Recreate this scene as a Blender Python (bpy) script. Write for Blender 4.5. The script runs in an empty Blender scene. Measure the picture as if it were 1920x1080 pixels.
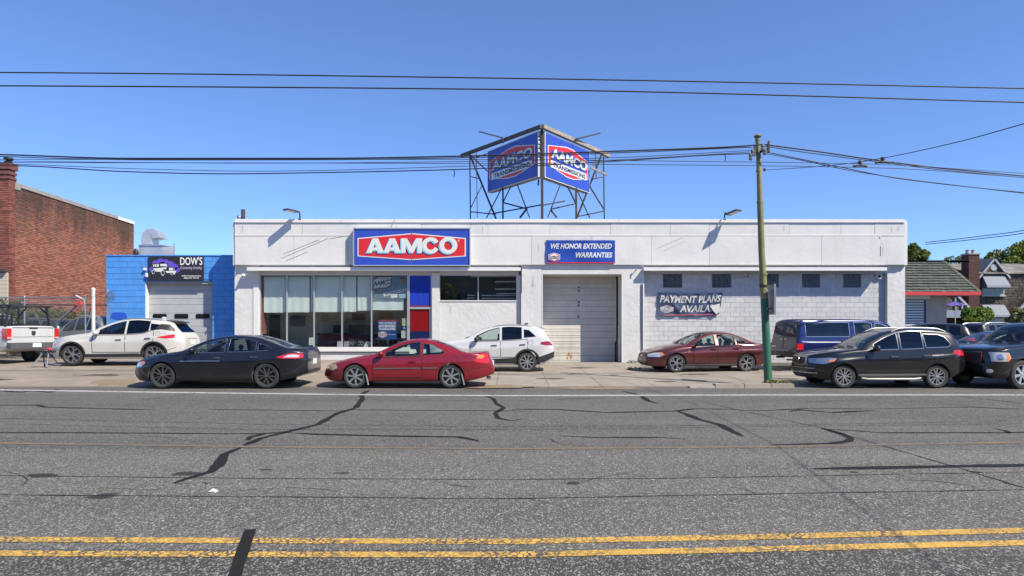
import bpy, bmesh, math, random
import numpy as np
from mathutils import Vector, Matrix, Euler
R = math.radians
scene = bpy.context.scene
col = scene.collection
random.seed(7)

# ------------------------------------------------------------------ camera, sky, sun, exposure
CAMH, FPX, HORY = 1.6, 1280.0, 620.0
cam_d = bpy.data.cameras.new('camera')
cam_d.sensor_width = 36.0
cam_d.lens = 24.0
cam_d.shift_y = (HORY - 540.0) / 1920.0
cam_d.clip_end = 3000
cam = bpy.data.objects.new('camera', cam_d)
cam.location = (0, 0, CAMH)
cam.rotation_euler = (R(90), 0, 0)
col.objects.link(cam)
scene.camera = cam

SUN = Vector((0.75, -0.57, 1.0)).normalized()          # towards the sun
SUN_EL = math.asin(SUN.z)
SUN_AZ = math.atan2(SUN.x, SUN.y)
w = bpy.data.worlds.new('World')
scene.world = w
w.use_nodes = True
wn = w.node_tree
bg = wn.nodes['Background']
sky = wn.nodes.new('ShaderNodeTexSky')
sky.sky_type = 'NISHITA'
sky.sun_disc = False
sky.sun_elevation = SUN_EL
sky.sun_rotation = SUN_AZ
sky.air_density = 1.0
sky.dust_density = 0.0
sky.ozone_density = 4.0
sky.altitude = 3500
gam = wn.nodes.new('ShaderNodeGamma'); gam.inputs[1].default_value = 0.87          # a clear, slightly polarised summer sky
tin = wn.nodes.new('ShaderNodeMix'); tin.data_type = 'RGBA'; tin.blend_type = 'MULTIPLY'; tin.inputs[0].default_value = 1.0
tin.inputs[7].default_value = (0.82, 0.97, 1.24, 1)
wn.links.new(sky.outputs[0], gam.inputs[0]); wn.links.new(gam.outputs[0], tin.inputs[6]); wn.links.new(tin.outputs[2], bg.inputs[0])
bg.inputs[1].default_value = 0.139
sun_d = bpy.data.lights.new('sun', 'SUN')
sun_d.energy = 4.6
sun_d.angle = R(0.53)
sun_d.color = (1.0, 0.915, 0.775)
sun = bpy.data.objects.new('sun', sun_d)
sun.rotation_euler = SUN.to_track_quat('Z', 'Y').to_euler()
sun.location = SUN * 60
col.objects.link(sun)
scene.view_settings.view_transform = 'Standard'
scene.view_settings.look = 'None'
scene.view_settings.gamma = 1
scene.view_settings.use_curve_mapping = False
scene.view_settings.exposure = 0.64
scene.cycles.max_bounces = 8
scene.cycles.transparent_max_bounces = 16

# ------------------------------------------------------------------ picture -> place
def wx(px, d): return (px - 960.0) * d / FPX
def wz(py, d): return CAMH + (HORY - py) * d / FPX
def gd(py, z=0.0): return (CAMH - z) * FPX / (py - HORY)
def gp(px, py, z=0.0):
    d = gd(py, z)
    return (wx(px, d), d, z)
Y_KERB = 19.3
def zg(x, y):                                           # height of the ground
    if y <= Y_KERB: return 0.0
    t = min(max((x + 9.0) / 7.0, 0.0), 1.0)
    t = t * t * (3 - 2 * t)
    b = 0.072 * (1 - t) + 0.028 * t
    zmax = 0.38 * (1 - t) + 0.27 * t
    return min(b * (y - Y_KERB), zmax)

# ------------------------------------------------------------------ materials
def N(nt, typ, **kw):
    n = nt.nodes.new(typ)
    for k, v in kw.items():
        if k in n.inputs: n.inputs[k].default_value = v
        else: setattr(n, k, v)
    return n
def mixc(nt, fac, a, b, blend='MIX'):
    m = nt.nodes.new('ShaderNodeMix'); m.data_type = 'RGBA'; m.blend_type = blend
    for sock, v in ((m.inputs[0], fac), (m.inputs[6], a), (m.inputs[7], b)):
        if hasattr(v, 'is_output'): nt.links.new(v, sock)
        elif isinstance(v, (int, float)): sock.default_value = v
        else: sock.default_value = (*v[:3], 1)
    return m.outputs[2]
def ramp(nt, src, pts):
    r = nt.nodes.new('ShaderNodeValToRGB')
    while len(r.color_ramp.elements) < len(pts): r.color_ramp.elements.new(0.5)
    for e, (p, c) in zip(r.color_ramp.elements, pts):
        e.position = p; e.color = (c, c, c, 1) if isinstance(c, (int, float)) else (*c, 1)
    nt.links.new(src, r.inputs[0])
    return r.outputs[0]
def noise(nt, vec, scale, detail=4, rough=0.6, stretch=None):
    n = nt.nodes.new('ShaderNodeTexNoise')
    n.inputs['Scale'].default_value = scale; n.inputs['Detail'].default_value = detail; n.inputs['Roughness'].default_value = rough
    if stretch:
        mp = nt.nodes.new('ShaderNodeMapping'); mp.inputs['Scale'].default_value = stretch
        nt.links.new(vec, mp.inputs[0]); vec = mp.outputs[0]
    nt.links.new(vec, n.inputs['Vector'])
    return n.outputs['Fac']
MATS = {}
def M(name, c, rough=0.6, metal=0.0, coat=0.0, var=0.0, vscale=2.0, bump=0.0, bscale=60.0, spec=0.5, island=0.0, objrand=0.0,
      dirt=0.0, dirtc=(0.12, 0.1, 0.08), dscale=1.5, dstretch=None, dth=(0.5, 0.72), emit=0.0, coat_rough=0.05, rvar=0.0):
    if name in MATS: return MATS[name]
    m = bpy.data.materials.new(name); m.use_nodes = True
    nt = m.node_tree; b = nt.nodes['Principled BSDF']
    b.inputs['Base Color'].default_value = (*c, 1); b.inputs['Roughness'].default_value = rough
    b.inputs['Metallic'].default_value = metal; b.inputs['Coat Weight'].default_value = coat
    b.inputs['Coat Roughness'].default_value = coat_rough
    b.inputs['Specular IOR Level'].default_value = spec
    if emit: b.inputs['Emission Color'].default_value = (*c, 1); b.inputs['Emission Strength'].default_value = emit
    tc = nt.nodes.new('ShaderNodeTexCoord'); vec = tc.outputs['Object']
    out = None
    if var:
        f = noise(nt, vec, vscale)
        out = mixc(nt, ramp(nt, f, [(0.3, 0.0), (0.7, 1.0)]), [x * (1 - var) for x in c], [min(x * (1 + var), 1) for x in c])
    if island:
        g = nt.nodes.new('ShaderNodeNewGeometry')
        k = ramp(nt, g.outputs['Random Per Island'], [(0, 1 - island), (1, 1 + island * 0.6)])
        out = mixc(nt, 1.0, out if out else c, k, 'MULTIPLY')
    if objrand:
        g = nt.nodes.new('ShaderNodeObjectInfo')
        k = ramp(nt, g.outputs['Random'], [(0, 1 - objrand), (1, 1 + objrand * 0.3)])
        out = mixc(nt, 1.0, out if out else c, k, 'MULTIPLY')
    if dirt:
        f = noise(nt, vec, dscale, 6, 0.7, dstretch)
        f = ramp(nt, f, [(dth[0], 0.0), (dth[1], dirt)])
        out = mixc(nt, f, out if out else c, dirtc)
    if out: nt.links.new(out, b.inputs['Base Color'])
    if rvar:
        f = ramp(nt, noise(nt, vec, 4.0, 5), [(0.3, max(rough - rvar, 0)), (0.7, rough + rvar)])
        nt.links.new(f, b.inputs['Roughness'])
    if bump:
        bn = nt.nodes.new('ShaderNodeBump'); bn.inputs['Strength'].default_value = 1.0; bn.inputs['Distance'].default_value = bump
        nt.links.new(noise(nt, vec, bscale, 5, 0.65), bn.inputs['Height']); nt.links.new(bn.outputs[0], b.inputs['Normal'])
    MATS[name] = m
    return m
def glass(name, tint, gloss=0.06, rough=0.0, top=0.9):
    if name in MATS: return MATS[name]
    m = bpy.data.materials.new(name); m.use_nodes = True; nt = m.node_tree
    nt.nodes.remove(nt.nodes['Principled BSDF'])
    t = N(nt, 'ShaderNodeBsdfTransparent'); t.inputs[0].default_value = (*tint, 1)
    g = N(nt, 'ShaderNodeBsdfGlossy'); g.inputs['Roughness'].default_value = rough; g.inputs[0].default_value = (0.95, 0.97, 1, 1)
    lw = N(nt, 'ShaderNodeLayerWeight'); lw.inputs[0].default_value = 0.5; fr = N(nt, 'ShaderNodeMath', operation='POWER'); fr.inputs[1].default_value = 4.5; nt.links.new(lw.outputs['Facing'], fr.inputs[0])
    mul = N(nt, 'ShaderNodeMath', operation='MULTIPLY_ADD'); mul.inputs[1].default_value = top; mul.inputs[2].default_value = gloss
    nt.links.new(fr.outputs[0], mul.inputs[0])
    mx = N(nt, 'ShaderNodeMixShader')
    nt.links.new(mul.outputs[0], mx.inputs[0]); nt.links.new(t.outputs[0], mx.inputs[1]); nt.links.new(g.outputs[0], mx.inputs[2])
    nt.links.new(mx.outputs[0], nt.nodes['Material Output'].inputs[0])
    MATS[name] = m
    return m

# ------------------------------------------------------------------ objects
WLOC = {}
def tag(o, label=None, cat=None, group=None, kind=None):
    if label: o['label'] = label
    if cat: o['category'] = cat
    if group: o['group'] = group
    if kind: o['kind'] = kind
    return o
def empty(name, loc, label, cat, group=None, rot=0.0):
    o = bpy.data.objects.new(name, None); o.empty_display_size = 0.3
    o.location = loc; o.rotation_euler = (0, 0, rot); col.objects.link(o)
    WLOC[o.name] = Vector(loc) if rot == 0 else None
    return tag(o, label, cat, group)
def attach(o, parent):
    if parent is None: return
    o.parent = parent
    l = WLOC.get(parent.name)
    if l is not None: o.matrix_parent_inverse = Matrix.Translation(-l)
class MB:
    """collects shapes; build() links them as one mesh object"""
    def __init__(s): s.v = []; s.f = []; s.m = []
    def add(s, vs, fs, mi=0):
        b = len(s.v); s.v += [tuple(v) for v in vs]; s.f += [tuple(i + b for i in f) for f in fs]; s.m += [mi] * len(fs); return s
    def box(s, x0, x1, y0, y1, z0, z1, mi=0):
        vs = [(x, y, z) for z in (z0, z1) for y in (y0, y1) for x in (x0, x1)]
        return s.add(vs, [(0, 2, 3, 1), (4, 5, 7, 6), (0, 1, 5, 4), (2, 6, 7, 3), (0, 4, 6, 2), (1, 3, 7, 5)], mi)
    def hexa(s, p, mi=0):                                # 4 bottom, 4 top, both anticlockwise from above
        return s.add(p, [(3, 2, 1, 0), (4, 5, 6, 7), (0, 1, 5, 4), (1, 2, 6, 5), (2, 3, 7, 6), (3, 0, 4, 7)], mi)
    def prism(s, poly, y0, y1, mi=0, fn=None):           # polygon in (x,z) extruded along y
        n = len(poly); vs = [(x, y0, z) for x, z in poly] + [(x, y1, z) for x, z in poly]
        if fn: vs = [fn(*v) for v in vs]
        return s.add(vs, [tuple(range(n)), tuple(range(2 * n - 1, n - 1, -1))] + [(i, i + n, (i + 1) % n + n, (i + 1) % n) for i in range(n)], mi)
    def bar(s, a, b, w=0.05, h=None, mi=0, up=(0, 0, 1)):
        a = Vector(a); b = Vector(b); d = (b - a); h = h or w
        if d.length < 1e-6: return s
        d.normalize(); u = Vector(up)
        if abs(d.dot(u)) > 0.98: u = Vector((0, 1, 0))
        sx = d.cross(u).normalized(); sy = sx.cross(d).normalized()
        o = [sx * (w / 2) * i + sy * (h / 2) * j for i, j in ((-1, -1), (1, -1), (1, 1), (-1, 1))]
        return s.add([a + k for k in o] + [b + k for k in o], [(3, 2, 1, 0), (4, 5, 6, 7), (0, 1, 5, 4), (1, 2, 6, 5), (2, 3, 7, 6), (3, 0, 4, 7)], mi)
    def tube(s, path, r, n=6, mi=0, cap=True):
        P = [Vector(p) for p in path]; rs = r if isinstance(r, (list, tuple)) else [r] * len(P); b = len(s.v)
        ref = Vector((0, 0, 1)); vs = []
        for i, p in enumerate(P):
            d = (P[min(i + 1, len(P) - 1)] - P[max(i - 1, 0)])
            d = d.normalized() if d.length > 1e-9 else Vector((1, 0, 0))
            rf = ref if abs(d.dot(ref)) < 0.97 else Vector((0, 1, 0))
            a = d.cross(rf).normalized(); c = a.cross(d)
            vs += [p + (a * math.cos(2 * math.pi * k / n) + c * math.sin(2 * math.pi * k / n)) * rs[i] for k in range(n)]
        fs = [(i * n + k, i * n + (k + 1) % n, (i + 1) * n + (k + 1) % n, (i + 1) * n + k) for i in range(len(P) - 1) for k in range(n)]
        if cap: fs += [tuple(range(n - 1, -1, -1)), tuple((len(P) - 1) * n + k for k in range(n))]
        return s.add(vs, fs, mi)
    def lathe(s, prof, c=(0, 0, 0), n=24, axis='z', mi=0):  # profile (r, h)
        vs = []
        for r, h in prof:
            for k in range(n):
                a = 2 * math.pi * k / n; u, v = r * math.cos(a), r * math.sin(a)
                vs.append({'z': (c[0] + u, c[1] + v, c[2] + h), 'y': (c[0] + u, c[1] + h, c[2] + v), 'x': (c[0] + h, c[1] + u, c[2] + v)}[axis])
        fs = [(i * n + k, i * n + (k + 1) % n, (i + 1) * n + (k + 1) % n, (i + 1) * n + k) for i in range(len(prof) - 1) for k in range(n)]
        return s.add(vs, fs, mi)
    def ball(s, c, rx, ry=None, rz=None, n=12, mi=0):
        ry = ry or rx; rz = rz or rx; m = max(n // 2, 4)
        pr = [(max(math.sin(math.pi * i / m), 1e-3), -math.cos(math.pi * i / m)) for i in range(m + 1)]
        vs = [(c[0] + rx * r * math.cos(2 * math.pi * k / n), c[1] + ry * r * math.sin(2 * math.pi * k / n), c[2] + rz * h) for r, h in pr for k in range(n)]
        fs = [(i * n + k, i * n + (k + 1) % n, (i + 1) * n + (k + 1) % n, (i + 1) * n + k) for i in range(m) for k in range(n)]
        return s.add(vs, fs, mi)
    def grid(s, G, mi=0, skirt=None):                    # G[i][j] = point; skirt = vector pushed inwards round the rim
        n, m = len(G), len(G[0]); vs = [p for r in G for p in r]
        fs = [(i * m + j, i * m + j + 1, (i + 1) * m + j + 1, (i + 1) * m + j) for i in range(n - 1) for j in range(m - 1)]
        if skirt is not None:
            rim = [(0, j) for j in range(m)] + [(i, m - 1) for i in range(1, n)] + [(n - 1, j) for j in range(m - 2, -1, -1)] + [(i, 0) for i in range(n - 2, 0, -1)]
            b = len(vs); vs += [tuple(Vector(G[i][j]) + Vector(skirt)) for i, j in rim]; k = len(rim)
            fs += [(rim[q][0] * m + rim[q][1], b + q, b + (q + 1) % k, rim[(q + 1) % k][0] * m + rim[(q + 1) % k][1]) for q in range(k)]
        return s.add(vs, fs, mi)
    def mesh(s, name, smooth=None, normals=True):
        me = bpy.data.meshes.new(name); me.from_pydata(s.v, [], s.f)
        if any(s.m): me.polygons.foreach_set('material_index', s.m)
        if normals:
            bm = bmesh.new(); bm.from_mesh(me); bmesh.ops.recalc_face_normals(bm, faces=bm.faces); bm.to_mesh(me); bm.free()
        if smooth is not None:
            me.polygons.foreach_set('use_smooth', [True] * len(me.polygons)); me.set_sharp_from_angle(angle=R(smooth))
        return me
    def build(s, name, mat, parent=None, smooth=None, normals=True, **t):
        me = s.mesh(name, smooth, normals)
        for q in (mat if isinstance(mat, (list, tuple)) else [mat]): me.materials.append(q)
        o = bpy.data.objects.new(name, me); col.objects.link(o); attach(o, parent)
        return tag(o, **t)
def Q(name, parent, mat, *a, **t): return MB().box(*a).build(name, mat, parent, **t)
def copy_part(o, parent, loc=None, name=None):
    c = o.copy(); col.objects.link(c); c.parent = parent
    if parent is not None and WLOC.get(parent.name) is not None: c.matrix_parent_inverse = Matrix.Translation(-WLOC[parent.name])
    if loc is not None: c.location = loc
    return c

def pchip(pts):
    x = np.array([p[0] for p in pts], float); y = np.array([p[1] for p in pts], float)
    h = np.diff(x); d = np.diff(y) / h; m = np.zeros(len(x))
    for i in range(1, len(x) - 1):
        if d[i - 1] * d[i] > 0:
            w1 = 2 * h[i] + h[i - 1]; w2 = h[i] + 2 * h[i - 1]
            m[i] = (w1 + w2) / (w1 / d[i - 1] + w2 / d[i])
    m[0], m[-1] = d[0], d[-1]
    def f(t):
        t = min(max(t, x[0]), x[-1]); i = min(max(int(np.searchsorted(x, t) - 1), 0), len(h) - 1)
        u = (t - x[i]) / h[i]
        return float((2*u**3 - 3*u**2 + 1) * y[i] + (u**3 - 2*u**2 + u) * h[i] * m[i] + (-2*u**3 + 3*u**2) * y[i+1] + (u**3 - u**2) * h[i] * m[i+1])
    return f

# ------------------------------------------------------------------ lettering
def glyphs(body, bold=0.0, shear=0.0, sub=0, space=1.0):
    c = bpy.data.curves.new('lettering', 'FONT'); c.body = body; c.offset = bold; c.shear = shear; c.resolution_u = 3; c.space_character = space
    o = bpy.data.objects.new('lettering', c); col.objects.link(o)
    dg = bpy.context.evaluated_depsgraph_get(); me = bpy.data.meshes.new_from_object(o.evaluated_get(dg))
    bpy.data.objects.remove(o); bpy.data.curves.remove(c)
    bm = bmesh.new(); bm.from_mesh(me); bpy.data.meshes.remove(me)
    if sub:
        bmesh.ops.triangulate(bm, faces=bm.faces); bmesh.ops.subdivide_edges(bm, edges=bm.edges, cuts=sub)
    bm.verts.ensure_lookup_table()
    vs = [(v.co.x, v.co.y) for v in bm.verts]; fs = [tuple(v.index for v in f.verts) for f in bm.faces]
    bm.free()
    return vs, fs
def text(body, u0, u1, v0, v1, fn, mat, parent, bold=0.02, shear=0.0, sub=0, thick=0.004, name='lettering', space=1.0):
    """fit the words into the rectangle; fn(u, v, w) -> point in space, w towards the viewer"""
    vs, fs = glyphs(body, bold, shear, sub, space)
    xs = [p[0] for p in vs]; ys = [p[1] for p in vs]; x0, x1, y0, y1 = min(xs), max(xs), min(ys), max(ys)
    P = [(u0 + (x - x0) / (x1 - x0) * (u1 - u0), v0 + (y - y0) / (y1 - y0) * (v1 - v0)) for x, y in vs]
    mb = MB(); n = len(P)
    mb.v = [tuple(fn(u, v, thick)) for u, v in P]; mb.f = [tuple(f) for f in fs]; mb.m = [0] * len(fs)
    if not sub:                                           # side walls of the letters
        edges = {}
        for f in fs:
            for a, b in zip(f, f[1:] + f[:1]): edges[(a, b)] = 1
        rim = [e for e in edges if (e[1], e[0]) not in edges]
        mb.v += [tuple(fn(u, v, 0)) for u, v in P]
        for a, b in rim: mb.f.append((a, a + n, b + n, b)); mb.m.append(0)
    return mb.build(name, mat, parent, normals=False)
def flat(poly, fn, thick, mat, parent, name, w0=0.0, **t):  # polygon (u,v) as a thin plate
    n = len(poly); mb = MB()
    mb.add([fn(u, v, w0) for u, v in poly] + [fn(u, v, w0 + thick) for u, v in poly],
           [tuple(range(n - 1, -1, -1)), tuple(range(n, 2 * n))] + [(i, (i + 1) % n, (i + 1) % n + n, i + n) for i in range(n)])
    return mb.build(name, mat, parent, **t)
def rect(u0, u1, v0, v1): return [(u0, v0), (u1, v0), (u1, v1), (u0, v1)]
def ellipse(cu, cv, ru, rv, n=24): return [(cu + ru * math.cos(2 * math.pi * k / n), cv + rv * math.sin(2 * math.pi * k / n)) for k in range(n)]

# ------------------------------------------------------------------ shared materials
WHITE = M('white_painted_render', (0.61, 0.605, 0.59), 0.8, var=0.06, vscale=1.2, bump=0.019, bscale=6.0, dirt=0.3, dirtc=(0.42, 0.41, 0.39), dscale=0.8, dstretch=(1, 1, 0.35))
PANEL = M('white_painted_sheet_metal', (0.645, 0.635, 0.615), 0.42, var=0.04, vscale=0.7, bump=0.016, bscale=1.6, objrand=0.06, dirt=0.24, dirtc=(0.46, 0.44, 0.405), dscale=2.0, dstretch=(3.0, 1, 0.16))
TRIM = M('white_trim_paint', (0.70, 0.69, 0.67), 0.5, var=0.05)
GREYP = M('grey_paint', (0.5, 0.51, 0.53), 0.6, var=0.05)
BLOCKW = M('white_painted_block', (0.53, 0.53, 0.54), 0.8, var=0.06, vscale=6, bump=0.004, bscale=30, objrand=0.1)
MORTAR = M('painted_mortar', (0.64, 0.635, 0.63), 0.85, bump=0.003)
BLUEW = M('blue_painted_block', (0.075, 0.285, 0.70), 0.6, dirt=.3, dirtc=(.12, .3, .55), dscale=1.4, var=0.1, vscale=3, bump=0.006, bscale=20, objrand=0.08)
DARK = M('dark_interior', (0.03, 0.03, 0.032), 0.8)
BLACKP = M('black_plastic', (0.022, 0.022, 0.024), 0.5)
RUBBER = M('tyre_rubber', (0.035, 0.034, 0.032), 0.85, var=0.25, vscale=8)
CHROME = M('chrome', (0.5, 0.5, 0.5), 0.25, metal=1.0)
ALLOY = M('silver_alloy', (0.58, 0.58, 0.58), 0.3, metal=0.85)
DALLOY = M('dark_alloy', (0.13, 0.125, 0.125), 0.35, metal=0.6)
STEEL = M('galvanised_steel', (0.42, 0.43, 0.44), 0.4, metal=0.8, var=0.1)
RUST = M('rusty_dark_steel', (0.045, 0.035, 0.035), 0.7, var=0.4, vscale=5)
ALU = M('aluminium_frame', (0.55, 0.55, 0.54), 0.4, metal=0.6)
REDL = M('red_lens', (0.55, 0.012, 0.015), 0.12, coat=1.0)
AMBER = M('amber_lens', (0.8, 0.22, 0.03), 0.15, coat=1.0)
CLEARL = M('clear_lens', (0.62, 0.65, 0.68), 0.1, metal=0.3, coat=1.0)
WPAPER = M('white_print', (0.78, 0.78, 0.76), 0.6)
CABLE = M('black_cable', (0.012, 0.012, 0.014), 0.6)
SIGNB = M('sign_blue', (0.03, 0.07, 0.42), 0.35, var=0.06)
SIGNR = M('sign_red', (0.62, 0.02, 0.025), 0.35, var=0.05)
SIGNW = M('sign_white', (0.64, 0.67, 0.63), 0.4)
NAVY = M('navy_print', (0.012, 0.018, 0.09), 0.4)
# ------------------------------------------------------------------ vehicles
CABIN = M('dark_cabin_trim', (0.075, 0.072, 0.07), 0.8)
SEATM = M('grey_seat_cloth', (0.13, 0.125, 0.12), 0.9)
SEATT = M('tan_seat_cloth', (0.3, 0.28, 0.24), 0.9)
GL_CLEAR = glass('clear_car_glass', (0.74, 0.84, 0.79), 0.05)
GL_TINT = glass('tinted_car_glass', (0.05, 0.055, 0.06), 0.06)
GL_DARK = glass('dark_car_glass', (0.16, 0.18, 0.18), 0.06)
SEAM = M('dark_seam', (0.008, 0.008, 0.008), 0.8)
PLATE = M('licence_plate_white', (0.7, 0.7, 0.66), 0.5)
LOUVRE = M('black_grille', (0.012, 0.012, 0.014), 0.35)

def paint(name, c, rough=0.3, metal=0.0, dust=0.15, coat=0.8, cr=0.04):
    return M(name, c, rough, metal, coat, var=0.04, vscale=1.5, dirt=dust, dirtc=tuple(0.5 * x + 0.055 for x in c), dscale=2.2, coat_rough=cr)

class Car:
    def __init__(s, name, label, cat, sp, loc, yaw, mats, group='vehicles parked in front of the shops'):
        s.sp = sp; s.root = empty(name, loc, label, cat, group, yaw)
        if yaw == 0: WLOC[s.root.name] = None
        s.fo, s.wb, s.ro, s.Wd, s.r = sp['fo'], sp['wb'], sp['ro'], sp['W'], sp['r']
        s.x0, s.x1 = -s.fo, s.wb + s.ro
        s.top, s.bot, s.belt = pchip(sp['top']), pchip(sp['bot']), pchip(sp['belt'])
        s.tumb = sp.get('tumb', 0.72); s.gh = sp.get('gh', 0.42); s.m = mats; s.c = {}
        s.cf, s.af = sp.get('cf', (0.75, 0.42)); s.cr, s.ar = sp.get('cr', (0.6, 0.25)); s.boxy = sp.get('boxy', 0.0)
        s.flare = sp.get('flare', 0.0)
    def W(s, x):
        u = min(max((s.x0 + s.cf - x) / s.cf, 0), 1); v = min(max((x - s.x1 + s.cr) / s.cr, 0), 1)
        return s.Wd * (1 - s.af * u ** 2.6 - s.ar * v ** 2.6)
    def sec(s, x):
        k = round(x, 4)
        if k in s.c: return s.c[k]
        zt, zb, Wf = s.top(x), s.bot(x), s.W(x)
        zs = max(min(s.belt(x), zt - 0.04), zb + 0.1); hh = zs - zb
        f = min(max((zt - zs - 0.04) / s.gh, 0), 1)
        ye = Wf * (0.86 + (s.tumb - 0.86) * f ** 0.7); dr = 0.025 + (0.035 + 0.02 * (1 - s.boxy)) * f
        fl = s.flare * sum(math.exp(-((x - a) / 0.42) ** 2) for a in (0, s.wb))
        p = [(0, zb), (.5 * Wf, zb), (.84 * Wf, zb), (.945 * Wf, zb + .05), (.975 * Wf + fl, zb + .28 * hh), (.99 * Wf + fl, zb + .48 * hh), (1.0 * Wf + fl * .7, zb + .72 * hh),
             (.976 * Wf + fl * .2, zb + .82 * hh), (.95 * Wf, zs)]
        bl = 0.016 * f
        for t in (0.3, 0.6, 0.85):
            p.append((.95 * Wf + (ye - .95 * Wf) * t + bl * math.sin(math.pi * t), zs + (zt - dr - zs) * t))
        q = 0.93 if s.boxy > .5 else 0.88
        p += [(ye, zt - dr), (ye * q, zt - dr * .45), (ye * .62, zt - dr * .18), (ye * .3, zt - dr * .04), (0, zt)]
        P = np.array(p)
        o = [P[0]]                                        # Catmull-Rom, two in-between points
        for i in range(len(P) - 1):
            a, b, c, d = P[max(i - 1, 0)], P[i], P[i + 1], P[min(i + 2, len(P) - 1)]
            for t in (1 / 3, 2 / 3, 1.0):
                if i in (0, 1): o.append(b + (c - b) * t); continue
                o.append(0.5 * (2 * b + (c - a) * t + (2 * a - 5 * b + 4 * c - d) * t * t + (3 * b - a - 3 * c + d) * t ** 3))
        o = np.array(o); o[:, 0] = np.maximum(o[:, 0], 0); s.c[k] = o
        return o
    def Y(s, x, z):
        o = s.sec(min(max(x, s.x0), s.x1))[7:]
        return float(np.interp(z, np.maximum.accumulate(o[:, 1]), o[:, 0]))
    def Z(s, x, y):
        o = s.sec(min(max(x, s.x0), s.x1))[24:]
        return float(np.interp(abs(y), np.maximum.accumulate(o[::-1, 0]), o[::-1, 1]))
    def X(s, y, z, front=True):
        a = s.x0 if front else s.x1; b = a + (1.3 if front else -1.3)
        def ins(x): return s.bot(x) <= z <= s.top(x) and abs(y) <= s.Y(x, z)
        if ins(a): return a
        for i in range(28):
            m_ = (a + b) / 2
            if ins(m_): b = m_
            else: a = m_
        return b
    def put(s, mb, name, mat, parent=None, smooth=40, **t):
        if isinstance(mb, list): return [q.build(name, mat, parent or s.root, smooth, **t) for q in mb]
        return mb.build(name, mat, parent or s.root, smooth, **t)
    # ---- patches on the skin
    def _cols(s, poly, n):
        xs = [p[0] for p in poly]; a, b = min(xs), max(xs); e = (b - a) * 0.004
        return sorted(set([round(a + e + (b - a - 2 * e) * i / n, 4) for i in range(n + 1)] + [round(min(max(x, a + e), b - e), 4) for x in xs]))
    @staticmethod
    def _span(poly, x):
        zs = []
        for (xa, za), (xb, zb) in zip(poly, poly[1:] + poly[:1]):
            if (xa - x) * (xb - x) <= 0 and xa != xb: zs.append(za + (zb - za) * (x - xa) / (xb - xa))
        return (min(zs), max(zs)) if zs else (0, 0)
    def sidegrid(s, poly, off, sd, n=14, m=6):
        G = []
        for x in s._cols(poly, n):
            a, b = s._span(poly, x)
            G.append([(x, sd * (s.Y(x, a + (b - a) * j / m) + off), a + (b - a) * j / m) for j in range(m + 1)])
        return G
    def side(s, poly, name, mat, off=0.004, sides=(-1, 1), n=14, m=6, skirt=0.025, parent=None, **t):
        r = []
        for sd in sides:
            mb = MB().grid(s.sidegrid(poly, off, sd, n, m), skirt=(0, -sd * skirt, 0) if skirt else None)
            r.append(s.put(mb, name, mat, parent, **t))
        return r
    def end(s, poly, name, mat, front=True, off=0.005, n=14, m=6, skirt=0.03, parent=None, mirror=False, **t):
        sg = -1 if front else 1; r = []
        for mir in ((1, -1) if mirror else (1,)):
            G = []
            for y in s._cols(poly, n):
                a, b = s._span(poly, y)
                G.append([(s.X(y, a + (b - a) * j / m, front) + sg * off, mir * y, a + (b - a) * j / m) for j in range(m + 1)])
            r.append(s.put(MB().grid(G, skirt=(-sg * skirt, 0, 0) if skirt else None), name, mat, parent, **t))
        return r
    def topgrid(s, xa, xb, off, fr=0.92, n=10, m=12):
        G = []
        for i in range(n + 1):
            x = xa + (xb - xa) * i / n; ye = s.sec(x)[36][0] * fr
            G.append([(x, ye * (2 * j / m - 1), s.Z(x, ye * (2 * j / m - 1)) + off) for j in range(m + 1)])
        return G
    def ribbon(s, pts, wd, off=0.003, sides=(-1, 1)):
        """thin strip along a polyline (x,z) on the side"""
        res = []
        for sd in sides:
            mb = MB(); P = []
            for (xa, za), (xb, zb) in zip(pts, pts[1:]):
                k = max(int(max(abs(xb - xa), abs(zb - za)) / 0.08), 1)
                P += [(xa + (xb - xa) * i / k, za + (zb - za) * i / k) for i in range(k)]
            P.append(pts[-1]); G = []
            for i, (x, z) in enumerate(P):
                dx = P[min(i + 1, len(P) - 1)][0] - P[max(i - 1, 0)][0]; dz = P[min(i + 1, len(P) - 1)][1] - P[max(i - 1, 0)][1]
                l = math.hypot(dx, dz) or 1; nx, nz = -dz / l * wd / 2, dx / l * wd / 2
                G.append([(x + q * nx, sd * (s.Y(x + q * nx, z + q * nz) + off), z + q * nz) for q in (-1, 0, 1)])
            res.append(mb.grid(G, skirt=(0, -sd * 0.01, 0)))
        return res
    def win(s, w):                                        # side window outline
        if isinstance(w[0], tuple): return list(w)
        xa, xb = w[0], w[1]; lo, hi = [], []
        mg = s.sp.get('wtop', 0.095)
        for i in range(25):
            x = xa + (xb - xa) * i / 24; a = s.belt(x) + 0.025; b = min(s.top(x), s.top(x - 0.1), s.top(x + 0.1)) - mg
            if b - a > 0.02: lo.append((x, a)); hi.append((x, b))
        return lo + hi[::-1]
    # ---- assembly
    def body(s):
        sp = s.sp; n = int((s.x1 - s.x0) / 0.055)
        xs = set(np.round(np.linspace(s.x0, s.x1, n), 4)); xs |= set(np.round(s.x0 + np.array([.008, .02, .035, .06, .09]), 4)) | set(np.round(s.x1 - np.array([.008, .02, .035, .06, .09]), 4))
        xs = sorted(xs); S = [s.sec(x) for x in xs]; k = len(S[0]); mb = MB()
        for i, (x, o) in enumerate(zip(xs, S)):
            mb.v += [(x, -y, z) for y, z in o] + [(x, y, z) for y, z in o[-2:0:-1]]
        L = 2 * k - 2
        mb.f = [(i * L + j, i * L + (j + 1) % L, (i + 1) * L + (j + 1) % L, (i + 1) * L + j) for i in range(len(xs) - 1) for j in range(L)]
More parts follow.
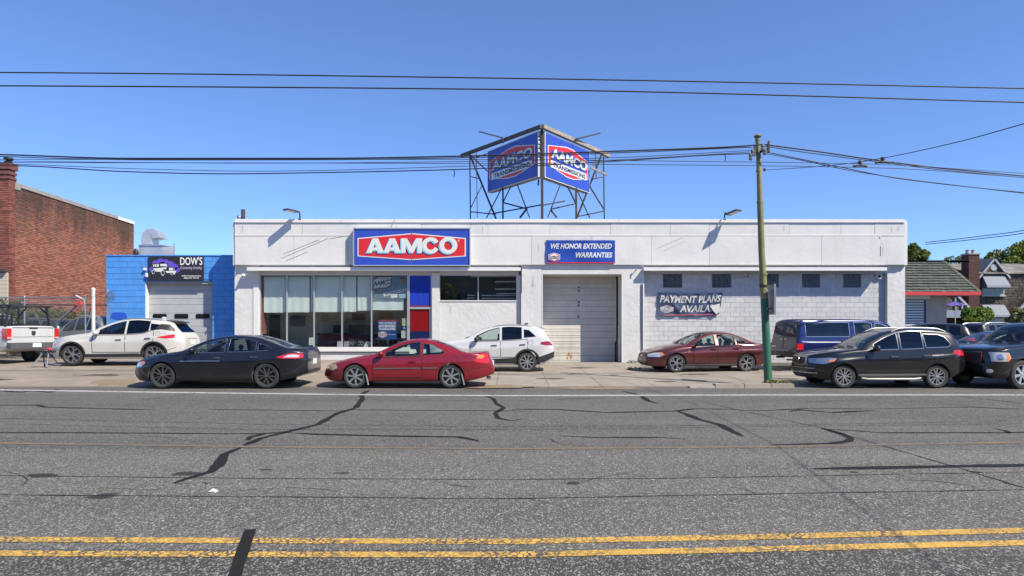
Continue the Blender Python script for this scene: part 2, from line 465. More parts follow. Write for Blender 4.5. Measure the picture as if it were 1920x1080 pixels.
        mb.f += [tuple(range(L - 1, -1, -1)), tuple((len(xs) - 1) * L + j for j in range(L))]; mb.m = [0] * len(mb.f)
        ob = mb.build('body', [s.m['paint'], CABIN], s.root)
        cut = []
        def cutter(c):
            me = c.mesh('cut'); me.materials.append(CABIN); me.materials.append(CABIN)
            me.polygons.foreach_set('material_index', [1] * len(me.polygons))
            o = bpy.data.objects.new('cut', me); col.objects.link(o); o.parent = s.root; cut.append(o)
        ar = s.r + sp.get('arch', 0.045)
        for cx in (0, s.wb):
            for sd in (-1, 1):
                c = MB(); y0, y1 = sd * (s.Wd - 0.34), sd * (s.Wd + 0.3); K = 28
                c.prism([(cx + ar * math.cos(2 * math.pi * k / K), s.r + ar * math.sin(2 * math.pi * k / K)) for k in range(K)], y0, y1); cutter(c)
        if sp.get('cabin'):
            ca, cb = sp['cabin']; c = MB(); G = []
            for i in range(29):
                x = ca + (cb - ca) * i / 28; zt = s.top(x) - 0.055; ring = [(0.0, 0.42), (s.W(x) * .8, 0.42)]
                for j in range(9):
                    z = 0.5 + (zt - 0.05 - 0.5) * j / 8; ring.append((max(s.Y(x, z) - 0.075, 0.05), z))
                ring += [(ring[-1][0] * .6, zt), (0, zt + .005)]
                G.append([(x, -y, z) for y, z in ring] + [(x, y, z) for y, z in ring[-2:0:-1]])
            l = len(G[0]); c.v = [p for r_ in G for p in r_]
            c.f = [(i * l + j, i * l + (j + 1) % l, (i + 1) * l + (j + 1) % l, (i + 1) * l + j) for i in range(28) for j in range(l)] + [tuple(range(l - 1, -1, -1)), tuple(28 * l + j for j in range(l))]
            c.m = [0] * len(c.f); cutter(c)
            def slab(A, B):
                c = MB(); n_, m_ = len(A), len(A[0]); c.v = [p for r_ in A for p in r_] + [p for r_ in B for p in r_]; o_ = n_ * m_
                c.f = [(i * m_ + j, i * m_ + j + 1, (i + 1) * m_ + j + 1, (i + 1) * m_ + j) for i in range(n_ - 1) for j in range(m_ - 1)]
                c.f += [tuple(o_ + q for q in f[::-1]) for f in list(c.f)]
                rim = [(0, j) for j in range(m_)] + [(i, m_ - 1) for i in range(1, n_)] + [(n_ - 1, j) for j in range(m_ - 2, -1, -1)] + [(i, 0) for i in range(n_ - 2, 0, -1)]
                rim = [i * m_ + j for i, j in rim]
                c.f += [(rim[q], o_ + rim[q], o_ + rim[(q + 1) % len(rim)], rim[(q + 1) % len(rim)]) for q in range(len(rim))]
                c.m = [0] * len(c.f); cutter(c)
            for w_ in sp['windows']:
                p = s.win(w_)
                for sd in (-1, 1): slab(s.sidegrid(p, 0.05, sd), s.sidegrid(p, -0.14, sd))
            for key in ('ws', 'rwt'):
                if key in sp: slab(s.topgrid(*sp[key], 0.06), s.topgrid(*sp[key], -0.16))
            if 'rwe' in sp:
                A, B = [], []
                for y in s._cols(sp['rwe'], 14):
                    a, b = s._span(sp['rwe'], y); X = [s.X(y, a + (b - a) * j / 6, False) for j in range(7)]
                    A.append([(X[j] + .05, y, a + (b - a) * j / 6) for j in range(7)]); B.append([(X[j] - .2, y, a + (b - a) * j / 6) for j in range(7)])
                slab(A, B)
        if sp.get('bed'):
            c = MB().box(*sp['bed']); cutter(c)
        for o in cut:
            md = ob.modifiers.new('cut', 'BOOLEAN'); md.operation = 'DIFFERENCE'; md.object = o; md.solver = 'MANIFOLD'
        bpy.context.view_layer.update()
        dg = bpy.context.evaluated_depsgraph_get(); me = bpy.data.meshes.new_from_object(ob.evaluated_get(dg))
        if len(me.polygons) < 50: print('BOOLEAN FAILED', s.root.name)
        ob.modifiers.clear(); old = ob.data; ob.data = me; me.name = 'body'; bpy.data.meshes.remove(old)
        for o in cut:
            m_ = o.data; bpy.data.objects.remove(o); bpy.data.meshes.remove(m_)
        me.polygons.foreach_set('use_smooth', [True] * len(me.polygons)); me.set_sharp_from_angle(angle=R(38))
        s.ob = ob
        return ob
    def glazing(s):
        sp = s.sp; g = s.m.get('glass', [GL_CLEAR]); ws = sp['windows']
        for i, w_ in enumerate(ws):
            gm = g[min(i, len(g) - 1)]; p = s.win(w_)
            for sd in (-1, 1): s.put(MB().grid(s.sidegrid(p, -0.012, sd)), 'side_window', gm)
            fr = s.m.get('wtrim')
            if fr: s.put(s.ribbon(p + p[:1], 0.014, 0.002), 'window_trim', fr)
        if 'ws' in sp: s.put(MB().grid(s.topgrid(*sp['ws'], -0.01)), 'windscreen', s.m.get('wsglass', GL_CLEAR))
        if 'rwt' in sp: s.put(MB().grid(s.topgrid(*sp['rwt'], -0.01)), 'rear_window', s.m.get('rwglass', GL_DARK))
        if 'rwe' in sp:
            G = []
            for y in s._cols(sp['rwe'], 14):
                a, b = s._span(sp['rwe'], y); G.append([(s.X(y, a + (b - a) * j / 6, False) - .012, y, a + (b - a) * j / 6) for j in range(7)])
            s.put(MB().grid(G), 'rear_window', s.m.get('rwglass', GL_DARK))
    def cabin(s):
        sp = s.sp; sm = s.m.get('seat', SEATM); sx = sp.get('seats', (1.35, 2.25)); hz = sp.get('seatz', 0.0)
        for x in sx:
            for y in (-0.36, 0.36):
                mb = MB().hexa([(x - .45, y - .24, .42), (x + .08, y - .24, .42), (x + .08, y + .24, .42), (x - .45, y + .24, .42), (x - .45, y - .23, .58 + hz), (x + .06, y - .23, .54 + hz), (x + .06, y + .23, .54 + hz), (x - .45, y + .23, .58 + hz)])
                mb.hexa([(x, y - .23, .5 + hz), (x + .14, y - .23, .5 + hz), (x + .14, y + .23, .5 + hz), (x, y + .23, .5 + hz), (x + .16, y - .2, 1.02 + hz), (x + .25, y - .2, 1.02 + hz), (x + .25, y + .2, 1.02 + hz), (x + .16, y + .2, 1.02 + hz)])
                mb.ball((x + .22, y, 1.1 + hz), .06, .13, .085, 12); s.put(mb, 'seat', sm)
        xw = sx[0] - 0.62; zw = 0.9 + hz; P = [(xw + .08 * math.sin(a), -.36 + .18 * math.cos(a), zw + .17 * math.sin(a)) for a in np.linspace(0, 2 * math.pi, 19)]
        mb = MB().tube(P, .016, 6); mb.bar((xw - .25, -.36, zw - .1), (xw, -.36, zw), .05); mb.bar((xw, -.53, zw), (xw, -.19, zw), .03); s.put(mb, 'steering_wheel', CABIN)
        ca = sp['cabin'][0]; zt = min(s.top(ca) - .07, s.belt(ca + .3))
        mb = MB().hexa([(ca + .03, -.62, .6), (ca + .5, -.62, .6), (ca + .5, .62, .6), (ca + .03, .62, .6), (ca + .03, -.6, zt - .02), (ca + .4, -.62, zt), (ca + .4, .62, zt), (ca + .03, .6, zt - .02)]); s.put(mb, 'dashboard', CABIN)
        x = sp['ws'][0] + (sp['ws'][1] - sp['ws'][0]) * .85
        MB().box(x, x + .03, -.11, .11, s.top(x) - .15, s.top(x) - .09).build('rear_view_mirror', CABIN, s.root)
    def wheels(s, spokes=10, style='v', rim=None, rr=0.7, hub=0.06, twist=0.0, wd=0.2):
        rim = rim or ALLOY; r = s.r; q = r * rr; h = wd / 2
        ty = MB().lathe([(q, -h * .86), (q + .012, -h * .97), (r * .9, -h), (r * .965, -h * .86), (r, -h * .55), (r, h * .55), (r * .965, h * .86), (r * .9, h), (q + .012, h * .97), (q, h * .86), (q, -h * .86)], n=36, axis='y').mesh('tyre', 35); ty.materials.append(RUBBER)
        dk = MB().lathe([(1e-3, -.02), (q * .99, -.02), (q * .99, h * .8), (1e-3, h * .8)], n=24, axis='y').mesh('wheel', 30); dk.materials.append(s.m.get('wheelback', BLACKP))
        mb = MB().lathe([(q * .9, -h * .5), (q * .94, -h * .88), (q * 1.0, -h * .9), (q * 1.015, -h * .8), (q * .95, -h * .4), (q * .9, -h * .5)], n=36, axis='y')
        yo, yi = -h * .8, -h * .35
        def spoke(a, w0, w1, r0=.1, r1=.95, dy=0.0, a1=None):
            a1 = a if a1 is None else a1; P = []
            for y in (yi, yo + dy):
                for rad, w_, an in ((r0 * q, w0, a), (r1 * q, w1, a1)):
                    ca, sa = math.cos(an), math.sin(an)
                    for e in (-1, 1): P.append((rad * ca - e * w_ / 2 * sa, y, rad * sa + e * w_ / 2 * ca))
            mb.add(P, [(0, 1, 3, 2), (4, 6, 7, 5), (0, 2, 6, 4), (1, 5, 7, 3), (0, 4, 5, 1), (2, 3, 7, 6)])
        for k in range(spokes):
            a = 2 * math.pi * k / spokes + math.pi / 2
            if style == 'v':                              # pairs of thin spokes
                d = 0.42 * 2 * math.pi / spokes / 2
                spoke(a - d * .55, q * .1, q * .12, .2, .95, 0, a - d); spoke(a + d * .55, q * .1, q * .12, .2, .95, 0, a + d)
            elif style == 'split':
                d = 2 * math.pi / spokes * .24
                spoke(a, q * .2, q * .16, .1, .55); spoke(a, q * .14, q * .14, .5, .95, 0, a + d); spoke(a, q * .14, q * .14, .5, .95, 0, a - d)
            else:
                spoke(a, q * hub * 4, q * hub * 5.2, .1, .95, 0, a + twist)
        mb.lathe([(1e-3, yo - .012), (q * .17, yo - .01), (q * .2, yo + .012), (q * .22, yi)], n=16, axis='y')
        rm = mb.mesh('rim', 30); rm.materials.append(rim)
        nb = 5
        for cx in (0, s.wb):
            for sd in (-1, 1):
                o = bpy.data.objects.new('wheel', dk); col.objects.link(o); o.parent = s.root
                o.location = (cx, sd * (s.Wd - .035 - h), s.r); o.rotation_euler = (0, (0.35 if sd < 0 else -.2) + cx, 0 if sd < 0 else math.pi)
                for nm, me in (('tyre', ty), ('rim', rm)):
                    c = bpy.data.objects.new(nm, me); col.objects.link(c); c.parent = o
    def mirrors(s, x, z, mat, size=(.1, .11, .075), stalk=BLACKP):
        for sd in (-1, 1):
            y = s.Y(x, z - .02)
            mb = MB().ball((x, sd * (y + .13), z + .05), *size, 12); o = s.put(mb, 'wing_mirror', mat, smooth=60)
            MB().bar((x, sd * (y - .02), z - .02), (x + .02, sd * (y + .1), z + .03), .05, .035).build('mirror_stalk', stalk, o)
    def handle(s, x, z, mat, parent=None, l=.2):
        for sd in (-1, 1):
            y = s.Y(x, z); mb = MB().bar((x - l / 2, sd * (y + .028), z), (x + l / 2, sd * (y + .028), z + .004), .022, .03)
            mb.box(x - l / 2, x - l / 2 + .03, *sorted((sd * (y - .02), sd * (y + .03))), z - .014, z + .014).box(x + l / 2 - .03, x + l / 2, *sorted((sd * (y - .02), sd * (y + .03))), z - .012, z + .018)
            s.put(mb, 'handle', mat, parent[0 if sd < 0 else 1] if parent else None)
    def door(s, xa, xb, hx=None, hz=None, hmat=None, zlow=None, cutr=0.0, off=.004):
        """lower door skin with a dark gap round it, and its handle"""
        zl = zlow or (s.bot((xa + xb) / 2) + .12); n = 6
        ra = s.r + s.sp.get('arch', .045) + .05; P = []
        for i in range(25):
            x = xa + (xb - xa) * i / 24; z = zl
            for cx in (0, s.wb):
                if abs(x - cx) < ra: z = max(z, s.r + math.sqrt(ra * ra - (x - cx) ** 2))
            P.append((x, z))
        P += [(xb - (xb - xa) * i / n, s.belt(xb - (xb - xa) * i / n) - .005) for i in range(n + 1)]
        d = s.side(P, 'door', s.m['paint'], off, n=16, m=8, skirt=.03)
        s.put(s.ribbon(P + P[:1], .02, .0045), 'door_gap', SEAM)
        if hx: s.handle(hx, hz, hmat or s.m['paint'], d)
        return d
    def plate(s, front=False, y=0, z=.8, mat=PLATE, tilt=0):
        x = s.X(y, z, front); sg = -1 if front else 1
        MB().box(*sorted((x - sg * .02, x + sg * .02)), y - .15, y + .15, z - .075, z + .075).build('licence_plate', mat, s.root)
    def arches(s, mat, wdt=.06, off=.008, sides=(-1, 1)):
        for cx in (0, s.wb):
            for sd in sides:
                r0 = s.r + s.sp.get('arch', .045) - .008; mb = MB(); G = []
                for i in range(25):
                    a = math.pi * (i / 24) * 1.12 - math.pi * .06
                    G.append([(cx + rr * math.cos(a), sd * (s.Y(cx + rr * math.cos(a), s.r + rr * math.sin(a)) + off), s.r + rr * math.sin(a)) for rr in (r0, r0 + wdt / 2, r0 + wdt)])
                mb.grid(G, skirt=(0, -sd * .03, 0)); s.put(mb, 'wheel_arch_trim', mat)
    def rails(s, xa, xb, mat, ins=.9, rise=.05):
        for sd in (-1, 1):
            P = []
            for i in range(15):
                t = i / 14; x = xa + (xb - xa) * t; o = s.sec(x)[36]; k = min(1, min(t, 1 - t) * 7)
                P.append((x, sd * o[0] * ins, s.Z(x, o[0] * ins) + rise * k))
            s.put(MB().tube(P, .019, 6), 'roof_rail', mat)
    def wipers(s):
        a, b = s.sp['ws']; mb = MB()
        for y0, y1 in ((-.5, .02), (.05, .55)):
            mb.bar((a - .02, y0, s.Z(a, y0) + .012), (a + .06, y1, s.Z(a + .06, y1) + .015), .02, .015)
        s.put(mb, 'wiper', BLACKP)
    def basics(s):
        s.body()
        if s.sp.get('cabin'): s.glazing(); s.cabin(); s.wipers()
        a = s.r + s.sp.get('arch', .045) + .015
        s.put(s.ribbon([(-a * .94, s.r + a * .34), (-(a + s.fo) * .5, s.r + .2), (-s.fo + .1, s.r + .17)], .012, .002), 'bumper_gap', SEAM)
        s.put(s.ribbon([(s.wb + a * .94, s.r + a * .34), (s.wb + (a + s.ro) * .5, s.r + .24), (s.x1 - .12, s.r + .24)], .012, .002), 'bumper_gap', SEAM)
        fx, fz = s.wb + .12, s.belt(s.wb) - .13
        s.put(s.ribbon([(fx + .085 * math.cos(t), fz + .075 * math.sin(t)) for t in np.linspace(0, 2 * math.pi, 15)], .009, .002), 'fuel_flap_gap', SEAM)
# ------------------------------------------------------------------ ground, road, pavements
def asphalt(name, base, speck, patch=0.25, tint=(1.07, 1.01, .85), amt=1.0):
    m = bpy.data.materials.new(name); m.use_nodes = True; nt = m.node_tree; b = nt.nodes['Principled BSDF']
    tc = nt.nodes.new('ShaderNodeTexCoord'); vec = tc.outputs['Object']
    big = ramp(nt, noise(nt, vec, 0.35, 5, 0.6, (0.5, 1.4, 1)), [(0.3, 1 - patch), (0.7, 1 + patch)])
    trk = ramp(nt, noise(nt, vec, 0.9, 3, 0.6, (0.035, 1, 1)), [(0.35, 0.84), (0.65, 1.14)]); big = mixc(nt, 1.0, big, trk, 'MULTIPLY')
    mid = ramp(nt, noise(nt, vec, 6.0, 6, 0.75), [(0.3, 0.85), (0.7, 1.15)])
    fine = ramp(nt, noise(nt, vec, 120.0, 3, 0.8, (1, .5, 1)), [(0.36, 0.45), (0.64, 1.55)])
    c = mixc(nt, 1.0, mixc(nt, 1.0, mixc(nt, 1.0, [base * t for t in tint], big, 'MULTIPLY'), mid, 'MULTIPLY'), fine, 'MULTIPLY')
    for sc_, thr, st in ((120.0, 0.78, 0.75), (66.0, 0.93, 0.7)):
        v = nt.nodes.new('ShaderNodeTexVoronoi'); v.inputs['Scale'].default_value = sc_
        mp = nt.nodes.new('ShaderNodeMapping'); mp.inputs['Scale'].default_value = (1, .55, 1); nt.links.new(vec, mp.inputs[0]); nt.links.new(mp.outputs[0], v.inputs['Vector'])
        sx = nt.nodes.new('ShaderNodeSeparateColor'); nt.links.new(v.outputs['Color'], sx.inputs[0])
        f = ramp(nt, sx.outputs[0], [(thr, 0.0), (thr + .04, st * amt)])
        g = ramp(nt, sx.outputs[1], [(0, (speck * .3, speck * .29, speck * .27)), (1, (speck, speck * .97, speck * .9))])
        c = mixc(nt, f, c, g)
    nt.links.new(c, b.inputs['Base Color']); b.inputs['Roughness'].default_value = 0.85
    bn = nt.nodes.new('ShaderNodeBump'); bn.inputs['Distance'].default_value = 0.006; bn.inputs['Strength'].default_value = 1
    nt.links.new(noise(nt, vec, 70.0, 3, 0.8), bn.inputs['Height']); nt.links.new(bn.outputs[0], b.inputs['Normal'])
    return m
ROAD_FAR = asphalt('worn_grey_asphalt', 0.085, 0.46, 0.16)
ROAD_NEAR = asphalt('dark_asphalt', 0.05, 0.42, 0.16)
ROAD_LANE = asphalt('smooth_lane_asphalt', 0.074, 0.40, 0.2, amt=.9)
LOT = asphalt('lot_asphalt', 0.07, 0.2, 0.3, amt=.5)
TAR = M('crack_sealing_tar', (0.015, 0.014, 0.013), 0.8, spec=.2, var=.2, vscale=6)
def conc(name, c, objr=.1):
    return M(name, c, .85, var=.16, vscale=1.1, bump=.004, bscale=45, objrand=objr, dirt=.55, dirtc=(.17, .14, .11), dscale=.9)
CONC = conc('pavement_concrete', (.285, .25, .205)); CONC2 = conc('brown_forecourt_concrete', (.275, .23, .18), .16); KERBM = conc('kerb_concrete', (.3, .27, .23))
def sheet(name, xs, ys, mat, off=0.0, **t):
    return MB().grid([[(x, y, zg(x, y) + off) for y in ys] for x in xs]).build(name, mat, **t)
XS = [-600, -200, -60, -40, -30, -20, -15, -12, -10, -9, -8, -7, -6, -5, -4, -3, -2, 0, 5, 9, 10, 11, 12, 13, 16, 20, 30, 45, 60, 200, 600]
YS = [-120, -30, 0, 10, 19.3, 20, 21, 22, 23, 24, 25, 26, 27, 28, 29, 30, 32, 36, 45, 60, 120, 900]
sheet('ground', XS, YS, M('bare_ground', (.13, .12, .1), .95, var=.2), -.02, kind='structure')
sheet('road', [-300, -60, 0, 60, 300], [4.98, 9.25], ROAD_FAR, .004, kind='structure')
sheet('road', [-300, -60, 0, 60, 300], [9.25, 19.3], ROAD_LANE, .004, kind='structure')
sheet('road', [-300, -60, 0, 60, 300], [-40, 4.98], ROAD_NEAR, .004, kind='structure')
sheet('parking_lot', [x for x in XS if 10 <= x <= 60], [y for y in YS if 19.3 <= y <= 60], LOT, .004, kind='structure')
def strip(name, pts, wd, mat, z=.008, jit=0.0, taper=True, n=0, **t):
    """painted or poured strip on the road through picture points"""
    P = [Vector(gp(*p)) for p in pts]; L = []
    if jit and abs(pts[-1][1] - pts[0][1]) < .08 * abs(pts[-1][0] - pts[0][0]) and wd > .03: wd *= 1.9        # seams along the street were poured wider
    rnd = random.Random(len(pts) * 31 + int(pts[0][0]))
    for a, b in zip(P, P[1:]):
        k = max(int((b - a).length / .12), 1) if jit else max(int((b - a).length / 2), 1)
        L += [a.lerp(b, i / k) for i in range(k)]
    L.append(P[-1]); G = []; ph = rnd.random() * 9
    for i, p in enumerate(L):
        d = (L[min(i + 1, len(L) - 1)] - L[max(i - 1, 0)]); d.z = 0; d.normalize(); s_ = Vector((-d.y, d.x, 0))
        w_ = wd * (1 + jit * (math.sin(i * .7 + ph) + rnd.uniform(-1, 1)) * .5)
        if taper: w_ *= min(1, .35 + min(i, len(L) - 1 - i) * .2)
        o = s_ * (jit * .12 * math.sin(i * .45 + ph) * min(wd * 2, .15))
        G.append([tuple(p + o + s_ * w_ * q + Vector((0, 0, z))) for q in (-.5, .5)])
    return MB().grid(G).build(name, mat, kind='structure', **t)
# ---- painted lines
def crackpaint(name, c, thr, scale=9, c2=(.06, .058, .055)):
    m = bpy.data.materials.new(name); m.use_nodes = True; nt = m.node_tree; b = nt.nodes['Principled BSDF']
    tc = nt.nodes.new('ShaderNodeTexCoord'); vec = tc.outputs['Object']
    nz = nt.nodes.new('ShaderNodeTexNoise'); nz.inputs['Scale'].default_value = 6; nt.links.new(vec, nz.inputs['Vector'])
    mx = nt.nodes.new('ShaderNodeVectorMath'); mx.operation = 'MULTIPLY_ADD'; mx.inputs[1].default_value = (.12, .12, 0)
    nt.links.new(nz.outputs['Color'], mx.inputs[0]); nt.links.new(vec, mx.inputs[2])
    v = nt.nodes.new('ShaderNodeTexVoronoi'); v.feature = 'DISTANCE_TO_EDGE'; v.inputs['Scale'].default_value = scale; nt.links.new(mx.outputs[0], v.inputs['Vector'])
    f = ramp(nt, v.outputs['Distance'], [(thr * .4, 1.0), (thr, 0.0)])
    ch = ramp(nt, noise(nt, vec, 1.3, 3), [(.35, .25), (.6, 1)])
    mm = nt.nodes.new('ShaderNodeMath'); mm.operation = 'MULTIPLY'; nt.links.new(f, mm.inputs[0]); nt.links.new(ch, mm.inputs[1])
    ww = ramp(nt, noise(nt, vec, 22.0, 6, .8), [(.55, 0.0), (.68, .75)])
    ma = nt.nodes.new('ShaderNodeMath'); ma.operation = 'MAXIMUM'; nt.links.new(mm.outputs[0], ma.inputs[0]); nt.links.new(ww, ma.inputs[1])
    k = mixc(nt, ramp(nt, noise(nt, vec, 5, 5), [(.3, 0), (.7, 1)]), [x * .85 for x in c], [min(1, x * 1.12) for x in c])
    nt.links.new(mixc(nt, ma.outputs[0], k, c2), b.inputs['Base Color']); b.inputs['Roughness'].default_value = .7
    return m
YEL = crackpaint('cracked_yellow_paint', (.62, .37, .06), .17, 22)
FADE = crackpaint('faded_yellow_paint', (.2, .145, .075), .16, 14, (.105, .1, .095)); WLINE = crackpaint('white_line_paint', (.5, .49, .47), .1, 12, (.12, .115, .11))
def band(name, up, lo, mat, z=.008):
    G = []; up = [(-4000, up[0][1])] + list(up) + [(6000, up[-1][1] - 6)]; lo = [(-4000, lo[0][1])] + list(lo) + [(6000, lo[-1][1] - 6)]
    for (xa, ya), (xb, yb) in zip(up, lo): G.append([tuple(Vector(gp(xa, ya)) + Vector((0, 0, z))), tuple(Vector(gp(xb, yb)) + Vector((0, 0, z)))])
    return MB().grid(G).build(name, mat, kind='structure')
C = [(-700, 1003), (-240, 1007.5), (0, 1008), (480, 1010.5), (960, 1012), (1440, 1003), (1920, 991), (2300, 980)]
band('centre_line', C, [(x, y + 10) for x, y in C], YEL)
C = [(-700, 1030), (-240, 1034), (0, 1034), (480, 1036), (960, 1036.5), (1440, 1026), (1920, 1014), (2300, 1003)]
band('centre_line', C, [(x, y + 10.5) for x, y in C], YEL)
C = [(-700, 822), (0, 830), (480, 837), (960, 841), (1440, 837), (1920, 828.5), (2600, 815)]
band('faded_lane_line', C, [(x, y + 3) for x, y in C], FADE)
C = [(-700, 722), (0, 730.5), (240, 734), (480, 737.3), (720, 740), (960, 741.3), (1440, 740), (1920, 740), (2600, 738)]
band('edge_line', C, [(x, y + 2.1) for x, y in C], WLINE)
# ---- tar seams
for pts, wd in (
    ([(692, 732), (677, 740), (680, 747), (667, 765), (635, 775), (615, 785), (595, 797), (540, 810), (490, 822), (450, 840)], .12),
    ([(450, 840), (422, 852), (412, 870), (395, 885), (345, 900), (325, 907)], .13), ([(325, 907), (345, 908), (358, 907)], .03),
    ([(465, 826), (470, 820), (500, 813), (540, 809)], .13), ([(-300, 811), (0, 812), (150, 812), (300, 813), (480, 814), (540, 812)], .05),
    ([(540, 812), (600, 815), (720, 818), (800, 819), (860, 820), (890, 826), (897, 828)], .07), ([(-200, 759), (0, 760), (70, 760), (85, 764), (290, 769)], .06),
    ([(390, 768), (630, 771), (660, 769), (960, 771), (1000, 772)], .05), ([(265, 750), (395, 735)], .04),
    ([(907, 741), (925, 748), (930, 757), (945, 765), (928, 775), (935, 785), (960, 790), (978, 786)], .1),
    ([(960, 768), (1040, 768), (1140, 774), (1270, 771), (1300, 767), (1385, 768)], .07), ([(1267, 770), (1290, 778), (1310, 787), (1350, 797), (1375, 810), (1392, 819)], .14),
    ([(1385, 770), (1440, 770), (1520, 766), (1640, 767)], .05), ([(1640, 767), (1815, 764), (1950, 768)], .04), ([(1480, 772), (1500, 769), (1560, 774), (1640, 770)], .08),
    ([(1050, 818), (1120, 821), (1240, 821), (1285, 824)], .05), ([(1445, 835), (1560, 832), (1590, 828), (1596, 823), (1580, 815), (1540, 803)], .12),
    ([(1320, 755), (1540, 803), (1600, 820), (1780, 873), (1930, 918)], .025), ([(1540, 805), (1600, 808), (1650, 812), (1885, 812), (1990, 809)], .05), ([(1862, 804), (1885, 808), (1892, 813)], .12),
    ([(1525, 880), (1690, 877), (1920, 873), (2100, 869)], .085), ([(1810, 883), (1840, 887)], .08), ([(1770, 740), (1920, 757)], .05), ([(1760, 757), (1920, 771)], .05),
    ([(1168, 734), (1200, 741), (1215, 752), (1232, 757)], .13), ([(-200, 786), (0, 785), (480, 796), (960, 801), (1500, 797), (2100, 786)], .02), ([(0, 795), (480, 806), (960, 806), (1920, 795)], .02),
    ([(-100, 891), (200, 895), (500, 898), (960, 900), (1300, 897), (1920, 886)], .022), ([(-100, 928), (300, 931), (960, 936), (1500, 926), (2000, 918)], .024),
    ([(0, 733), (40, 736), (60, 733), (95, 736), (110, 730)], .09), ([(380, 905), (390, 908)], .06), ([(1040, 749), (1135, 747)], .05), ([(1500, 755), (1680, 746)], .03),
    ([(415, 1000), (480, 972), (492, 968)], .012), ([(510, 998), (560, 978)], .012), ([(1880, 905), (1930, 918)], .05)):
    strip('tar_seam', pts, wd, TAR, .0062, jit=.28 if wd > .03 else .6)
strip('tar_seam', [(470, 995), (462, 1015), (455, 1035), (447, 1060), (440, 1085), (430, 1130)], .088, TAR, .012, jit=.12, taper=False)
# ---- stains and patches
def softmat(name, c, strength=.8, rough=.8, scale=3.0, ax=(2, 2, 0)):
    m = bpy.data.materials.new(name); m.use_nodes = True; nt = m.node_tree; b = nt.nodes['Principled BSDF']; b.inputs['Roughness'].default_value = rough
    tc = nt.nodes.new('ShaderNodeTexCoord'); v = nt.nodes.new('ShaderNodeVectorMath'); v.operation = 'SUBTRACT'; v.inputs[1].default_value = (.5, .5, .5); nt.links.new(tc.outputs['Generated'], v.inputs[0])
    mu = nt.nodes.new('ShaderNodeVectorMath'); mu.operation = 'MULTIPLY'; mu.inputs[1].default_value = ax; nt.links.new(v.outputs[0], mu.inputs[0])
    le = nt.nodes.new('ShaderNodeVectorMath'); le.operation = 'LENGTH'; nt.links.new(mu.outputs[0], le.inputs[0])
    n1 = noise(nt, tc.outputs['Object'], scale, 6, .7); a = nt.nodes.new('ShaderNodeMath'); a.operation = 'MULTIPLY_ADD'; a.inputs[1].default_value = 1.1; nt.links.new(n1, a.inputs[0]); nt.links.new(le.outputs['Value'], a.inputs[2])
    f = ramp(nt, a.outputs[0], [(.88, strength), (1.42, 0.0)])
    b.inputs['Base Color'].default_value = (*c, 1); t = nt.nodes.new('ShaderNodeBsdfTransparent'); mx = nt.nodes.new('ShaderNodeMixShader')
    nt.links.new(f, mx.inputs[0]); nt.links.new(t.outputs[0], mx.inputs[1]); nt.links.new(b.outputs[0], mx.inputs[2]); nt.links.new(mx.outputs[0], nt.nodes['Material Output'].inputs[0])
    return m
STAIN = softmat('oil_stain', (.035, .03, .026), .8); STAIN2 = softmat('pavement_stain', (.09, .07, .05), .7); rs = random.Random(3)
for px, py, rx, ry in ((80, 892, 56, 7), (186, 932, 44, 9), (352, 889, 46, 8), (1078, 907, 26, 4), (1600, 886, 14, 4), (1410, 1021, 14, 3), (1208, 1067, 16, 3), (830, 881, 9, 1.5), (570, 928, 4, 1.2), (612, 958, 4, 1.2), (642, 949, 4, 1.2), (692, 952, 5, 1.4), (740, 1008, 5, 1.4), (822, 980, 4, 1.5), (1066, 928, 5, 1), (1512, 931, 4, 1), (1364, 954, 4, 1), (1436, 934, 4, 1), (1006, 950, 4, 1), (1220, 800, 4, 1), (500, 881, 24, 3), (640, 888, 30, 3)):
    K = 26; P = []
    for k in range(K):
        a = 2 * math.pi * k / K; P.append(tuple(Vector(gp(px + rx * 1.25 * math.cos(a), py + ry * 1.4 * math.sin(a))) + Vector((0, 0, .0052 + .0003 * (px % 2)))))
    MB().add(P, [tuple(range(K))]).build('oil_stain', STAIN, kind='structure')
# ---- hairline cracks branching off the seams
rh = random.Random(12)
for k in range(16):
    px, py = rh.uniform(-60, 1950), rh.uniform(750, 1000); P = [(px, py)]; a = rh.choice((0, 0, math.pi, .5, 2.6)) + rh.uniform(-.3, .3); sc_ = (py - HORY) / 150
    for q in range(rh.randint(4, 9)): a += rh.uniform(-.5, .5); P.append((P[-1][0] + 13 * sc_ * math.cos(a) * rh.uniform(.5, 1.6), P[-1][1] + 3.0 * sc_ * math.sin(a)))
    strip('hairline_crack', P, rh.uniform(.008, .02), TAR, .0058, jit=.7)
# ---- pavement slabs, forecourt, kerb
def slabs(name, x0, x1, dx, ys, mat, skew=0.0, gap=.014):
    base = sheet(name, [x for x in np.arange(x0, x1 + .01, dx / 2)], ys, MORTAR if 0 else M('dark_joint', (.07, .06, .05), .95), .002, kind='structure')
    nx = int(round((x1 - x0) / dx))
    for i in range(nx):
        for j in range(len(ys) - 1):
            a, b = x0 + i * dx + gap / 2, x0 + (i + 1) * dx - gap / 2; c, d = ys[j] + gap / 2, ys[j + 1] - gap / 2; h = .022 + rs.uniform(0, .006)
            q = [(a, c), (b, c), (b, d), (a, d)]
            MB().hexa([(x, y, zg(x, y) - .02) for x, y in q] + [(x, y, zg(x, y) + h) for x, y in q]).build('paving_slab', mat, base)
    return base
slabs('pavement', -4.95, 10.05, 1.5, [19.3, 20.85, 22.4, 23.95, 25.5, 27.0, 28.5], CONC)
slabs('forecourt', -31.95, -4.95, 2.25, [19.3, 21.0, 23.2, 25.6, 28.0, 30.0], CONC2)
x = 4.95
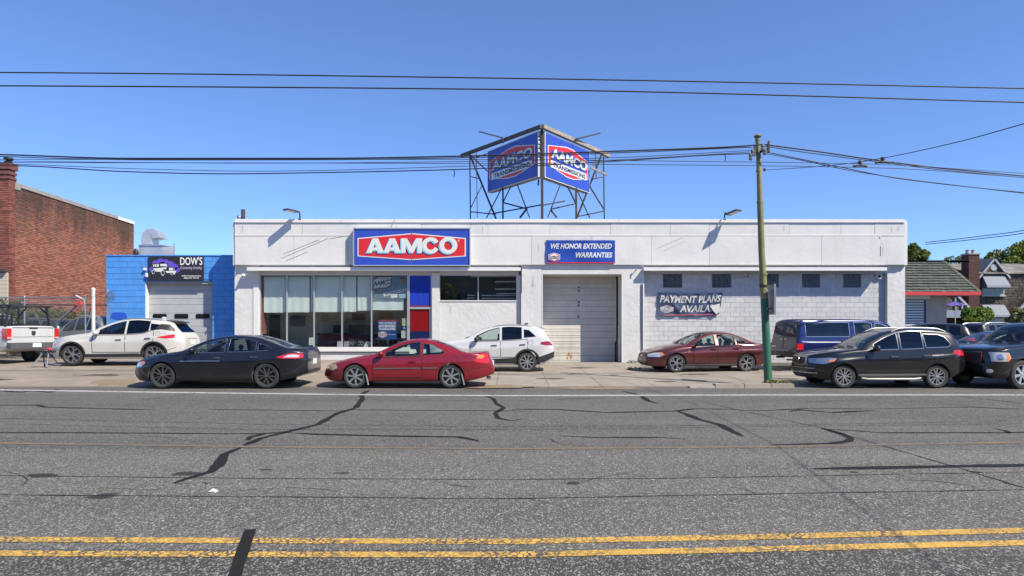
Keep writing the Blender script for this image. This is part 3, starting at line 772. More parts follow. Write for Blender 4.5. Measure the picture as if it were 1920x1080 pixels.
for k, (h, l) in enumerate(((.07, .7), (.115, .8), (.125, .75), (.12, .62))):
    MB().hexa([(x, 18.98, 0), (x + l, 18.98, 0), (x + l, 19.28, 0), (x, 19.28, 0), (x + .01, 19.0, h - (.03 if k == 0 else 0)), (x + l - .01, 19.0, h), (x + l - .01, 19.28, h), (x + .01, 19.28, h - (.03 if k == 0 else 0))]).build('kerb', KERBM, kind='structure'); x += l + .012
DIRT = M('dry_dirt', (.22, .17, .11), .95, var=.3, vscale=12, bump=.02, bscale=25)
for px, py, rx, ry, z_ in ((215, 722, 48, 3.2, .03), (930, 727, 70, 3, .03), (1130, 729, 90, 2, .012)):
    K = 26; P = []
    for k in range(K):
        a = 2 * math.pi * k / K; q = 1 + rs.uniform(-.3, .25); v = Vector(gp(px + rx * q * math.cos(a), py + ry * q * math.sin(a))); P.append((v.x, v.y, zg(v.x, v.y) + z_))
    MB().add(P, [tuple(range(K))]).build('dirt_patch', DIRT, kind='structure')

for x, y, rx, ry in ((1.2, 21.5, 1.0, .5), (4.6, 20.6, .9, .4), (6.2, 23.0, 1.2, .6), (-1.5, 20.4, .8, .4), (-13, 21.6, 1.6, .7), (-9.8, 22.5, 1.4, .6), (-15.5, 20.6, 1.1, .5), (2.6, 25.6, 1.3, .7), (8.6, 21.4, 1.0, .5), (3.4, 22.7, .5, .3), (-7.3, 21.0, .9, .4), (-18, 22.6, 1.8, .8), (5.3, 26.4, 1.0, .6)):
    K = 24; MB().add([(x + rx * math.cos(2 * math.pi * k / K), y + ry * math.sin(2 * math.pi * k / K), zg(x + rx * math.cos(2 * math.pi * k / K), y + ry * math.sin(2 * math.pi * k / K)) + .034) for k in range(K)], [tuple(range(K))]).build('pavement_stain', STAIN2, kind='structure')

# ------------------------------------------------------------------ the repair shop
YC, YP, YG, YS_, YB = 28.15, 28.2, 28.3, 28.42, 28.6
GZ = .2
shop = empty('repair_shop', (0, 28.4, GZ), 'long low white-painted repair shop with a metal-panelled parapet', 'building')
def fpart(name, mat, p0, p1, y0, y1, d0, d1=None, parent=None, zb=None, zt=None, **t):
    """box given by its front face in the picture: columns p0..p1, rows y0..y1, front at distance d0"""
    d1 = d1 or d0 + .2
    return Q(name, parent or shop, mat, wx(p0, d0), wx(p1, d0), d0, d1, zb if zb is not None else wz(y1, d0), zt if zt is not None else wz(y0, d0), **t)
XL, XR = wx(440, YS_), wx(1697, YS_)
ZP = wz(497, YP)
INW = M('cream_interior_wall', (.62, .58, .5), .8, var=.1)
Q('side_wall', shop, WHITE, XL, XL + .25, YS_ + .25, 46, GZ - .3, wz(413, YP)); Q('side_wall', shop, WHITE, XR - .25, XR, YS_ + .25, 46, GZ - .3, wz(413, YP))
Q('rear_wall', shop, WHITE, XL + .25, XR - .25, 45.7, 46, GZ - .3, wz(413, YP)); Q('roof', shop, M('roof_felt', (.1, .1, .1), .9), XL + .25, XR - .25, YG + .4, 45.7, ZP + .9, ZP + 1.1)
Q('ceiling', shop, M('ceiling_white', (.5, .5, .48), .8), XL + .25, XR - .25, YG + .4, 40, ZP - .25, ZP - .12)
Q('parapet', shop, MORTAR, XL, XR, YP + .05, YG + .4, ZP - .0, wz(414, YP))
# panels of the parapet
def panel(p0, p1, y0, y1, tilt=0):
    a, b, c, d = wx(p0 + .25, YP), wx(p1 - .25, YP), wz(y1 - .25, YP), wz(y0 + .25, YP); f = YP + rs.uniform(-.006, .006)
    mb = MB(); G = []
    for i in range(7):
        G.append([(a + (b - a) * i / 6, f - .012 * math.sin(math.pi * i / 6) * math.sin(math.pi * j / 3) * tilt, c + (d - c) * j / 3) for j in range(4)])
    return mb.grid(G, skirt=(0, .05, 0)).build('metal_panel', PANEL, shop, smooth=30)
u = [440, 567, 667, 790, 882, 915, 1031, 1145, 1257, 1330, 1425, 1480, 1577, 1640, 1697]; l = [440, 551, 652, 770, 882, 997, 1110, 1222, 1330, 1428, 1540, 1652, 1697]
for a, b in zip(u, u[1:]): panel(a, b, 417.5, 440.5, rs.uniform(-1, 1.2))
for a, b in zip(l, l[1:]): panel(a, b, 442.0, 496.5, rs.uniform(-.5, 2))
fpart('panel_flashing', TRIM, 440, 1697, 440, 442, YP - .012, YP + .04)
for a, b in ((440, 640), (640, 905), (905, 1160), (1160, 1410), (1410, 1560), (1560, 1697.5)): fpart('coping', TRIM, a + .2, b - .2, 411 + rs.uniform(-.4, .4), 417, YC, YG + .45)
# front walls
def wbox(name, mat, p0, p1, y0, y1, d0, d1): return fpart(name, mat, p0, p1, y0, y1, d0, d1, zb=GZ - .3 if y1 is None else None)
wbox('wall', WHITE, 440, 486, 497, None, YS_, YS_ + .3)
fpart('corner_strip', TRIM, 475, 485, 532, 690, YS_ - .03, YS_ - .002)
fpart('header_beam', GREYP, 486, 973, 497, 516.5, YS_ + .06, YS_ + .3); fpart('header_beam', GREYP, 1209, 1662, 497, 513, YB - .1, YB + .2)
fpart('stall_riser', WHITE, 486, 767, 652, 690, YS_ + .02, YS_ + .28, zb=GZ - .3); fpart('sill', TRIM, 486, 768, 651, 659, YS_ - .06, YS_ + .26)
fpart('ground_ledge', M('grey_ledge', (.3, .3, .3), .7), 486, 768, 660, 663, YS_ - .015, YS_ + .018)
fpart('pilaster', WHITE, 810, 824, 512, 690, YS_ - .02, YS_ + .3, zb=GZ - .3)
fpart('wall', WHITE, 824.5, 976, 564, 690, YS_ + .03, YS_ + .3, zb=GZ - .3); fpart('wall', WHITE, 968, 976, 516, 564, YS_ + .03, YS_ + .3)
fpart('door_sill', TRIM, 767, 810, 655, 690, YS_ + .02, YS_ + .4, zb=GZ - .3)
YD = 29.5
fpart('wall', WHITE, 977, 1016.5, 497.3, 690, YG, YD + .1, zb=GZ - .3); fpart('wall', WHITE, 1167, 1208, 497.3, 690, YG, YD + .1, zb=GZ - .3)
fpart('lintel', WHITE, 1016.6, 1166.9, 497.3, 514, YG, YD + .1)
for p in (1016.2, 1165.8): fpart('corner_guard', TRIM, p, p + 1.6, 514, 682, YG - .012, YG - .001)
fpart('wall', WHITE, 1664, 1697, 497.3, 690, YS_ - .02, YB + .2, zb=GZ - .3)
# canopies
for a, b in ((463, 976), (1207.5, 1663)):
    d0 = 28.03
    fpart('canopy', TRIM, a, b, 501.5, 506.5, d0, YS_ + .05); fpart('canopy_fascia', TRIM, a - .3, b + .3, 501, 507.5, d0 - .02, d0 - .001)
# block wall, block by block
base = Q('block_wall', shop, MORTAR, wx(1208, YB), wx(1664, YB), YB + .012, YB + .2, GZ - .3, wz(497, YB))
bw, bh = .4, .2; x0, x1 = wx(1208.5, YB), wx(1662, YB); zt = wz(513.5, YB); gw = [(1243, 1279), (1335, 1371), (1424, 1460), (1504, 1537.5), (1581, 1614.5)]
holes = [(wx(a, YB), wx(b, YB)) for a, b in gw]; zh = wz(539.5, YB)
blocks = []; r = 0
while zt - (r + 1) * bh > .12:
    zb_, z1 = zt - (r + 1) * bh, zt - r * bh; xx = x0 - (bw / 2 if r % 2 else 0)
    while xx < x1:
        segs = [(max(xx, x0), min(xx + bw, x1))]
        if z1 > zh + .02:
            for a, b in holes:
                segs = [q for s0, s1 in segs for q in ((s0, min(s1, a)), (max(s0, b), s1)) if q[1] - q[0] > .03]
        for s0, s1 in segs:
            if s1 - s0 > .04: blocks.append((s0, s1, zb_, z1))
        xx += bw
    r += 1
rest = MB(); rb = random.Random(5); meshes = {}
for i, (a, b, c_, d_) in enumerate(blocks):
    g = .005; y = YB + rb.uniform(-.005, .004)
    if i < 300: Q('block', base, BLOCKW, a + g, b - g, y, YB + .03, c_ + g, d_ - g)
    else: rest.box(a + g, b - g, y, YB + .03, c_ + g, d_ - g)
rest.build('blockwork', BLOCKW, base, kind='stuff')
# glass blocks
GBL = M('glass_block', (.05, .065, .075), .06, var=.5, vscale=14, coat=1.0, bump=.02, bscale=14, objrand=.3); gbm = None
for a, b in gw:
    xa, xb, za, zb_ = wx(a, YB), wx(b, YB), zh, wz(513.8, YB)
    fr = Q('glass_block_window', shop, M('dark_window_joint', (.12, .13, .14), .6), xa, xb, YB + .0, YB + .08, za, zb_)
    for i in range(4):
        for j in range(3):
            u0 = xa + .015 + (xb - xa - .03) * i / 4 + .008; u1 = xa + .015 + (xb - xa - .03) * (i + 1) / 4 - .008; v0 = za + .015 + (zb_ - za - .03) * j / 3 + .008; v1 = za + .015 + (zb_ - za - .03) * (j + 1) / 3 - .008; k = .03
            MB().hexa([(u0, YB + .02, v0), (u0, YB + .02, v1), (u1, YB + .02, v1), (u1, YB + .02, v0), (u0 + k, YB - .02, v0 + k), (u0 + k, YB - .02, v1 - k), (u1 - k, YB - .02, v1 - k), (u1 - k, YB - .02, v0 + k)]).build('glass_block', GBL, fr)
# garage door
DOORM = M('old_white_door_paint', (.6, .575, .515), .55, var=.08, vscale=2.5, dirt=.35, dirtc=(.3, .26, .2), dscale=1.3, dstretch=(1, 1, .3), objrand=.08)
gd_ = Q('garage_door', shop, M('door_gap_dark', (.1, .1, .1), .8), wx(1014, YD), wx(1155, YD), YD + .06, YD + .1, GZ, wz(515, YD))
rows = [521, 531, 540, 553, 563, 575, 584, 597, 609, 622, 633, 645, 654, 667, 680.5]; x0, x1 = wx(1016.5, YD), wx(1152.5, YD)
for a, b in zip(rows, rows[1:]):
    z1, z0 = wz(a, YD) - .006, wz(b, YD) + .006; h = z1 - z0
    MB().box(x0, x1, YD, YD + .055, z0, z1).box(x0 + .01, x1 - .01, YD - .012, YD, z0 + h * .42, z0 + h * .5).build('door_section', DOORM, gd_)
fpart('door_frame', DOORM, 1014, 1155, 516, 520.5, YD - .03, YD + .06); fpart('door_track', DOORM, 1152.8, 1155.5, 521, 640, YD - .06, YD + .05)
fpart('door_stile', DOORM, 1048.8, 1049.6, 521, 568, YD - .014, YD - .001)
for y in (537, 543, 565, 571, 592): fpart('door_bolt', BLACKP, 1083 + (y % 2), 1085.5 + (y % 2), y, y + 3.4, YD - .02, YD + .01)
RUSTS = M('rust_stain', (.42, .2, .05), .8, var=.4, vscale=20)
for px, py, a, b in ((1067, 664, 2.2, 3.5), (1071, 668, 1.6, 4), (1064, 671, 1.2, 2.5)):
    P = [(wx(px + a * math.cos(t) * rs.uniform(.7, 1.2), YD), wz(py + b * math.sin(t) * rs.uniform(.8, 1.2), YD)) for t in np.linspace(0, 6.0, 14)]
    flat(P, lambda u, v, w_: (u, YD - .0135 - w_, v), .002, RUSTS, gd_, 'rust_stain')
fpart('door_bumper', M('bent_steel', (.1, .09, .08), .6), 1156, 1159, 640, 682, YG + .7, YG + .8); fpart('door_bumper', TRIM, 1159.8, 1162, 610, 682, YG + .45, YG + .52)
# conduit, downpipe
CND = M('white_conduit', (.7, .7, .7), .5)
MB().tube([(wx(1206, YG), YG - .04, wz(532, YG)), (wx(1206, YG), YG - .04, wz(654, YG))], .03, 8).build('conduit', CND, shop); MB().tube([(wx(1202.5, YG), YG - .03, wz(532, YG)), (wx(1202.3, YG), YG - .03, wz(600, YG)), (wx(1203.5, YG), YG - .03, wz(660, YG))], .014, 6).build('conduit', M('dark_conduit', (.08, .08, .08), .5), shop)
MB().tube([(wx(978, YG), YG - .02, wz(500, YG)), (wx(978, YG), YG - .02, wz(550, YG))], .01, 6).build('conduit', BLACKP, shop)
DRIP = softmat('drip_stain', (.33, .29, .24), .35, .8, 9.0, (2, 0, 2))
for k, (px, y0, y1, w_, dd) in enumerate(((1672, 417, 443, 2, YP), (1684, 414, 444, 2.5, YP), (1655, 440, 497, 3, YP), (1470, 414, 443, 2, YP), (905, 414, 443, 2, YP), (455, 414, 444, 3, YP), (1330, 440, 480, 2, YP), (1010, 440, 488, 2, YP), (1000, 498, 560, 3, YG), (845, 562, 595, 3, YS_ + .03))):
    a, b, c_, e = wx(px - w_, dd), wx(px + w_, dd), wz(y1, dd), wz(y0, dd)
    MB().add([(a, dd - .016 - .0004 * k, c_), (b, dd - .016 - .0004 * k, c_), (b, dd - .016 - .0004 * k, e), (a, dd - .016 - .0004 * k, e)], [(0, 1, 2, 3)]).build('drip_stain', DRIP, shop)
# ---- shop front
YF = YS_ + .1
SHOPG = glass('shop_window_glass', (.93, .96, .95), .075)
P_IN = wx(977, YF)
Q('interior_floor', shop, M('shop_floor', (.42, .4, .36), .5), XL + .25, P_IN, YS_ + .3, 30.95, GZ - .05, GZ + .25); Q('partition', shop, INW, XL + .25, P_IN, 30.95, 31.1, GZ - .05, ZP - .25); Q('partition', shop, INW, P_IN, P_IN + .15, YD + .15, 34.2, GZ, ZP - .25); Q('partition', shop, INW, wx(815, YF), wx(818, YF), YF + .1, 30.95, GZ + .25, ZP - .25)
Q('partition', shop, INW, wx(1012, 30), wx(1208, 30), 33, 33.2, GZ, ZP - .25)
mull = [487.5, 537.5, 588.5, 641, 696.5, 764.5]
sf = fpart('shop_front', M('dark_bronze_frame', (.05, .045, .04), .4, metal=.4), 486, 767, 515, 518, YF - .03, YF + .06)
for i, p in enumerate(mull): fpart('mullion', ALU, p - 1.1, p + 1.1, 517, 651, YF - .05, YF + .05, parent=sf)
for p in (605 / 4 + 430, 955 / 4 + 430): fpart('inner_mullion', M('dark_bronze_frame', (.05, .045, .04), .4), p - .9, p + .9, 517, 585, YF + .16, YF + .2, parent=sf)
for a, b in zip(mull, mull[1:]): fpart('pane', SHOPG, a + 1.1, b - 1.1, 517.5, 650.5, YF - .004, YF + .004, parent=sf)
fpart('brick_reveal', M('brick_reveal', (.3, .1, .07), .8, var=.3, vscale=8), 489, 494, 517, 650, YF + .12, YF + .5, parent=shop)
BLIND = M('white_roller_blind', (.74, .79, .77), .8, var=.04)
for a, b, e in ((495, 535.5, 586), (540, 580.5, 585.5), (582.5, 586.5, 585), (591, 640, 585), (643.5, 668, 584.5), (670.5, 695, 582.5), (699, 757, 581.5)):
    d_ = YF + .1; xa, xb = wx(a, d_), wx(b, d_); n = 14
    G = [[(xa + (xb - xa) * i / n, d_ + (.009 * math.sin(i * 1.1 + a) * (j / 5) + .003 * math.sin(i * 2.7)), wz(516.5 + (e - 516.5) * j / 5 + (rs.uniform(-.4, .4) if j == 5 else 0), d_)) for j in range(6)] for i in range(n + 1)]
    MB().grid(G, skirt=(0, .004, 0)).build('roller_blind', BLIND, shop, smooth=60)
DWD = M('dark_wood', (.07, .045, .03), .5); MRN = M('maroon_reflection', (.13, .015, .02), .3, coat=.5)
ct = Q('standin_counter', shop, MRN, wx(600, 30.4), wx(752, 30.4), 30.1, 30.6, GZ + .25, 1.42); Q('counter_top', ct, DWD, wx(596, 30.4), wx(756, 30.4), 30.02, 30.65, 1.42, 1.48); Q('counter_cabinet', ct, DWD, wx(655, 30.4), wx(700, 30.4), 30.25, 30.6, 1.48, 1.85); Q('counter_screen', ct, BLACKP, wx(625, 30.4), wx(640, 30.4), 30.3, 30.34, 1.5, 1.85)  # made-up counter, its maroon standing in for a red car's reflection
for a, b, y0, y1, c in ((545, 572, 592, 612, (.12, .12, .13)), (602, 616, 588, 603, (.5, .45, .3)), (660, 684, 588, 600, (.25, .1, .08)), (505, 525, 590, 640, (.06, .05, .045)), (712, 735, 586, 598, (.45, .33, .06))): fpart('wall_picture', M('picture_%d' % a, c, .5), a, b, y0, y1, 30.9, 30.945)
# door
fpart('door_frame', ALU, 765.7, 768, 516, 655, YF - .05, YF + .08); fpart('door_frame', ALU, 807.5, 810, 516, 655, YF - .05, YF + .08); fpart('door_frame', ALU, 768, 807.5, 575.5, 579.5, YF - .05, YF + .08)
tr = fpart('transom_panel', M('glossy_blue_panel', (.02, .05, .42), .08, coat=1), 768.2, 807.3, 517, 575, YF, YF + .05)
for p in (777, 789, 803): fpart('reflection_strip', M('painted_blue_reflection', (.05, .09, .5), .3), p, p + .6, 548, 574, YF - .006, YF, parent=tr)  # thin vertical reflections painted on as pale blue strips
fpart('transom_rail', M('maroon_rail', (.16, .02, .03), .3), 768.2, 807.3, 572.5, 575.2, YF - .02, YF - .001, parent=tr)
dr = fpart('entrance_door', M('glossy_red_panel', (.21, .008, .010), .1, coat=1), 768.2, 805, 580, 621, YF, YF + .05); fpart('kick_panel', M('glossy_navy_panel', (.01, .02, .075), .1, coat=1), 768.2, 805, 621, 655, YF, YF + .05, parent=dr); fpart('handle', CHROME, 768.8, 770, 606, 613, YF - .05, YF, parent=dr)
fpart('door_stile', ALU, 805, 807.2, 580, 655, YF - .02, YF + .05, parent=dr)
# office window
ow = fpart('office_window', M('dark_bronze_frame', (.05, .045, .04), .4), 824.5, 968, 513, 516, YF - .02, YF + .06)
fpart('mullion', ALU, 895.6, 897.4, 516, 563, YF - .03, YF + .05, parent=ow); fpart('sill', TRIM, 824.5, 968, 563, 565, YF - .1, YF + .06, parent=ow)
for a, b in ((825, 895.6), (897.4, 968)): fpart('pane', SHOPG, a, b, 516, 563, YF - .004, YF + .004, parent=ow)
for a, b, y in ((883, 967, 516.8), (928, 967, 527), (928, 967, 541), (931, 967, 549.5), (876, 890, 553), (903, 967, 553), (876, 890, 558), (903, 967, 558.5)): fpart('shelf', WPAPER, a, b, y, y + 1.6, YF + .9, YF + 1.2)
fpart('shelf_back', DARK, 830, 975, 510, 580, YF + 1.25, YF + 1.3)

# ------------------------------------------------------------------ the blue garage
YU = 29.4; blue = empty('blue_garage', (wx(320, YU), YU, .38), 'bright blue-painted block garage with a grey roller door', 'building')
def bpart(name, mat, p0, p1, y0, y1, d0, d1, parent=None, **k): return fpart(name, mat, p0, p1, y0, y1, d0, d1, parent=parent or blue, **k)
xb0, xb1 = wx(199, YU), XL - .02
BJ = M('blue_joint', (.045, .17, .5), .8)
xd0, xd1 = wx(272, YU), wx(398, YU)
Q('wall', blue, BJ, xb0, xd0, YU + .012, YU + .4, .1, wz(480, YU)); Q('wall', blue, BJ, xd1, xb1, YU + .012, YU + .4, .1, wz(480, YU)); Q('wall', blue, BJ, xd0, xd1, YU + .012, YU + .4, wz(527, YU), wz(480, YU))
Q('side_wall', blue, BLUEW, xb0, xb0 + .3, YU + .4, 40, .1, wz(480, YU)); Q('roof', blue, M('roof_felt', (.1, .1, .1), .9), xb0 + .3, xb1, YU + .4, 40, 4.4, 4.6); Q('coping', blue, BLUEW, xb0 - .02, xb1, YU - .03, YU + .42, wz(480, YU), wz(478, YU))
bh = .25; zt = wz(480, YU); r = 0
while zt - r * bh > .2:
    z1, z0 = zt - r * bh, zt - (r + 1) * bh
    for ra, rb_ in ((xb0, xd0), (xd1, xb1), (xd0, xd1)):
        if ra == xd0 and rb_ == xd1 and z0 < wz(528, YU): continue
        xx = xb0 - (.3 if r % 2 else 0)
        while xx < rb_:
            a, b = max(xx, ra), min(xx + .6, rb_)
            if b - a > .04: Q('block', blue, BLUEW, a + .006, b - .006, YU + rs.uniform(-.008, .004), YU + .03, z0 + .007, z1 - .007)
            xx += .6
    r += 1
for i in range(1):
    P = [(wx(223 + 15 * math.cos(t) * (1 + .12 * math.sin(5 * t)), YU), wz(592 + 6.5 * (abs(math.sin(t)) ** .5 * (1 if math.sin(t) > 0 else -1)), YU)) for t in np.linspace(0, 6.1, 30)]
    flat(P, lambda u, v, w_: (u, YU - .01 - w_, v), .004, M('deep_blue_paint', (.02, .09, .5), .5), blue, 'paint_patch')
YV = YU + .28
BD = M('grey_roller_door', (.4, .42, .43), .5, var=.06, dirt=.15, dirtc=(.3, .28, .25), objrand=.04)
bd = Q('garage_door', blue, M('door_gap_dark', (.1, .1, .1), .8), xd0, xd1 - .05, YV + .05, YV + .09, .3, wz(526, YU))
rows = [533, 545, 559.5, 571, 587, 598.5, 611, 624, 637, 650, 664, 680]; x0, x1 = wx(275, YV), wx(398.5, YV)
for a, b in zip(rows, rows[1:]):
    z1, z0 = wz(a, YV) - .005, wz(b, YV) + .005
    ds = Q('door_section', bd, BD, x0, x1, YV, YV + .05, z0, z1)
    if a == 587:
        for p in (286.5, 327, 367):
            P = []
            for cx_, cy_, a0 in ((p + 24, 588.5 + 2, -90), (p + 24, 597 - 2, 0), (p + 2.5, 597 - 2, 90), (p + 2.5, 588.5 + 2, 180)):
                P += [(wx(cx_ + 2.2 * math.cos(R(a0 + t)), YV), wz(cy_ + 2.0 * math.sin(R(a0 + t)), YV)) for t in (0, 30, 60, 90)]
            flat(P, lambda u, v, w_: (u, YV - .004 - w_, v), .012, M('black_glass', (.012, .013, .015), .06, coat=1), bd, 'door_window')
bpart('door_header', M('grey_header', (.3, .31, .32), .5), 272, 398, 526.2, 532.5, YU + .06, YU + .27); bpart('door_frame', TRIM, 271.8, 273.6, 533, 690, YU + .02, YU + .27, zb=.3)
bpart('side_lamp', TRIM, 268.5, 272.5, 502, 506.5, YU - .12, YU); bpart('side_lamp', TRIM, 272.5, 276, 512, 519, YU - .12, YU - .01)

# ------------------------------------------------------------------ brick building on the left
XW = -26.0; YBK = lambda p: 26.0 * FPX / (960 - p)
brick = empty('brick_building', (XW, 36, .38), 'old red brick building whose long side wall runs back from the street', 'building')
BRK = M('weathered_red_brick', (.36, .135, .085), .9, island=.4, dirt=.35, dirtc=(.16, .10, .07), dscale=.42, dstretch=(1, 1.3, .45), dth=(.49, .68), bump=.003, bscale=60)
Y0b, Y1b = YBK(27), YBK(251)
def ztop(y): return 9.3 - .26 * (y - Y0b) / (Y1b - Y0b)
MORT = M('brick_mortar', (.06, .045, .038), .95)
xa_, xb_ = XW - 9, XW - .012
MB().hexa([(xa_, Y0b, .1), (xb_, Y0b, .1), (xb_, Y1b, .1), (xa_, Y1b, .1), (xa_, Y0b, ztop(Y0b) - .02), (xb_, Y0b, ztop(Y0b) - .02), (xb_, Y1b, ztop(Y1b) - .02), (xa_, Y1b, ztop(Y1b) - .02)]).build('wall', MORT, brick)
def brickface(mb, axis, a0, a1, pos, z0, zf, out):
    z = z0; r = 0
    while z < zf(a0) - .02:
        a = a0 - (.14 if r % 2 else 0)
        while a < a1:
            s0, s1 = max(a, a0), min(a + .27, a1)
            if s1 - s0 > .03 and z + .08 < zf(s0) + .02:
                o = rb.uniform(.004, .018)
                if axis == 'y': mb.box(pos - .02, pos + o * out, s0 + .006, s1 - .006, z + .008, z + .08)
                else: mb.box(s0 + .006, s1 - .006, pos + o * out, pos + .02, z + .008, z + .08)
            a += .28
        z += .092; r += 1
def soot(m):
    """dark runs washed down the upper wall from the coping"""
    nt = m.node_tree; b = nt.nodes['Principled BSDF']; src = b.inputs['Base Color'].links[0].from_socket
    tc = nt.nodes.new('ShaderNodeTexCoord'); sp_ = nt.nodes.new('ShaderNodeSeparateXYZ'); nt.links.new(tc.outputs['Object'], sp_.inputs[0])
    zr = nt.nodes.new('ShaderNodeMapRange'); zr.inputs[1].default_value = 5.0; zr.inputs[2].default_value = 8.6; nt.links.new(sp_.outputs[2], zr.inputs[0])
    n1 = noise(nt, tc.outputs['Object'], 1.0, 6, .7, (1, 1.3, .3)); mu = nt.nodes.new('ShaderNodeMath'); mu.operation = 'MULTIPLY'; nt.links.new(zr.outputs[0], mu.inputs[0]); nt.links.new(n1, mu.inputs[1])
    f = ramp(nt, mu.outputs[0], [(.22, 0.0), (.5, .8)]); nt.links.new(mixc(nt, f, src, (.055, .038, .03)), b.inputs['Base Color'])
soot(BRK)
mb = MB(); brickface(mb, 'y', Y0b, Y1b, XW - .012, .38, ztop, 1); mb.build('brickwork', BRK, brick, normals=False, kind='stuff')
YA = YBK(15); HP = CAMH + (HORY - 304) * YA / FPX
zc = lambda a: HP - .3
Q('pilaster', brick, MORT, XW - 1.4, XW + .038, YA + .02, Y0b - .005, .1, HP - .3)
mb = MB(); brickface(mb, 'y', YA, Y0b, XW + .04, .38, zc, 1); brickface(mb, 'x', XW - 1.4, XW + .04, YA + .02, 4.6, zc, -1); mb.build('brickwork', M('dark_red_brick', (.26, .085, .06), .9, island=.45, dirt=.4, dirtc=(.08, .05, .045), dscale=.8), brick, normals=False, kind='stuff')
CAP = M('dark_brick_cap', (.16, .06, .05), .9, var=.3, vscale=6, bump=.01)
for k, (h0, h1, o) in enumerate(((-.85, -.72, .05), (-.62, -.45, .06), (-.36, -.02, .1))): Q('pilaster_course', brick, CAP, XW - 1.5, XW + .04 + o, YA - o, Y0b + o, HP + h0, HP + h1)
MB().lathe([(.16, 0), (.2, .08), (.1, .14), (.22, .2), (.22, .28), (.02, .3)], (XW - .12, YA + .2, HP - .02), 12).build('finial', BLACKP, brick)
CST = M('grey_coping_stone', (.30, .28, .25), .85, var=.2, vscale=5)
Yc = [Y0b + .003] + [YBK(p) for p in (30, 33, 38)]; Zc = [wz(332, Yc[0]), wz(339, Yc[1]), wz(344, Yc[2]), ztop(Yc[3]) + .06]
for (ya, za), (yb, zb_) in zip(list(zip(Yc, Zc)), list(zip(Yc, Zc))[1:]): MB().hexa([(XW - .25, ya, 9.0), (XW + .03, ya, 9.0), (XW + .03, yb, 9.0), (XW - .25, yb, 9.0), (XW - .25, ya, za), (XW + .03, ya, za), (XW + .03, yb, zb_), (XW - .25, yb, zb_)]).build('coping_stone', CST, brick)
ys = list(np.linspace(YBK(38), Y1b + .02, 12))
for i, (a, b) in enumerate(zip(ys, ys[1:])): MB().hexa([(XW - .3, a + .006, ztop(a) - .14), (XW + .05, a + .006, ztop(a) - .14), (XW + .05, b - .006, ztop(b) - .14), (XW - .3, b - .006, ztop(b) - .14), (XW - .3, a + .006, ztop(a) + .06), (XW + .05, a + .006, ztop(a) + .06), (XW + .05, b - .006, ztop(b) + .06), (XW - .3, b - .006, ztop(b) + .06)]).build('coping_stone', CST if i < 9 else TRIM, brick)
CREAM = M('cream_siding', (.5, .44, .33), .7)
for k in range(20): Q('siding_board', brick, CREAM, XW - 1.8, XW + .03, YA - .1 - .004 * (k % 2), YA, .4 + k * .21, .6 + k * .21)
Q('awning_edge', brick, M('dark_awning', (.06, .05, .05), .7), XW - 1.9, XW + .02, YA - .3, YA, 4.62, 4.74)

# ------------------------------------------------------------------ small building with a shingled roof (right)
DS = 42.0; stn = empty('shingle_roofed_building', (wx(1740, DS), DS, .05), 'small grey rendered building with a green-grey shingle roof and a red fascia', 'building')
GR = M('grey_render', (.36, .33, .31), .85, var=.1, bump=.008, bscale=20)
Q('wall', stn, GR, 21, wx(1775, DS), DS, DS + 6, 0, 3.85)
xe1 = wx(1837, 41.0); ze = wz(549, 41.0); xr1 = wx(1768, 44.6); zr = wz(490.5, 44.6)
MB().add([(20.5, 41, ze), (xe1, 41, ze), (xr1, 44.6, zr), (20.5, 44.6, zr), (xr1, 48.2, ze + .4), (20.5, 48.2, ze + .4)], [(0, 1, 2, 3), (3, 2, 4, 5), (0, 5, 4, 1), (1, 4, 2), (0, 3, 5)]).build('roof', M('roof_underlay', (.07, .075, .065), .9), stn)
Q('fascia', stn, M('red_fascia_paint', (.55, .04, .045), .5), 20.5, xe1 + .05, 40.93, 40.99, ze - .14, ze + .06); Q('soffit', stn, M('soffit_white', (.6, .57, .52), .7), 20.5, xe1, 40.995, DS, ze - .12, ze - .06); Q('fascia', stn, M('red_fascia_paint', (.55, .04, .045), .5), xe1 - .0, xe1 + .05, 40.995, 48, ze - .14, ze + .06)
SH = M('green_grey_shingle', (.095, .105, .085), .9, objrand=.3, var=.1, vscale=8, bump=.006, bscale=50)
nr = 12; e0, r0 = Vector((0, 41, ze)), Vector((0, 44.6, zr)); nrm = Vector((0, -(zr - ze), 3.6)).normalized()
for j in range(nr):
    p0, p1 = e0.lerp(r0, j / nr), e0.lerp(r0, min((j + 1.15) / nr, 1)); xend = xe1 + (xr1 - xe1) * j / nr; xx = 20.7 - (.17 if j % 2 else 0)
    while xx < xend:
        a, b = xx + .012, min(xx + .33, xend); h0 = .075 + rb.uniform(0, .03)
        q = [(a, p0.y, p0.z), (b, p0.y, p0.z), (b, p1.y, p1.z), (a, p1.y, p1.z)]
        MB().hexa([tuple(Vector(v) + nrm * .004) for v in q] + [tuple(Vector(v) + nrm * (h0 if k < 2 else .012)) for k, v in enumerate(q)]).build('shingle', SH, stn); xx += .34
for k in range(10):
    a = e0.lerp(r0, k / 10); b = e0.lerp(r0, (k + 1) / 10 - .01); xa, xb = xe1 + (xr1 - xe1) * k / 10, xe1 + (xr1 - xe1) * (k + 1) / 10; MB().bar((xa, a.y, a.z + .06), (xb, b.y, b.z + .06), .22, .07).build('verge_tile', SH, stn)
for k in range(21): Q('ridge_tile', stn, SH, 20.7 + k * .36, 22.6 + k * .36 + .35, 44.45, 44.75, zr - .02, zr + .06 + .01 * (k % 2))
rd = Q('shutter_door', stn, M('navy_frame', (.02, .03, .1), .5), wx(1690, DS - .05), wx(1736.5, DS - .05), DS - .05, DS - .005, .05, wz(563.5, DS))
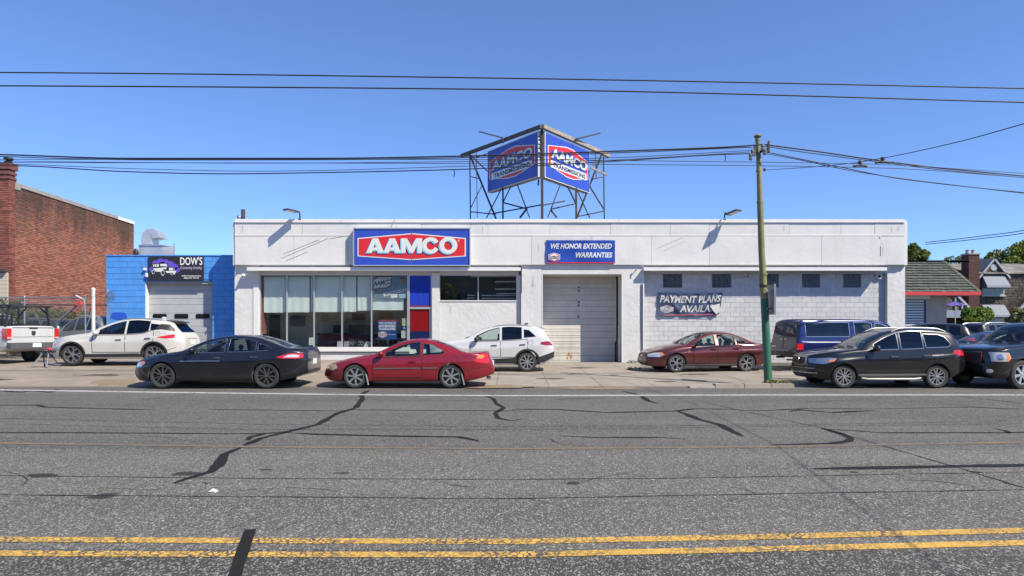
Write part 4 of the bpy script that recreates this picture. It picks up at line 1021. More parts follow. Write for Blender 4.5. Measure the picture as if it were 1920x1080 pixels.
for k in range(21): zz = .1 + k * .163; Q('shutter_slat', rd, M('pale_blue_slat', (.45, .52, .56), .5), wx(1691, DS - .08), wx(1732, DS - .08), DS - .09, DS - .052, zz, zz + .105)
Q('sign_box', stn, M('white_sign_box', (.6, .58, .54), .5), wx(1690, DS - .3), wx(1744.5, DS - .3), DS - .3, DS - .01, wz(560.5, DS - .3), wz(553.3, DS - .3))

# ------------------------------------------------------------------ stone twin houses beyond
STONE = M('dark_fieldstone', (.085, .07, .058), .95, var=.45, vscale=3.2, bump=.05, bscale=5, island=.3)
SLATE = M('grey_roof_slate', (.24, .225, .2), .9, var=.15, vscale=4, island=.35); HTRIM = M('house_trim', (.36, .37, .40), .6); AWN = M('blue_grey_awning', (.12, .145, .20), .6); HGL = M('black_glass', (.012, .013, .015), .06, coat=1)
def house(cx, d, label, w_=7.6, brd=False, chimney=None):
    h = empty('stone_house', (cx, d, 0), label, 'house', 'stone twin houses behind the lot'); s_ = 1
    ea, ri = 6.85, 8.05
    Q('wall', h, STONE, cx - w_ / 2, cx + w_ / 2, d, d + 8, 0, ea)
    # fieldstones of the front
    mb = MB(); z = .1; r = 0
    while z < ea - .2:
        hh = rb.uniform(.2, .3); xx = cx - w_ / 2
        while xx < cx + w_ / 2 - .1:
            l_ = min(rb.uniform(.35, .75), cx + w_ / 2 - xx); mb.box(xx + .015, xx + l_ - .015, d - rb.uniform(.02, .06), d + .02, z + .012, z + hh - .012); xx += l_
        z += hh
    mb.build('stonework', STONE, h, kind='stuff', normals=False)
    mb = MB(); n = 8
    for k in range(n):
        a, b = k / n, (k + 1.1) / n; ya, yb = d - .3 + 4.3 * a, d - .3 + 4.3 * b; za, zb_ = ea - .1 + (ri - ea + .1) * a, ea - .1 + (ri - ea + .1) * min(b, 1)
        xx = cx - w_ / 2
        while xx < cx + w_ / 2: mb.hexa([(xx, ya, za), (min(xx + .58, cx + w_ / 2), ya, za), (min(xx + .58, cx + w_ / 2), yb, zb_ - .02), (xx, yb, zb_ - .02), (xx, ya, za + .09), (min(xx + .58, cx + w_ / 2), ya, za + .09), (min(xx + .58, cx + w_ / 2), yb, zb_ + .03), (xx, yb, zb_ + .03)]); xx += .6
    mb.build('roof', SLATE, h, normals=False); MB().hexa([(cx - w_ / 2, d + 4, ri - .1), (cx + w_ / 2, d + 4, ri - .1), (cx + w_ / 2, d + 8, ea), (cx - w_ / 2, d + 8, ea), (cx - w_ / 2, d + 4, ri), (cx + w_ / 2, d + 4, ri), (cx + w_ / 2, d + 8, ea + .1), (cx - w_ / 2, d + 8, ea + .1)]).build('rear_roof', SLATE, h)
    gx = cx - 1.4
    MB().prism([(gx - 1.25, ea - .35), (gx + 1.25, ea - .35), (gx, ri + .0)], d - .12, d + 3.8).build('gable', STONE, h)
    for sd in (-1, 1): MB().bar((gx + sd * 1.42, d - .2, ea - .5), (gx - sd * .03, d - .2, ri + .08), .2, .14).build('barge_board', HTRIM, h); MB().add([(gx + sd * 1.42, d - .25, ea - .42), (gx, d - .25, ri + .16), (gx, d + 3.9, ri + .16), (gx + sd * 1.42, d + 3.9, ea - .42), (gx + sd * 1.42, d - .25, ea - .5), (gx, d - .25, ri + .08), (gx, d + 3.9, ri + .08), (gx + sd * 1.42, d + 3.9, ea - .5)], [(0, 1, 2, 3), (7, 6, 5, 4), (0, 4, 5, 1), (2, 6, 7, 3), (1, 5, 6, 2), (0, 3, 7, 4)]).build('gable_roof', SLATE, h)
    MB().lathe([(.001, -.06), (.3, -.06), (.3, 0)], (gx, d - .12, ri - .72), 16, 'y').build('round_vent', HTRIM, h)
    for zc_ in (5.35, 2.7):
        f = Q('window', h, HTRIM, gx - 1.0, gx + 1.0, d - .12, d - .06, zc_ - .55, zc_ + .55)
        for sd in (-1, 1): Q('pane', f, HGL, gx + sd * .5 - .38, gx + sd * .5 + .38, d - .135, d - .12, zc_ - .42, zc_ + .42)
        Q('sill', f, HTRIM, gx - 1.1, gx + 1.1, d - .22, d - .121, zc_ - .65, zc_ - .55)
        MB().hexa([(gx - 1.08, d - .85, zc_ + .12), (gx + 1.08, d - .85, zc_ + .12), (gx + 1.08, d - .1, zc_ + .12), (gx - 1.08, d - .1, zc_ + .12), (gx - 1.05, d - .8, zc_ + .3), (gx + 1.05, d - .8, zc_ + .3), (gx + 1.0, d - .1, zc_ + 1.25), (gx - 1.0, d - .1, zc_ + 1.25)]).build('window_awning', AWN, h)
    px_ = cx + 2.0
    MB().prism([(px_ - 2.1, 3.2), (px_ + 2.1, 3.2), (px_, 5.3)], d - 1.1, d - .05).build('porch_gable', STONE, h)
    for sd in (-1, 1): MB().bar((px_ + sd * 2.3, d - 1.18, 3.05), (px_, d - 1.18, 5.4), .26, .18).build('barge_board', HTRIM, h); MB().bar((px_ + sd * .5, d - 1.16, 3.3), (px_ + sd * .5, d - 1.16, 4.8), .12).build('half_timber', HTRIM, h); MB().bar((px_ + sd * 1.1, d - 1.16, 3.3), (px_ + sd * 1.1, d - 1.16, 4.2), .12).build('half_timber', HTRIM, h)
    MB().hexa([(px_ - 1.9, d - 2.0, 2.75), (px_ + 1.9, d - 2.0, 2.75), (px_ + 1.9, d - 1.1, 2.75), (px_ - 1.9, d - 1.1, 2.75), (px_ - 1.85, d - 1.95, 2.95), (px_ + 1.85, d - 1.95, 2.95), (px_ + 1.8, d - 1.1, 3.45), (px_ - 1.8, d - 1.1, 3.45)]).build('porch_awning', AWN, h)
    dr_ = Q('front_door', h, HTRIM, px_ - 1.35, px_ - .25, d - .12, d - .04, .5, 2.7); Q('pane', dr_, HGL, px_ - 1.1, px_ - .5, d - .14, d - .121, 1.7, 2.5)
    Q('downpipe', h, M('pale_brown_pipe', (.3, .26, .22), .6), cx - w_ / 2 + .5, cx - w_ / 2 + .62, d - .18, d - .06, .2, ea)
    if chimney:
        ch = Q('chimney', h, M('old_chimney_brick', (.075, .03, .027), .9, var=.5, vscale=6, bump=.02, bscale=14), chimney - .48, chimney + .48, d - .65, d + .4, 0, 8.45); Q('chimney_cap', ch, CST, chimney - .55, chimney + .55, d - .72, d + .47, 8.45, 8.56)
        for q in (-.25, .25): MB().lathe([(.15, 0), (.13, .3), (.17, .32), (.17, .36)], (chimney + q, d - .1, 8.56), 10).build('chimney_pot', CST, ch)
    return h
house(wx(1890, 62), 62, 'dark stone house with a brick chimney and a round vent in its gable', chimney=wx(1826, 61.4)); house(wx(1890, 62) - 7.65, 62.6, 'dark stone house half hidden behind the shingle-roofed building')
house(wx(1890, 62) + 7.9, 62.3, 'dark stone house cut off by the right edge of the frame')

# ------------------------------------------------------------------ trees and bushes
BARK = M('bark', (.09, .065, .045), .95, var=.3, bump=.02, bscale=20)
def leafmat(name, c):
    m = M(name, c, .55, island=.5, var=.25, vscale=.6); nt = m.node_tree; b = nt.nodes['Principled BSDF']; t = nt.nodes.new('ShaderNodeBsdfTranslucent'); t.inputs[0].default_value = (c[0] * 1.5, c[1] * 1.5, c[2], 1)
    mx = nt.nodes.new('ShaderNodeMixShader'); mx.inputs[0].default_value = .4; nt.links.new(b.outputs[0], mx.inputs[1]); nt.links.new(t.outputs[0], mx.inputs[2]); nt.links.new(mx.outputs[0], nt.nodes['Material Output'].inputs[0])
    return m
LF = leafmat('tree_leaves', (.10, .135, .022)); LF2 = leafmat('yellow_green_tree_leaves', (.135, .17, .028)); LFB = leafmat('bush_leaves', (.12, .18, .028)); LFD = leafmat('ivy_leaves', (.07, .11, .03))  # right-hand trees get the brighter yellow-green leaves
def leaves(name, blobs, n, size, mat, parent, seed=1, flat_=.6):
    r_ = np.random.default_rng(seed); V = []; vol = np.array([b[3] * b[4] * b[5] for b in blobs]); ks = r_.choice(len(blobs), n, p=vol / vol.sum())
    for k in ks:
        cx, cy, cz, a, b, c_ = blobs[k]; d_ = r_.normal(size=3); d_ /= np.linalg.norm(d_); q = r_.uniform(.55, 1.05) ** .6
        p = np.array([cx + a * d_[0] * q, cy + b * d_[1] * q, cz + c_ * d_[2] * q]); u_ = r_.normal(size=3); u_ /= np.linalg.norm(u_); v_ = np.cross(u_, d_ + r_.normal(size=3) * .5); v_ /= (np.linalg.norm(v_) + 1e-6)
        s_ = size * r_.uniform(.6, 1.4); V += [p - u_ * s_ * .5, p + v_ * s_ * .32, p + u_ * s_ * .5, p - v_ * s_ * .32]
    me = bpy.data.meshes.new(name); me.from_pydata([tuple(v) for v in V], [], [tuple(range(4 * i, 4 * i + 4)) for i in range(n)]); me.materials.append(mat)
    o = bpy.data.objects.new(name, me); col.objects.link(o); attach(o, parent); return o
def tree(px, d, ytop, wpx, label, seed, mat=LF, n=5200, size=.34, base=0.0):
    x = wx(px, d); zt = wz(ytop, d); w_ = wpx * d / FPX / 2; t = empty('leafy_tree', (x, d, base), label, 'tree', 'trees behind the buildings'); r_ = random.Random(seed)
    tk = MB().tube([(x, d, base), (x + .1, d, base + zt * .25), (x - .1, d, zt * .5), (x, d, zt * .75)], [.35, .28, .2, .1], 8); blobs = []
    for k in range(19):
        a = r_.uniform(0, 6.28); q = r_.uniform(.15, .85); zz = zt * r_.uniform(.45, .9); b = (x + w_ * q * math.cos(a), d + w_ * q * math.sin(a), zz); rr = w_ * r_.uniform(.28, .45)
        rr *= .8; blobs.append((*b, rr, rr, rr * .7)); tk.tube([(x, d, zt * .4), ((x + b[0]) / 2, (d + b[1]) / 2, (zt * .4 + zz) / 2 + .2), b], [.14, .08, .03], 5)
    blobs.append((x, d, zt * .78, w_ * .5, w_ * .5, zt * .17))
    tk.build('trunk', BARK, t); leaves('crown', [(b[0], b[1], min(b[2], zt - b[5] * .95), *b[3:]) for b in blobs], n, size, mat, t, seed)
    return t
tree(1712, 74, 446, 62, 'green tree rising behind the shingle roof beside the white wall', 4); tree(1812, 96, 466, 95, 'low tree crown showing left of the brick chimney', 9, LF2); tree(1868, 92, 459, 90, 'tree behind the stone house gable', 12, LF2, 6000); tree(1925, 90, 440, 110, 'tallest tree at the right edge behind the stone houses', 15, LF2, 7500)
tree(1720, 90, 462, 50, 'darker tree crown peeking out behind the nearer tree', 21, LF, 3600)
def bush(name, px, py0, py1, d, wpx, label, mat, n, size, seed, cat='bush'):
    x = wx(px, d); z1, z0 = wz(py0, d), max(wz(py1, d), 0); w_ = wpx * d / FPX / 2; t = empty(name, (x, d, z0), label, cat); r_ = random.Random(seed)
    bl = [(x + w_ * .7 * (i / 3 - 1), d + r_.uniform(-.3, .3), (z0 + z1) / 2 + r_.uniform(-.1, .1), w_ * .42, w_ * .4, (z1 - z0) * .5) for i in range(7)]
    MB().tube([(x, d, min(z0, .1)), (x, d, z1 - .3)], .06, 6).build('stem', BARK, t); leaves('foliage', bl, n, size, mat, t, seed); return t
bush('hedge_bush', 1833, 577, 602, 54, 58, 'rounded bright green bush in front of the stone houses', LFB, 2600, .22, 3); bush('flowering_shrub', 1917, 578, 618, 56, 34, 'pale flowering shrub by the white front door', leafmat('pale_leaves', (.22, .22, .13)), 1300, .22, 5)
bush('hedge_bush', 1824, 596, 606, 50, 34, 'low yellow-green bush below the rounded bush', leafmat('yellow_leaves', (.16, .2, .03)), 700, .16, 8)
for k, (px, y0, y1, d, wp) in enumerate(((14, 560, 640, 30.4, 60), (60, 572, 640, 35.6, 120), (130, 580, 640, 38.0, 100))): bush('ivy_bush', px, y0, y1, d, wp, ('tangled green bush behind the ladder rack', 'weeds climbing the foot of the brick wall', 'ivy climbing the brick wall behind the silver wagon')[k], LFD, 1500, .16, 30 + k)
sheet('lawn', [29, 31, 33, 35, 38, 42, 50], [48, 52, 56, 60], M('lawn_grass', (.1, .16, .025), .9, var=.3, vscale=6, bump=.03, bscale=30), .008, kind='structure')

# ------------------------------------------------------------------ the other side of the street (terrace added to darken window reflections; trees mirrored there)
opp = empty('added_terrace', (0, -16, 0), 'long dark brick terrace across the street, added to darken the shop glass reflections', 'building')
Q('wall', opp, M('dark_terrace_brick', (.3, .25, .2), .9, var=.4, vscale=1.2), -46, 46, -24, -16, 0, 7.6)
for k in range(15):
    xx = -42 + k * 6; f = Q('window', opp, HTRIM, xx - .7, xx + .7, -15.99, -15.93, 4.3, 6.0); Q('pane', f, HGL, xx - .6, xx + .6, -15.93, -15.92, 4.4, 5.9)
    f = Q('shop_window', opp, M('dark_bronze_frame', (.05, .045, .04), .4), xx - 2.2, xx + 2.2, -15.99, -15.93, .6, 3.0); Q('pane', f, HGL, xx - 2.1, xx + 2.1, -15.93, -15.92, .7, 2.9)
Q('cornice', opp, CST, -46, 46, -15.998, -15.8, 7.2, 7.5)
for k, (xx, yy) in enumerate(((-8, -9), (6, -9.5))):
    t = empty('street_tree', (xx, yy, 0), ('left', 'right')[k] + ' street tree across the road, only mirrored in the shop windows', 'tree', 'street trees across the road'); MB().tube([(xx, yy, 0), (xx, yy, 3), (xx + .1, yy, 6)], [.2, .16, .06], 8).build('trunk', BARK, t)
    leaves('crown', [(xx + rb.uniform(-1.4, 1.4), yy + rb.uniform(-1.2, 1.2), 5.6 + rb.uniform(-1, 1.6), 1.5, 1.4, 1.1) for q in range(7)], 3000, .3, LFD, t, 60 + k)
RAILM = M('satin_rail_metal', (.25, .25, .25), .45, metal=.7)
def place(px, d, Wd, x0=0.0):
    """root of a car parked along the street: front axle at picture column px, near flank at distance d"""
    x = wx(px, d); return (x, d + Wd, zg(x, d + Wd))
# ---- black saloon at the kerb
P_BLK = paint('black_blue_car_paint', (0.009, 0.010, 0.017), 0.3, 0.3, 0.2)
sp = dict(fo=.93, wb=2.85, ro=1.07, W=.926, r=.35, tumb=.71, gh=.43,
          top=[(-.93, .60), (-.91, .68), (-.82, .76), (-.45, .89), (.1, .985), (.44, 1.04), (.8, 1.215), (1.2, 1.375), (1.6, 1.455), (1.95, 1.475), (2.35, 1.45), (2.75, 1.36), (3.2, 1.19), (3.42, 1.125), (3.7, 1.115), (3.83, 1.125), (3.88, 1.06), (3.92, .85), (3.92 + .001, .6)],
          bot=[(-.93, .32), (-.75, .2), (-.4, .19), (3.1, .2), (3.6, .3), (3.92, .42)],
          belt=[(-.93, .5), (-.8, .66), (-.4, .78), (.4, .93), (1.5, .965), (2.6, 1.0), (3.3, 1.04), (3.92, .95)],
          cf=(.95, .42), cr=(.7, .3), cabin=(.55, 3.25), ws=(.52, 1.32), rwt=(2.68, 3.32), windows=[(.86, 1.7), (1.79, 2.55), [(2.6, 1.03), (2.6, 1.225), (2.75, 1.2), (2.98, 1.09), (2.9, 1.045)]], seats=(1.45, 2.3), seatz=0.0)
c = Car('parked_car', 'black four-door saloon with dark alloy wheels parked at the kerb on the left', 'car', sp, place(302, 18.62, .926), 0, dict(paint=P_BLK, glass=[GL_CLEAR, GL_DARK, GL_DARK], wtrim=CHROME, rwglass=GL_DARK))
c.basics(); c.wheels(5, 'v', DALLOY, .76)
c.door(.66, 1.75, 1.52, .84, CHROME); c.door(1.75, 2.72, 2.52, .86, CHROME, cutr=.3)
c.mirrors(.86, 1.0, P_BLK)
c.side([(-.9, .58), (-.62, .60), (-.5, .685), (-.53, .74), (-.72, .72), (-.9, .655)], 'headlight', CLEARL); c.side([(-.66, .63), (-.53, .65), (-.49, .7), (-.53, .735), (-.64, .715)], 'indicator_lens', AMBER, off=.007)
tl = c.side([(3.12, .86), (3.3, .82), (3.75, .82), (3.83, .88), (3.8, .95), (3.5, .97)], 'tail_light', REDL); c.side([(3.32, .855), (3.7, .855), (3.74, .9), (3.6, .935), (3.45, .92)], 'reversing_lens', CLEARL, off=.008)
c.end([(-.55, .87), (.55, .87), (.55, .89), (-.55, .89)], 'tail_trim', DALLOY, False, n=10, m=2); c.plate(False, 0, .72)
c.end([(-.62, .36), (.62, .36), (.6, .5), (-.6, .5)], 'rear_diffuser', BLACKP, False)
c.end([(-.5, .42), (.5, .42), (.55, .62), (.3, .7), (-.3, .7), (-.55, .62)], 'grille', LOUVRE); c.end([(-.7, .28), (.7, .28), (.6, .37), (-.6, .37)], 'lower_grille', BLACKP)
c.put(c.ribbon([(.5, .75), (1.0, .755), (1.6, .755)], .012, .006, (-1,)), 'thin_mark', ALLOY)  # silver scratch along the near side
c.put(c.ribbon([(.4, .27), (1.5, .27), (2.45, .29)], .03, .006), 'sill_trim', BLACKP)
MB().box(2.45, 2.6, -.03, .03, 1.44, 1.49).build('roof_aerial', P_BLK, c.root)
# ---- red coupe at the kerb
P_RED = paint('red_car_paint', (0.27, 0.011, 0.02), 0.3, 0.3, 0.25, cr=.08)
sp = dict(fo=.93, wb=2.635, ro=1.17, W=.875, r=.33, tumb=.69, gh=.38,
          top=[(-.93, .50), (-.91, .58), (-.8, .65), (-.45, .77), (.1, .89), (.45, .945), (.8, 1.12), (1.2, 1.285), (1.55, 1.36), (1.8, 1.37), (2.1, 1.335), (2.5, 1.22), (2.95, 1.03), (3.1, .995), (3.4, 1.0), (3.6, 1.02), (3.66, .97), (3.75, .75), (3.805, .55)],
          bot=[(-.93, .30), (-.75, .2), (-.4, .18), (3.0, .19), (3.4, .26), (3.805, .38)],
          belt=[(-.93, .42), (-.75, .58), (-.3, .73), (.5, .84), (1.5, .87), (2.5, .915), (3.2, .94), (3.805, .8)],
          cf=(1.0, .45), cr=(.85, .34), cabin=(.52, 2.95), ws=(.5, 1.22), rwt=(2.22, 3.0), windows=[(.82, 1.78), [(1.86, .915), (1.86, 1.235), (2.1, 1.2), (2.4, 1.05), (2.46, .99), (2.38, .945)]], seats=(1.45, 2.2), seatz=-.05)
c = Car('parked_car', 'red two-door coupe with seven-spoke silver wheels parked at the kerb', 'car', sp, place(665, 18.72, .875), 0, dict(paint=P_RED, glass=[GL_CLEAR, GL_CLEAR], wtrim=BLACKP, rwglass=GL_DARK, seat=SEATT))
c.basics(); c.wheels(7, 'x', ALLOY, .73, hub=.042)
c.door(.5, 1.84, 1.58, .74, P_RED)
c.put(c.ribbon([(.52, .55), (1.2, .555), (1.79, .56)], .03, .012), 'side_moulding', CHROME); c.put(c.ribbon([(1.86, .56), (2.28, .565)], .03, .012), 'side_moulding', CHROME)
c.mirrors(.72, .91, P_RED, (.085, .1, .065))
c.side([(-.88, .52), (-.62, .5), (-.5, .57), (-.55, .66), (-.72, .645), (-.88, .58)], 'headlight', M('amber_clear_lens', (.5, .38, .22), .15, coat=1.0))
c.side([(3.3, .72), (3.62, .69), (3.7, .72), (3.62, .96), (3.4, .93)], 'tail_light', REDL); c.side([(3.32, .83), (3.5, .82), (3.55, .93), (3.42, .915)], 'indicator_lens', AMBER, off=.008)
c.end([(-.5, .7), (.5, .7), (.5, .88), (-.5, .88)], 'rear_panel', P_RED, False, off=.002); c.plate(False, 0, .66)
c.end([(-.45, .36), (.45, .36), (.4, .48), (-.4, .48)], 'grille', LOUVRE)
MUD = M('grey_mud_flap', (.25, .25, .25), .8)
for x in (.36, 2.99): [MB().hexa([(x, sd * .87 - .02, .1), (x + .03, sd * .87 - .02, .1), (x + .03, sd * .87 + .02, .1), (x, sd * .87 + .02, .1), (x - .07, sd * .84 - .03, .4), (x - .04, sd * .84 - .03, .4), (x - .04, sd * .84 + .03, .4), (x - .07, sd * .84 + .03, .4)]).build('mud_flap', MUD, c.root) for sd in (-1, 1)]
text('CHRYSLER', .58, 1.12, .602, .63, lambda u, v, w_: (u, -(c.Y(u, v) + .006 + w_), v), CHROME, c.root, .01, name='badge_lettering')
MB().lathe([(.05, 0), (.05, .12)], (3.6, -.45, .27), 12, 'x').build('exhaust_pipe', CHROME, c.root)
# ---- white crossover before the office window
P_WHT = paint('white_car_paint', (0.53, 0.53, 0.53), 0.3, 0, 0.12)
sp = dict(fo=.9, wb=2.71, ro=.97, W=.94, r=.35, tumb=.74, gh=.5,
          top=[(-.9, .7), (-.88, .85), (-.75, .98), (-.3, 1.06), (.25, 1.13), (.48, 1.16), (.9, 1.39), (1.3, 1.565), (1.7, 1.655), (2.1, 1.68), (2.7, 1.65), (3.15, 1.585), (3.24, 1.52), (3.45, 1.25), (3.56, 1.05), (3.64, .95), (3.68, .7)],
          bot=[(-.9, .35), (-.7, .24), (-.4, .22), (3.1, .24), (3.4, .32), (3.68, .5)],
          belt=[(-.9, .6), (-.6, .85), (0, 1.0), (.6, 1.06), (1.8, 1.09), (2.6, 1.14), (3.3, 1.2), (3.68, .9)],
          cf=(.8, .4), cr=(.6, .24), cabin=(.6, 3.2), ws=(.56, 1.4), rwe=[(-.56, 1.2), (.56, 1.2), (.5, 1.46), (-.5, 1.46)], windows=[(.92, 1.74), (1.83, 2.52), [(2.6, 1.2), (2.6, 1.49), (2.78, 1.46), (3.02, 1.24)]], seats=(1.5, 2.35), seatz=.16)
c = Car('parked_car', 'white crossover with black lower cladding parked behind the red coupe', 'car', sp, place(843, 23.85, .94), 0, dict(paint=P_WHT, glass=[GL_CLEAR, GL_TINT, GL_TINT], wtrim=BLACKP, rwglass=GL_TINT))
c.basics(); c.wheels(9, 'x', ALLOY, .71, hub=.034); c.arches(BLACKP, .075)
c.door(.72, 1.78, 1.55, .93, CHROME, zlow=.52); c.door(1.78, 2.72, 2.55, .96, CHROME, zlow=.52, cutr=.32)
c.side([(.36, .3), (2.36, .3), (2.36, .5), (1.5, .46), (.36, .46)], 'sill_cladding', BLACKP, .01)
c.side([(3.05, .34), (3.3, .34), (3.66, .52), (3.67, .72), (3.4, .62), (3.1, .52)], 'bumper_cladding', BLACKP, .01); c.end([(-.68, .5), (.68, .5), (.68, .7), (-.68, .7)], 'rear_bumper', BLACKP, False)
c.side([(3.16, .97), (3.4, .93), (3.62, .93), (3.58, 1.04), (3.42, 1.08), (3.2, 1.05)], 'tail_light', M('dark_red_lens', (.25, .01, .015), .12, coat=1.0)); c.side([(-.86, .78), (-.6, .82), (-.4, .92), (-.6, .92), (-.86, .86)], 'headlight', CLEARL)
c.mirrors(.95, 1.1, BLACKP); c.rails(1.5, 2.9, ALLOY, .95, .03); c.plate(False, 0, .82)
MB().hexa([(2.6, -.02, 1.66), (2.75, -.02, 1.66), (2.75, .02, 1.66), (2.6, .02, 1.66), (2.7, -.01, 1.73), (2.76, -.01, 1.73), (2.76, .01, 1.73), (2.7, .01, 1.73)]).build('roof_aerial', BLACKP, c.root)
MB().hexa([(3.1, -.6, 1.575), (3.35, -.55, 1.5), (3.35, .55, 1.5), (3.1, .6, 1.575), (3.1, -.62, 1.6), (3.36, -.57, 1.525), (3.36, .57, 1.525), (3.1, .62, 1.6)]).build('rear_spoiler', P_WHT, c.root)
# ---- maroon saloon by the block wall
P_MAR = paint('maroon_car_paint', (0.115, 0.022, 0.022), 0.32, 0.4, 0.25, cr=.07)
k = .945
sp = dict(fo=.95, wb=2.6, ro=1.1, W=.92, r=.325, tumb=.68, gh=.4, cf=(1.0, .5), cr=(.9, .4),
          top=[(-.95, .55), (-.93, .65), (-.8, .72), (-.4, .84), (.1, .945), (.38, .99), (.75, 1.19), (1.1, 1.345), (1.5, 1.42), (1.8, 1.43), (2.15, 1.395), (2.5, 1.28), (2.95, 1.07), (3.2, 1.02), (3.5, .98), (3.62, .9), (3.69, .7), (3.7, .6)],
          bot=[(-.95, .32), (-.75, .21), (-.4, .2), (3.0, .21), (3.4, .27), (3.7, .4)],
          belt=[(-.95, .45), (-.7, .62), (-.3, .74), (.4, .86), (1.5, .9), (2.5, .94), (3.2, .95), (3.7, .8)],
          cabin=(.46, 2.9), ws=(.43, 1.2), rwt=(2.3, 2.95), windows=[(.72, 1.45), (1.56, 2.2), [(2.25, 1.0), (2.25, 1.27), (2.42, 1.2), (2.6, 1.06), (2.55, 1.01)]], seats=(1.2, 2.0))
d_ = 23.6
c = Car('parked_car', 'maroon four-door saloon with silver five-spoke wheels parked before the block wall', 'car', sp, place(1262, d_, .92), R(9), dict(paint=P_MAR, glass=[GL_CLEAR], wtrim=BLACKP, rwglass=GL_CLEAR, seat=SEATT))
c.basics(); c.wheels(5, 'split', ALLOY, .72)
c.door(.62, 1.5, 1.34, .8, P_MAR); c.door(1.5, 2.4, 2.2, .83, P_MAR, cutr=.28)
c.put(c.ribbon([(.64, .56), (1.48, .575)], .05, .012), 'side_moulding', P_MAR); c.put(c.ribbon([(1.52, .575), (2.16, .59)], .05, .012), 'side_moulding', P_MAR)
c.side([(1.485, .93), (1.53, .93), (1.53, 1.3), (1.485, 1.3)], 'door_pillar', M('grey_pillar', (.3, .28, .26), .5), .003, m=8)
c.mirrors(.7, .93, BLACKP, (.08, .1, .065))
c.side([(-.9, .54), (-.6, .54), (-.42, .62), (-.5, .7), (-.75, .68), (-.9, .63)], 'headlight', CLEARL); c.side([(-.55, .58), (-.43, .62), (-.48, .69), (-.56, .68)], 'indicator_lens', AMBER, off=.008)
c.end(ellipse(0, .57, .3, .075, 20), 'grille', LOUVRE); c.end([(-.5, .3), (.5, .3), (.45, .4), (-.45, .4)], 'lower_grille', LOUVRE); c.end(ellipse(0, .575, .1, .04, 14), 'badge', CHROME, off=.012)
c.side([(3.2, .7), (3.6, .68), (3.62, .84), (3.3, .86)], 'tail_light', REDL); c.plate(False, 0, .7)
c.put(c.ribbon([(.3, .25), (2.2, .26)], .07, .004), 'sill_trim', M('grey_sill', (.12, .12, .12), .6))
c.side(ellipse(.45, .76, .03, .03, 12), 'side_repeater', AMBER, n=6, m=4)
# ---- black sport utility vehicle at the kerb on the right
P_BLK2 = paint('black_car_paint', (0.009, 0.009, 0.010), 0.3, 0.3, 0.15)
sp = dict(fo=.86, wb=2.6, ro=.9, W=.92, r=.325, tumb=.77, gh=.5, boxy=.3, cf=(.9, .42), cr=(.5, .2), flare=.025,
          top=[(-.86, .72), (-.84, .86), (-.72, .93), (-.3, 1.02), (.2, 1.08), (.42, 1.11), (.8, 1.34), (1.15, 1.52), (1.5, 1.63), (1.9, 1.675), (2.5, 1.665), (2.95, 1.61), (3.1, 1.56), (3.2, 1.42), (3.38, 1.1), (3.46, .95), (3.5, .7)],
          bot=[(-.86, .4), (-.7, .26), (-.4, .22), (2.9, .24), (3.2, .33), (3.5, .46)],
          belt=[(-.86, .62), (-.6, .84), (0, .97), (.5, 1.02), (1.8, 1.06), (2.6, 1.1), (3.2, 1.14), (3.5, .9)],
          cabin=(.5, 3.1), ws=(.48, 1.28), rwe=[(-.55, 1.16), (.55, 1.16), (.5, 1.48), (-.5, 1.48)], windows=[(.85, 1.52), (1.6, 2.22), [(2.3, 1.12), (2.26, 1.5), (2.7, 1.485), (2.86, 1.42), (3.0, 1.22), (2.92, 1.14)]], seats=(1.4, 2.1), seatz=.12)
c = Car('parked_car', 'black sport utility vehicle with silver roof rails parked at the kerb right of the pole', 'car', sp, place(1583, 18.75, .92), R(1.5), dict(paint=P_BLK2, glass=[GL_DARK, GL_TINT, GL_TINT], wtrim=CHROME, rwglass=GL_TINT))
c.basics(); c.wheels(6, 'v', ALLOY, .7)
c.door(.6, 1.56, 1.37, .87, CHROME); c.door(1.56, 2.42, 2.28, .9, CHROME, cutr=.28)
c.mirrors(.84, 1.06, P_BLK2, (.1, .12, .085)); c.rails(1.42, 2.95, RAILM, .96, .05)
c.side([(-.83, .7), (-.55, .66), (-.3, .74), (-.2, .83), (-.35, .845), (-.83, .82)], 'headlight', M('projector_lens', (.25, .29, .38), .08, metal=.4, coat=1.0)); c.side([(-.42, .72), (-.3, .75), (-.24, .8), (-.4, .79)], 'indicator_lens', AMBER, off=.008)
c.end([(-.42, .66), (-.2, .6), (.2, .6), (.42, .66), (.46, .87), (-.46, .87)], 'grille_surround', CHROME, off=.006); c.end([(-.34, .68), (-.16, .64), (.16, .64), (.34, .68), (.37, .845), (-.37, .845)], 'grille', LOUVRE, off=.014)
MB().lathe([(.075, -.02), (.095, -.02), (.095, .01), (.075, .01), (.075, -.02)], (c.X(0, .75) - .03, 0, .76), 20, 'x').box(c.X(0, .75) - .055, c.X(0, .75) - .02, -.11, .11, .74, .78).build('badge', CHROME, c.root)
c.end([(-.62, .46), (.62, .46), (.66, .6), (-.66, .6)], 'lower_grille', LOUVRE); c.end([(-.7, .4), (.7, .4), (.7, .43), (-.7, .43)], 'bumper_trim', CHROME, off=.02, n=16, m=2); c.end([(-.66, .535), (.66, .535), (.66, .555), (-.66, .555)], 'bumper_trim', CHROME, off=.02, n=16, m=2)
c.side([(3.02, .96), (3.2, .9), (3.42, .9), (3.38, 1.03), (3.08, 1.06)], 'tail_light', REDL)
c.put(c.ribbon([(.38, .37), (2.28, .38)], .05, .012), 'side_moulding', RAILM); c.put(MB().tube([(.45, -.93, .28), (.6, -.97, .26), (1.9, -.97, .26), (2.1, -.93, .28)], .035, 8), 'side_step', RAILM)
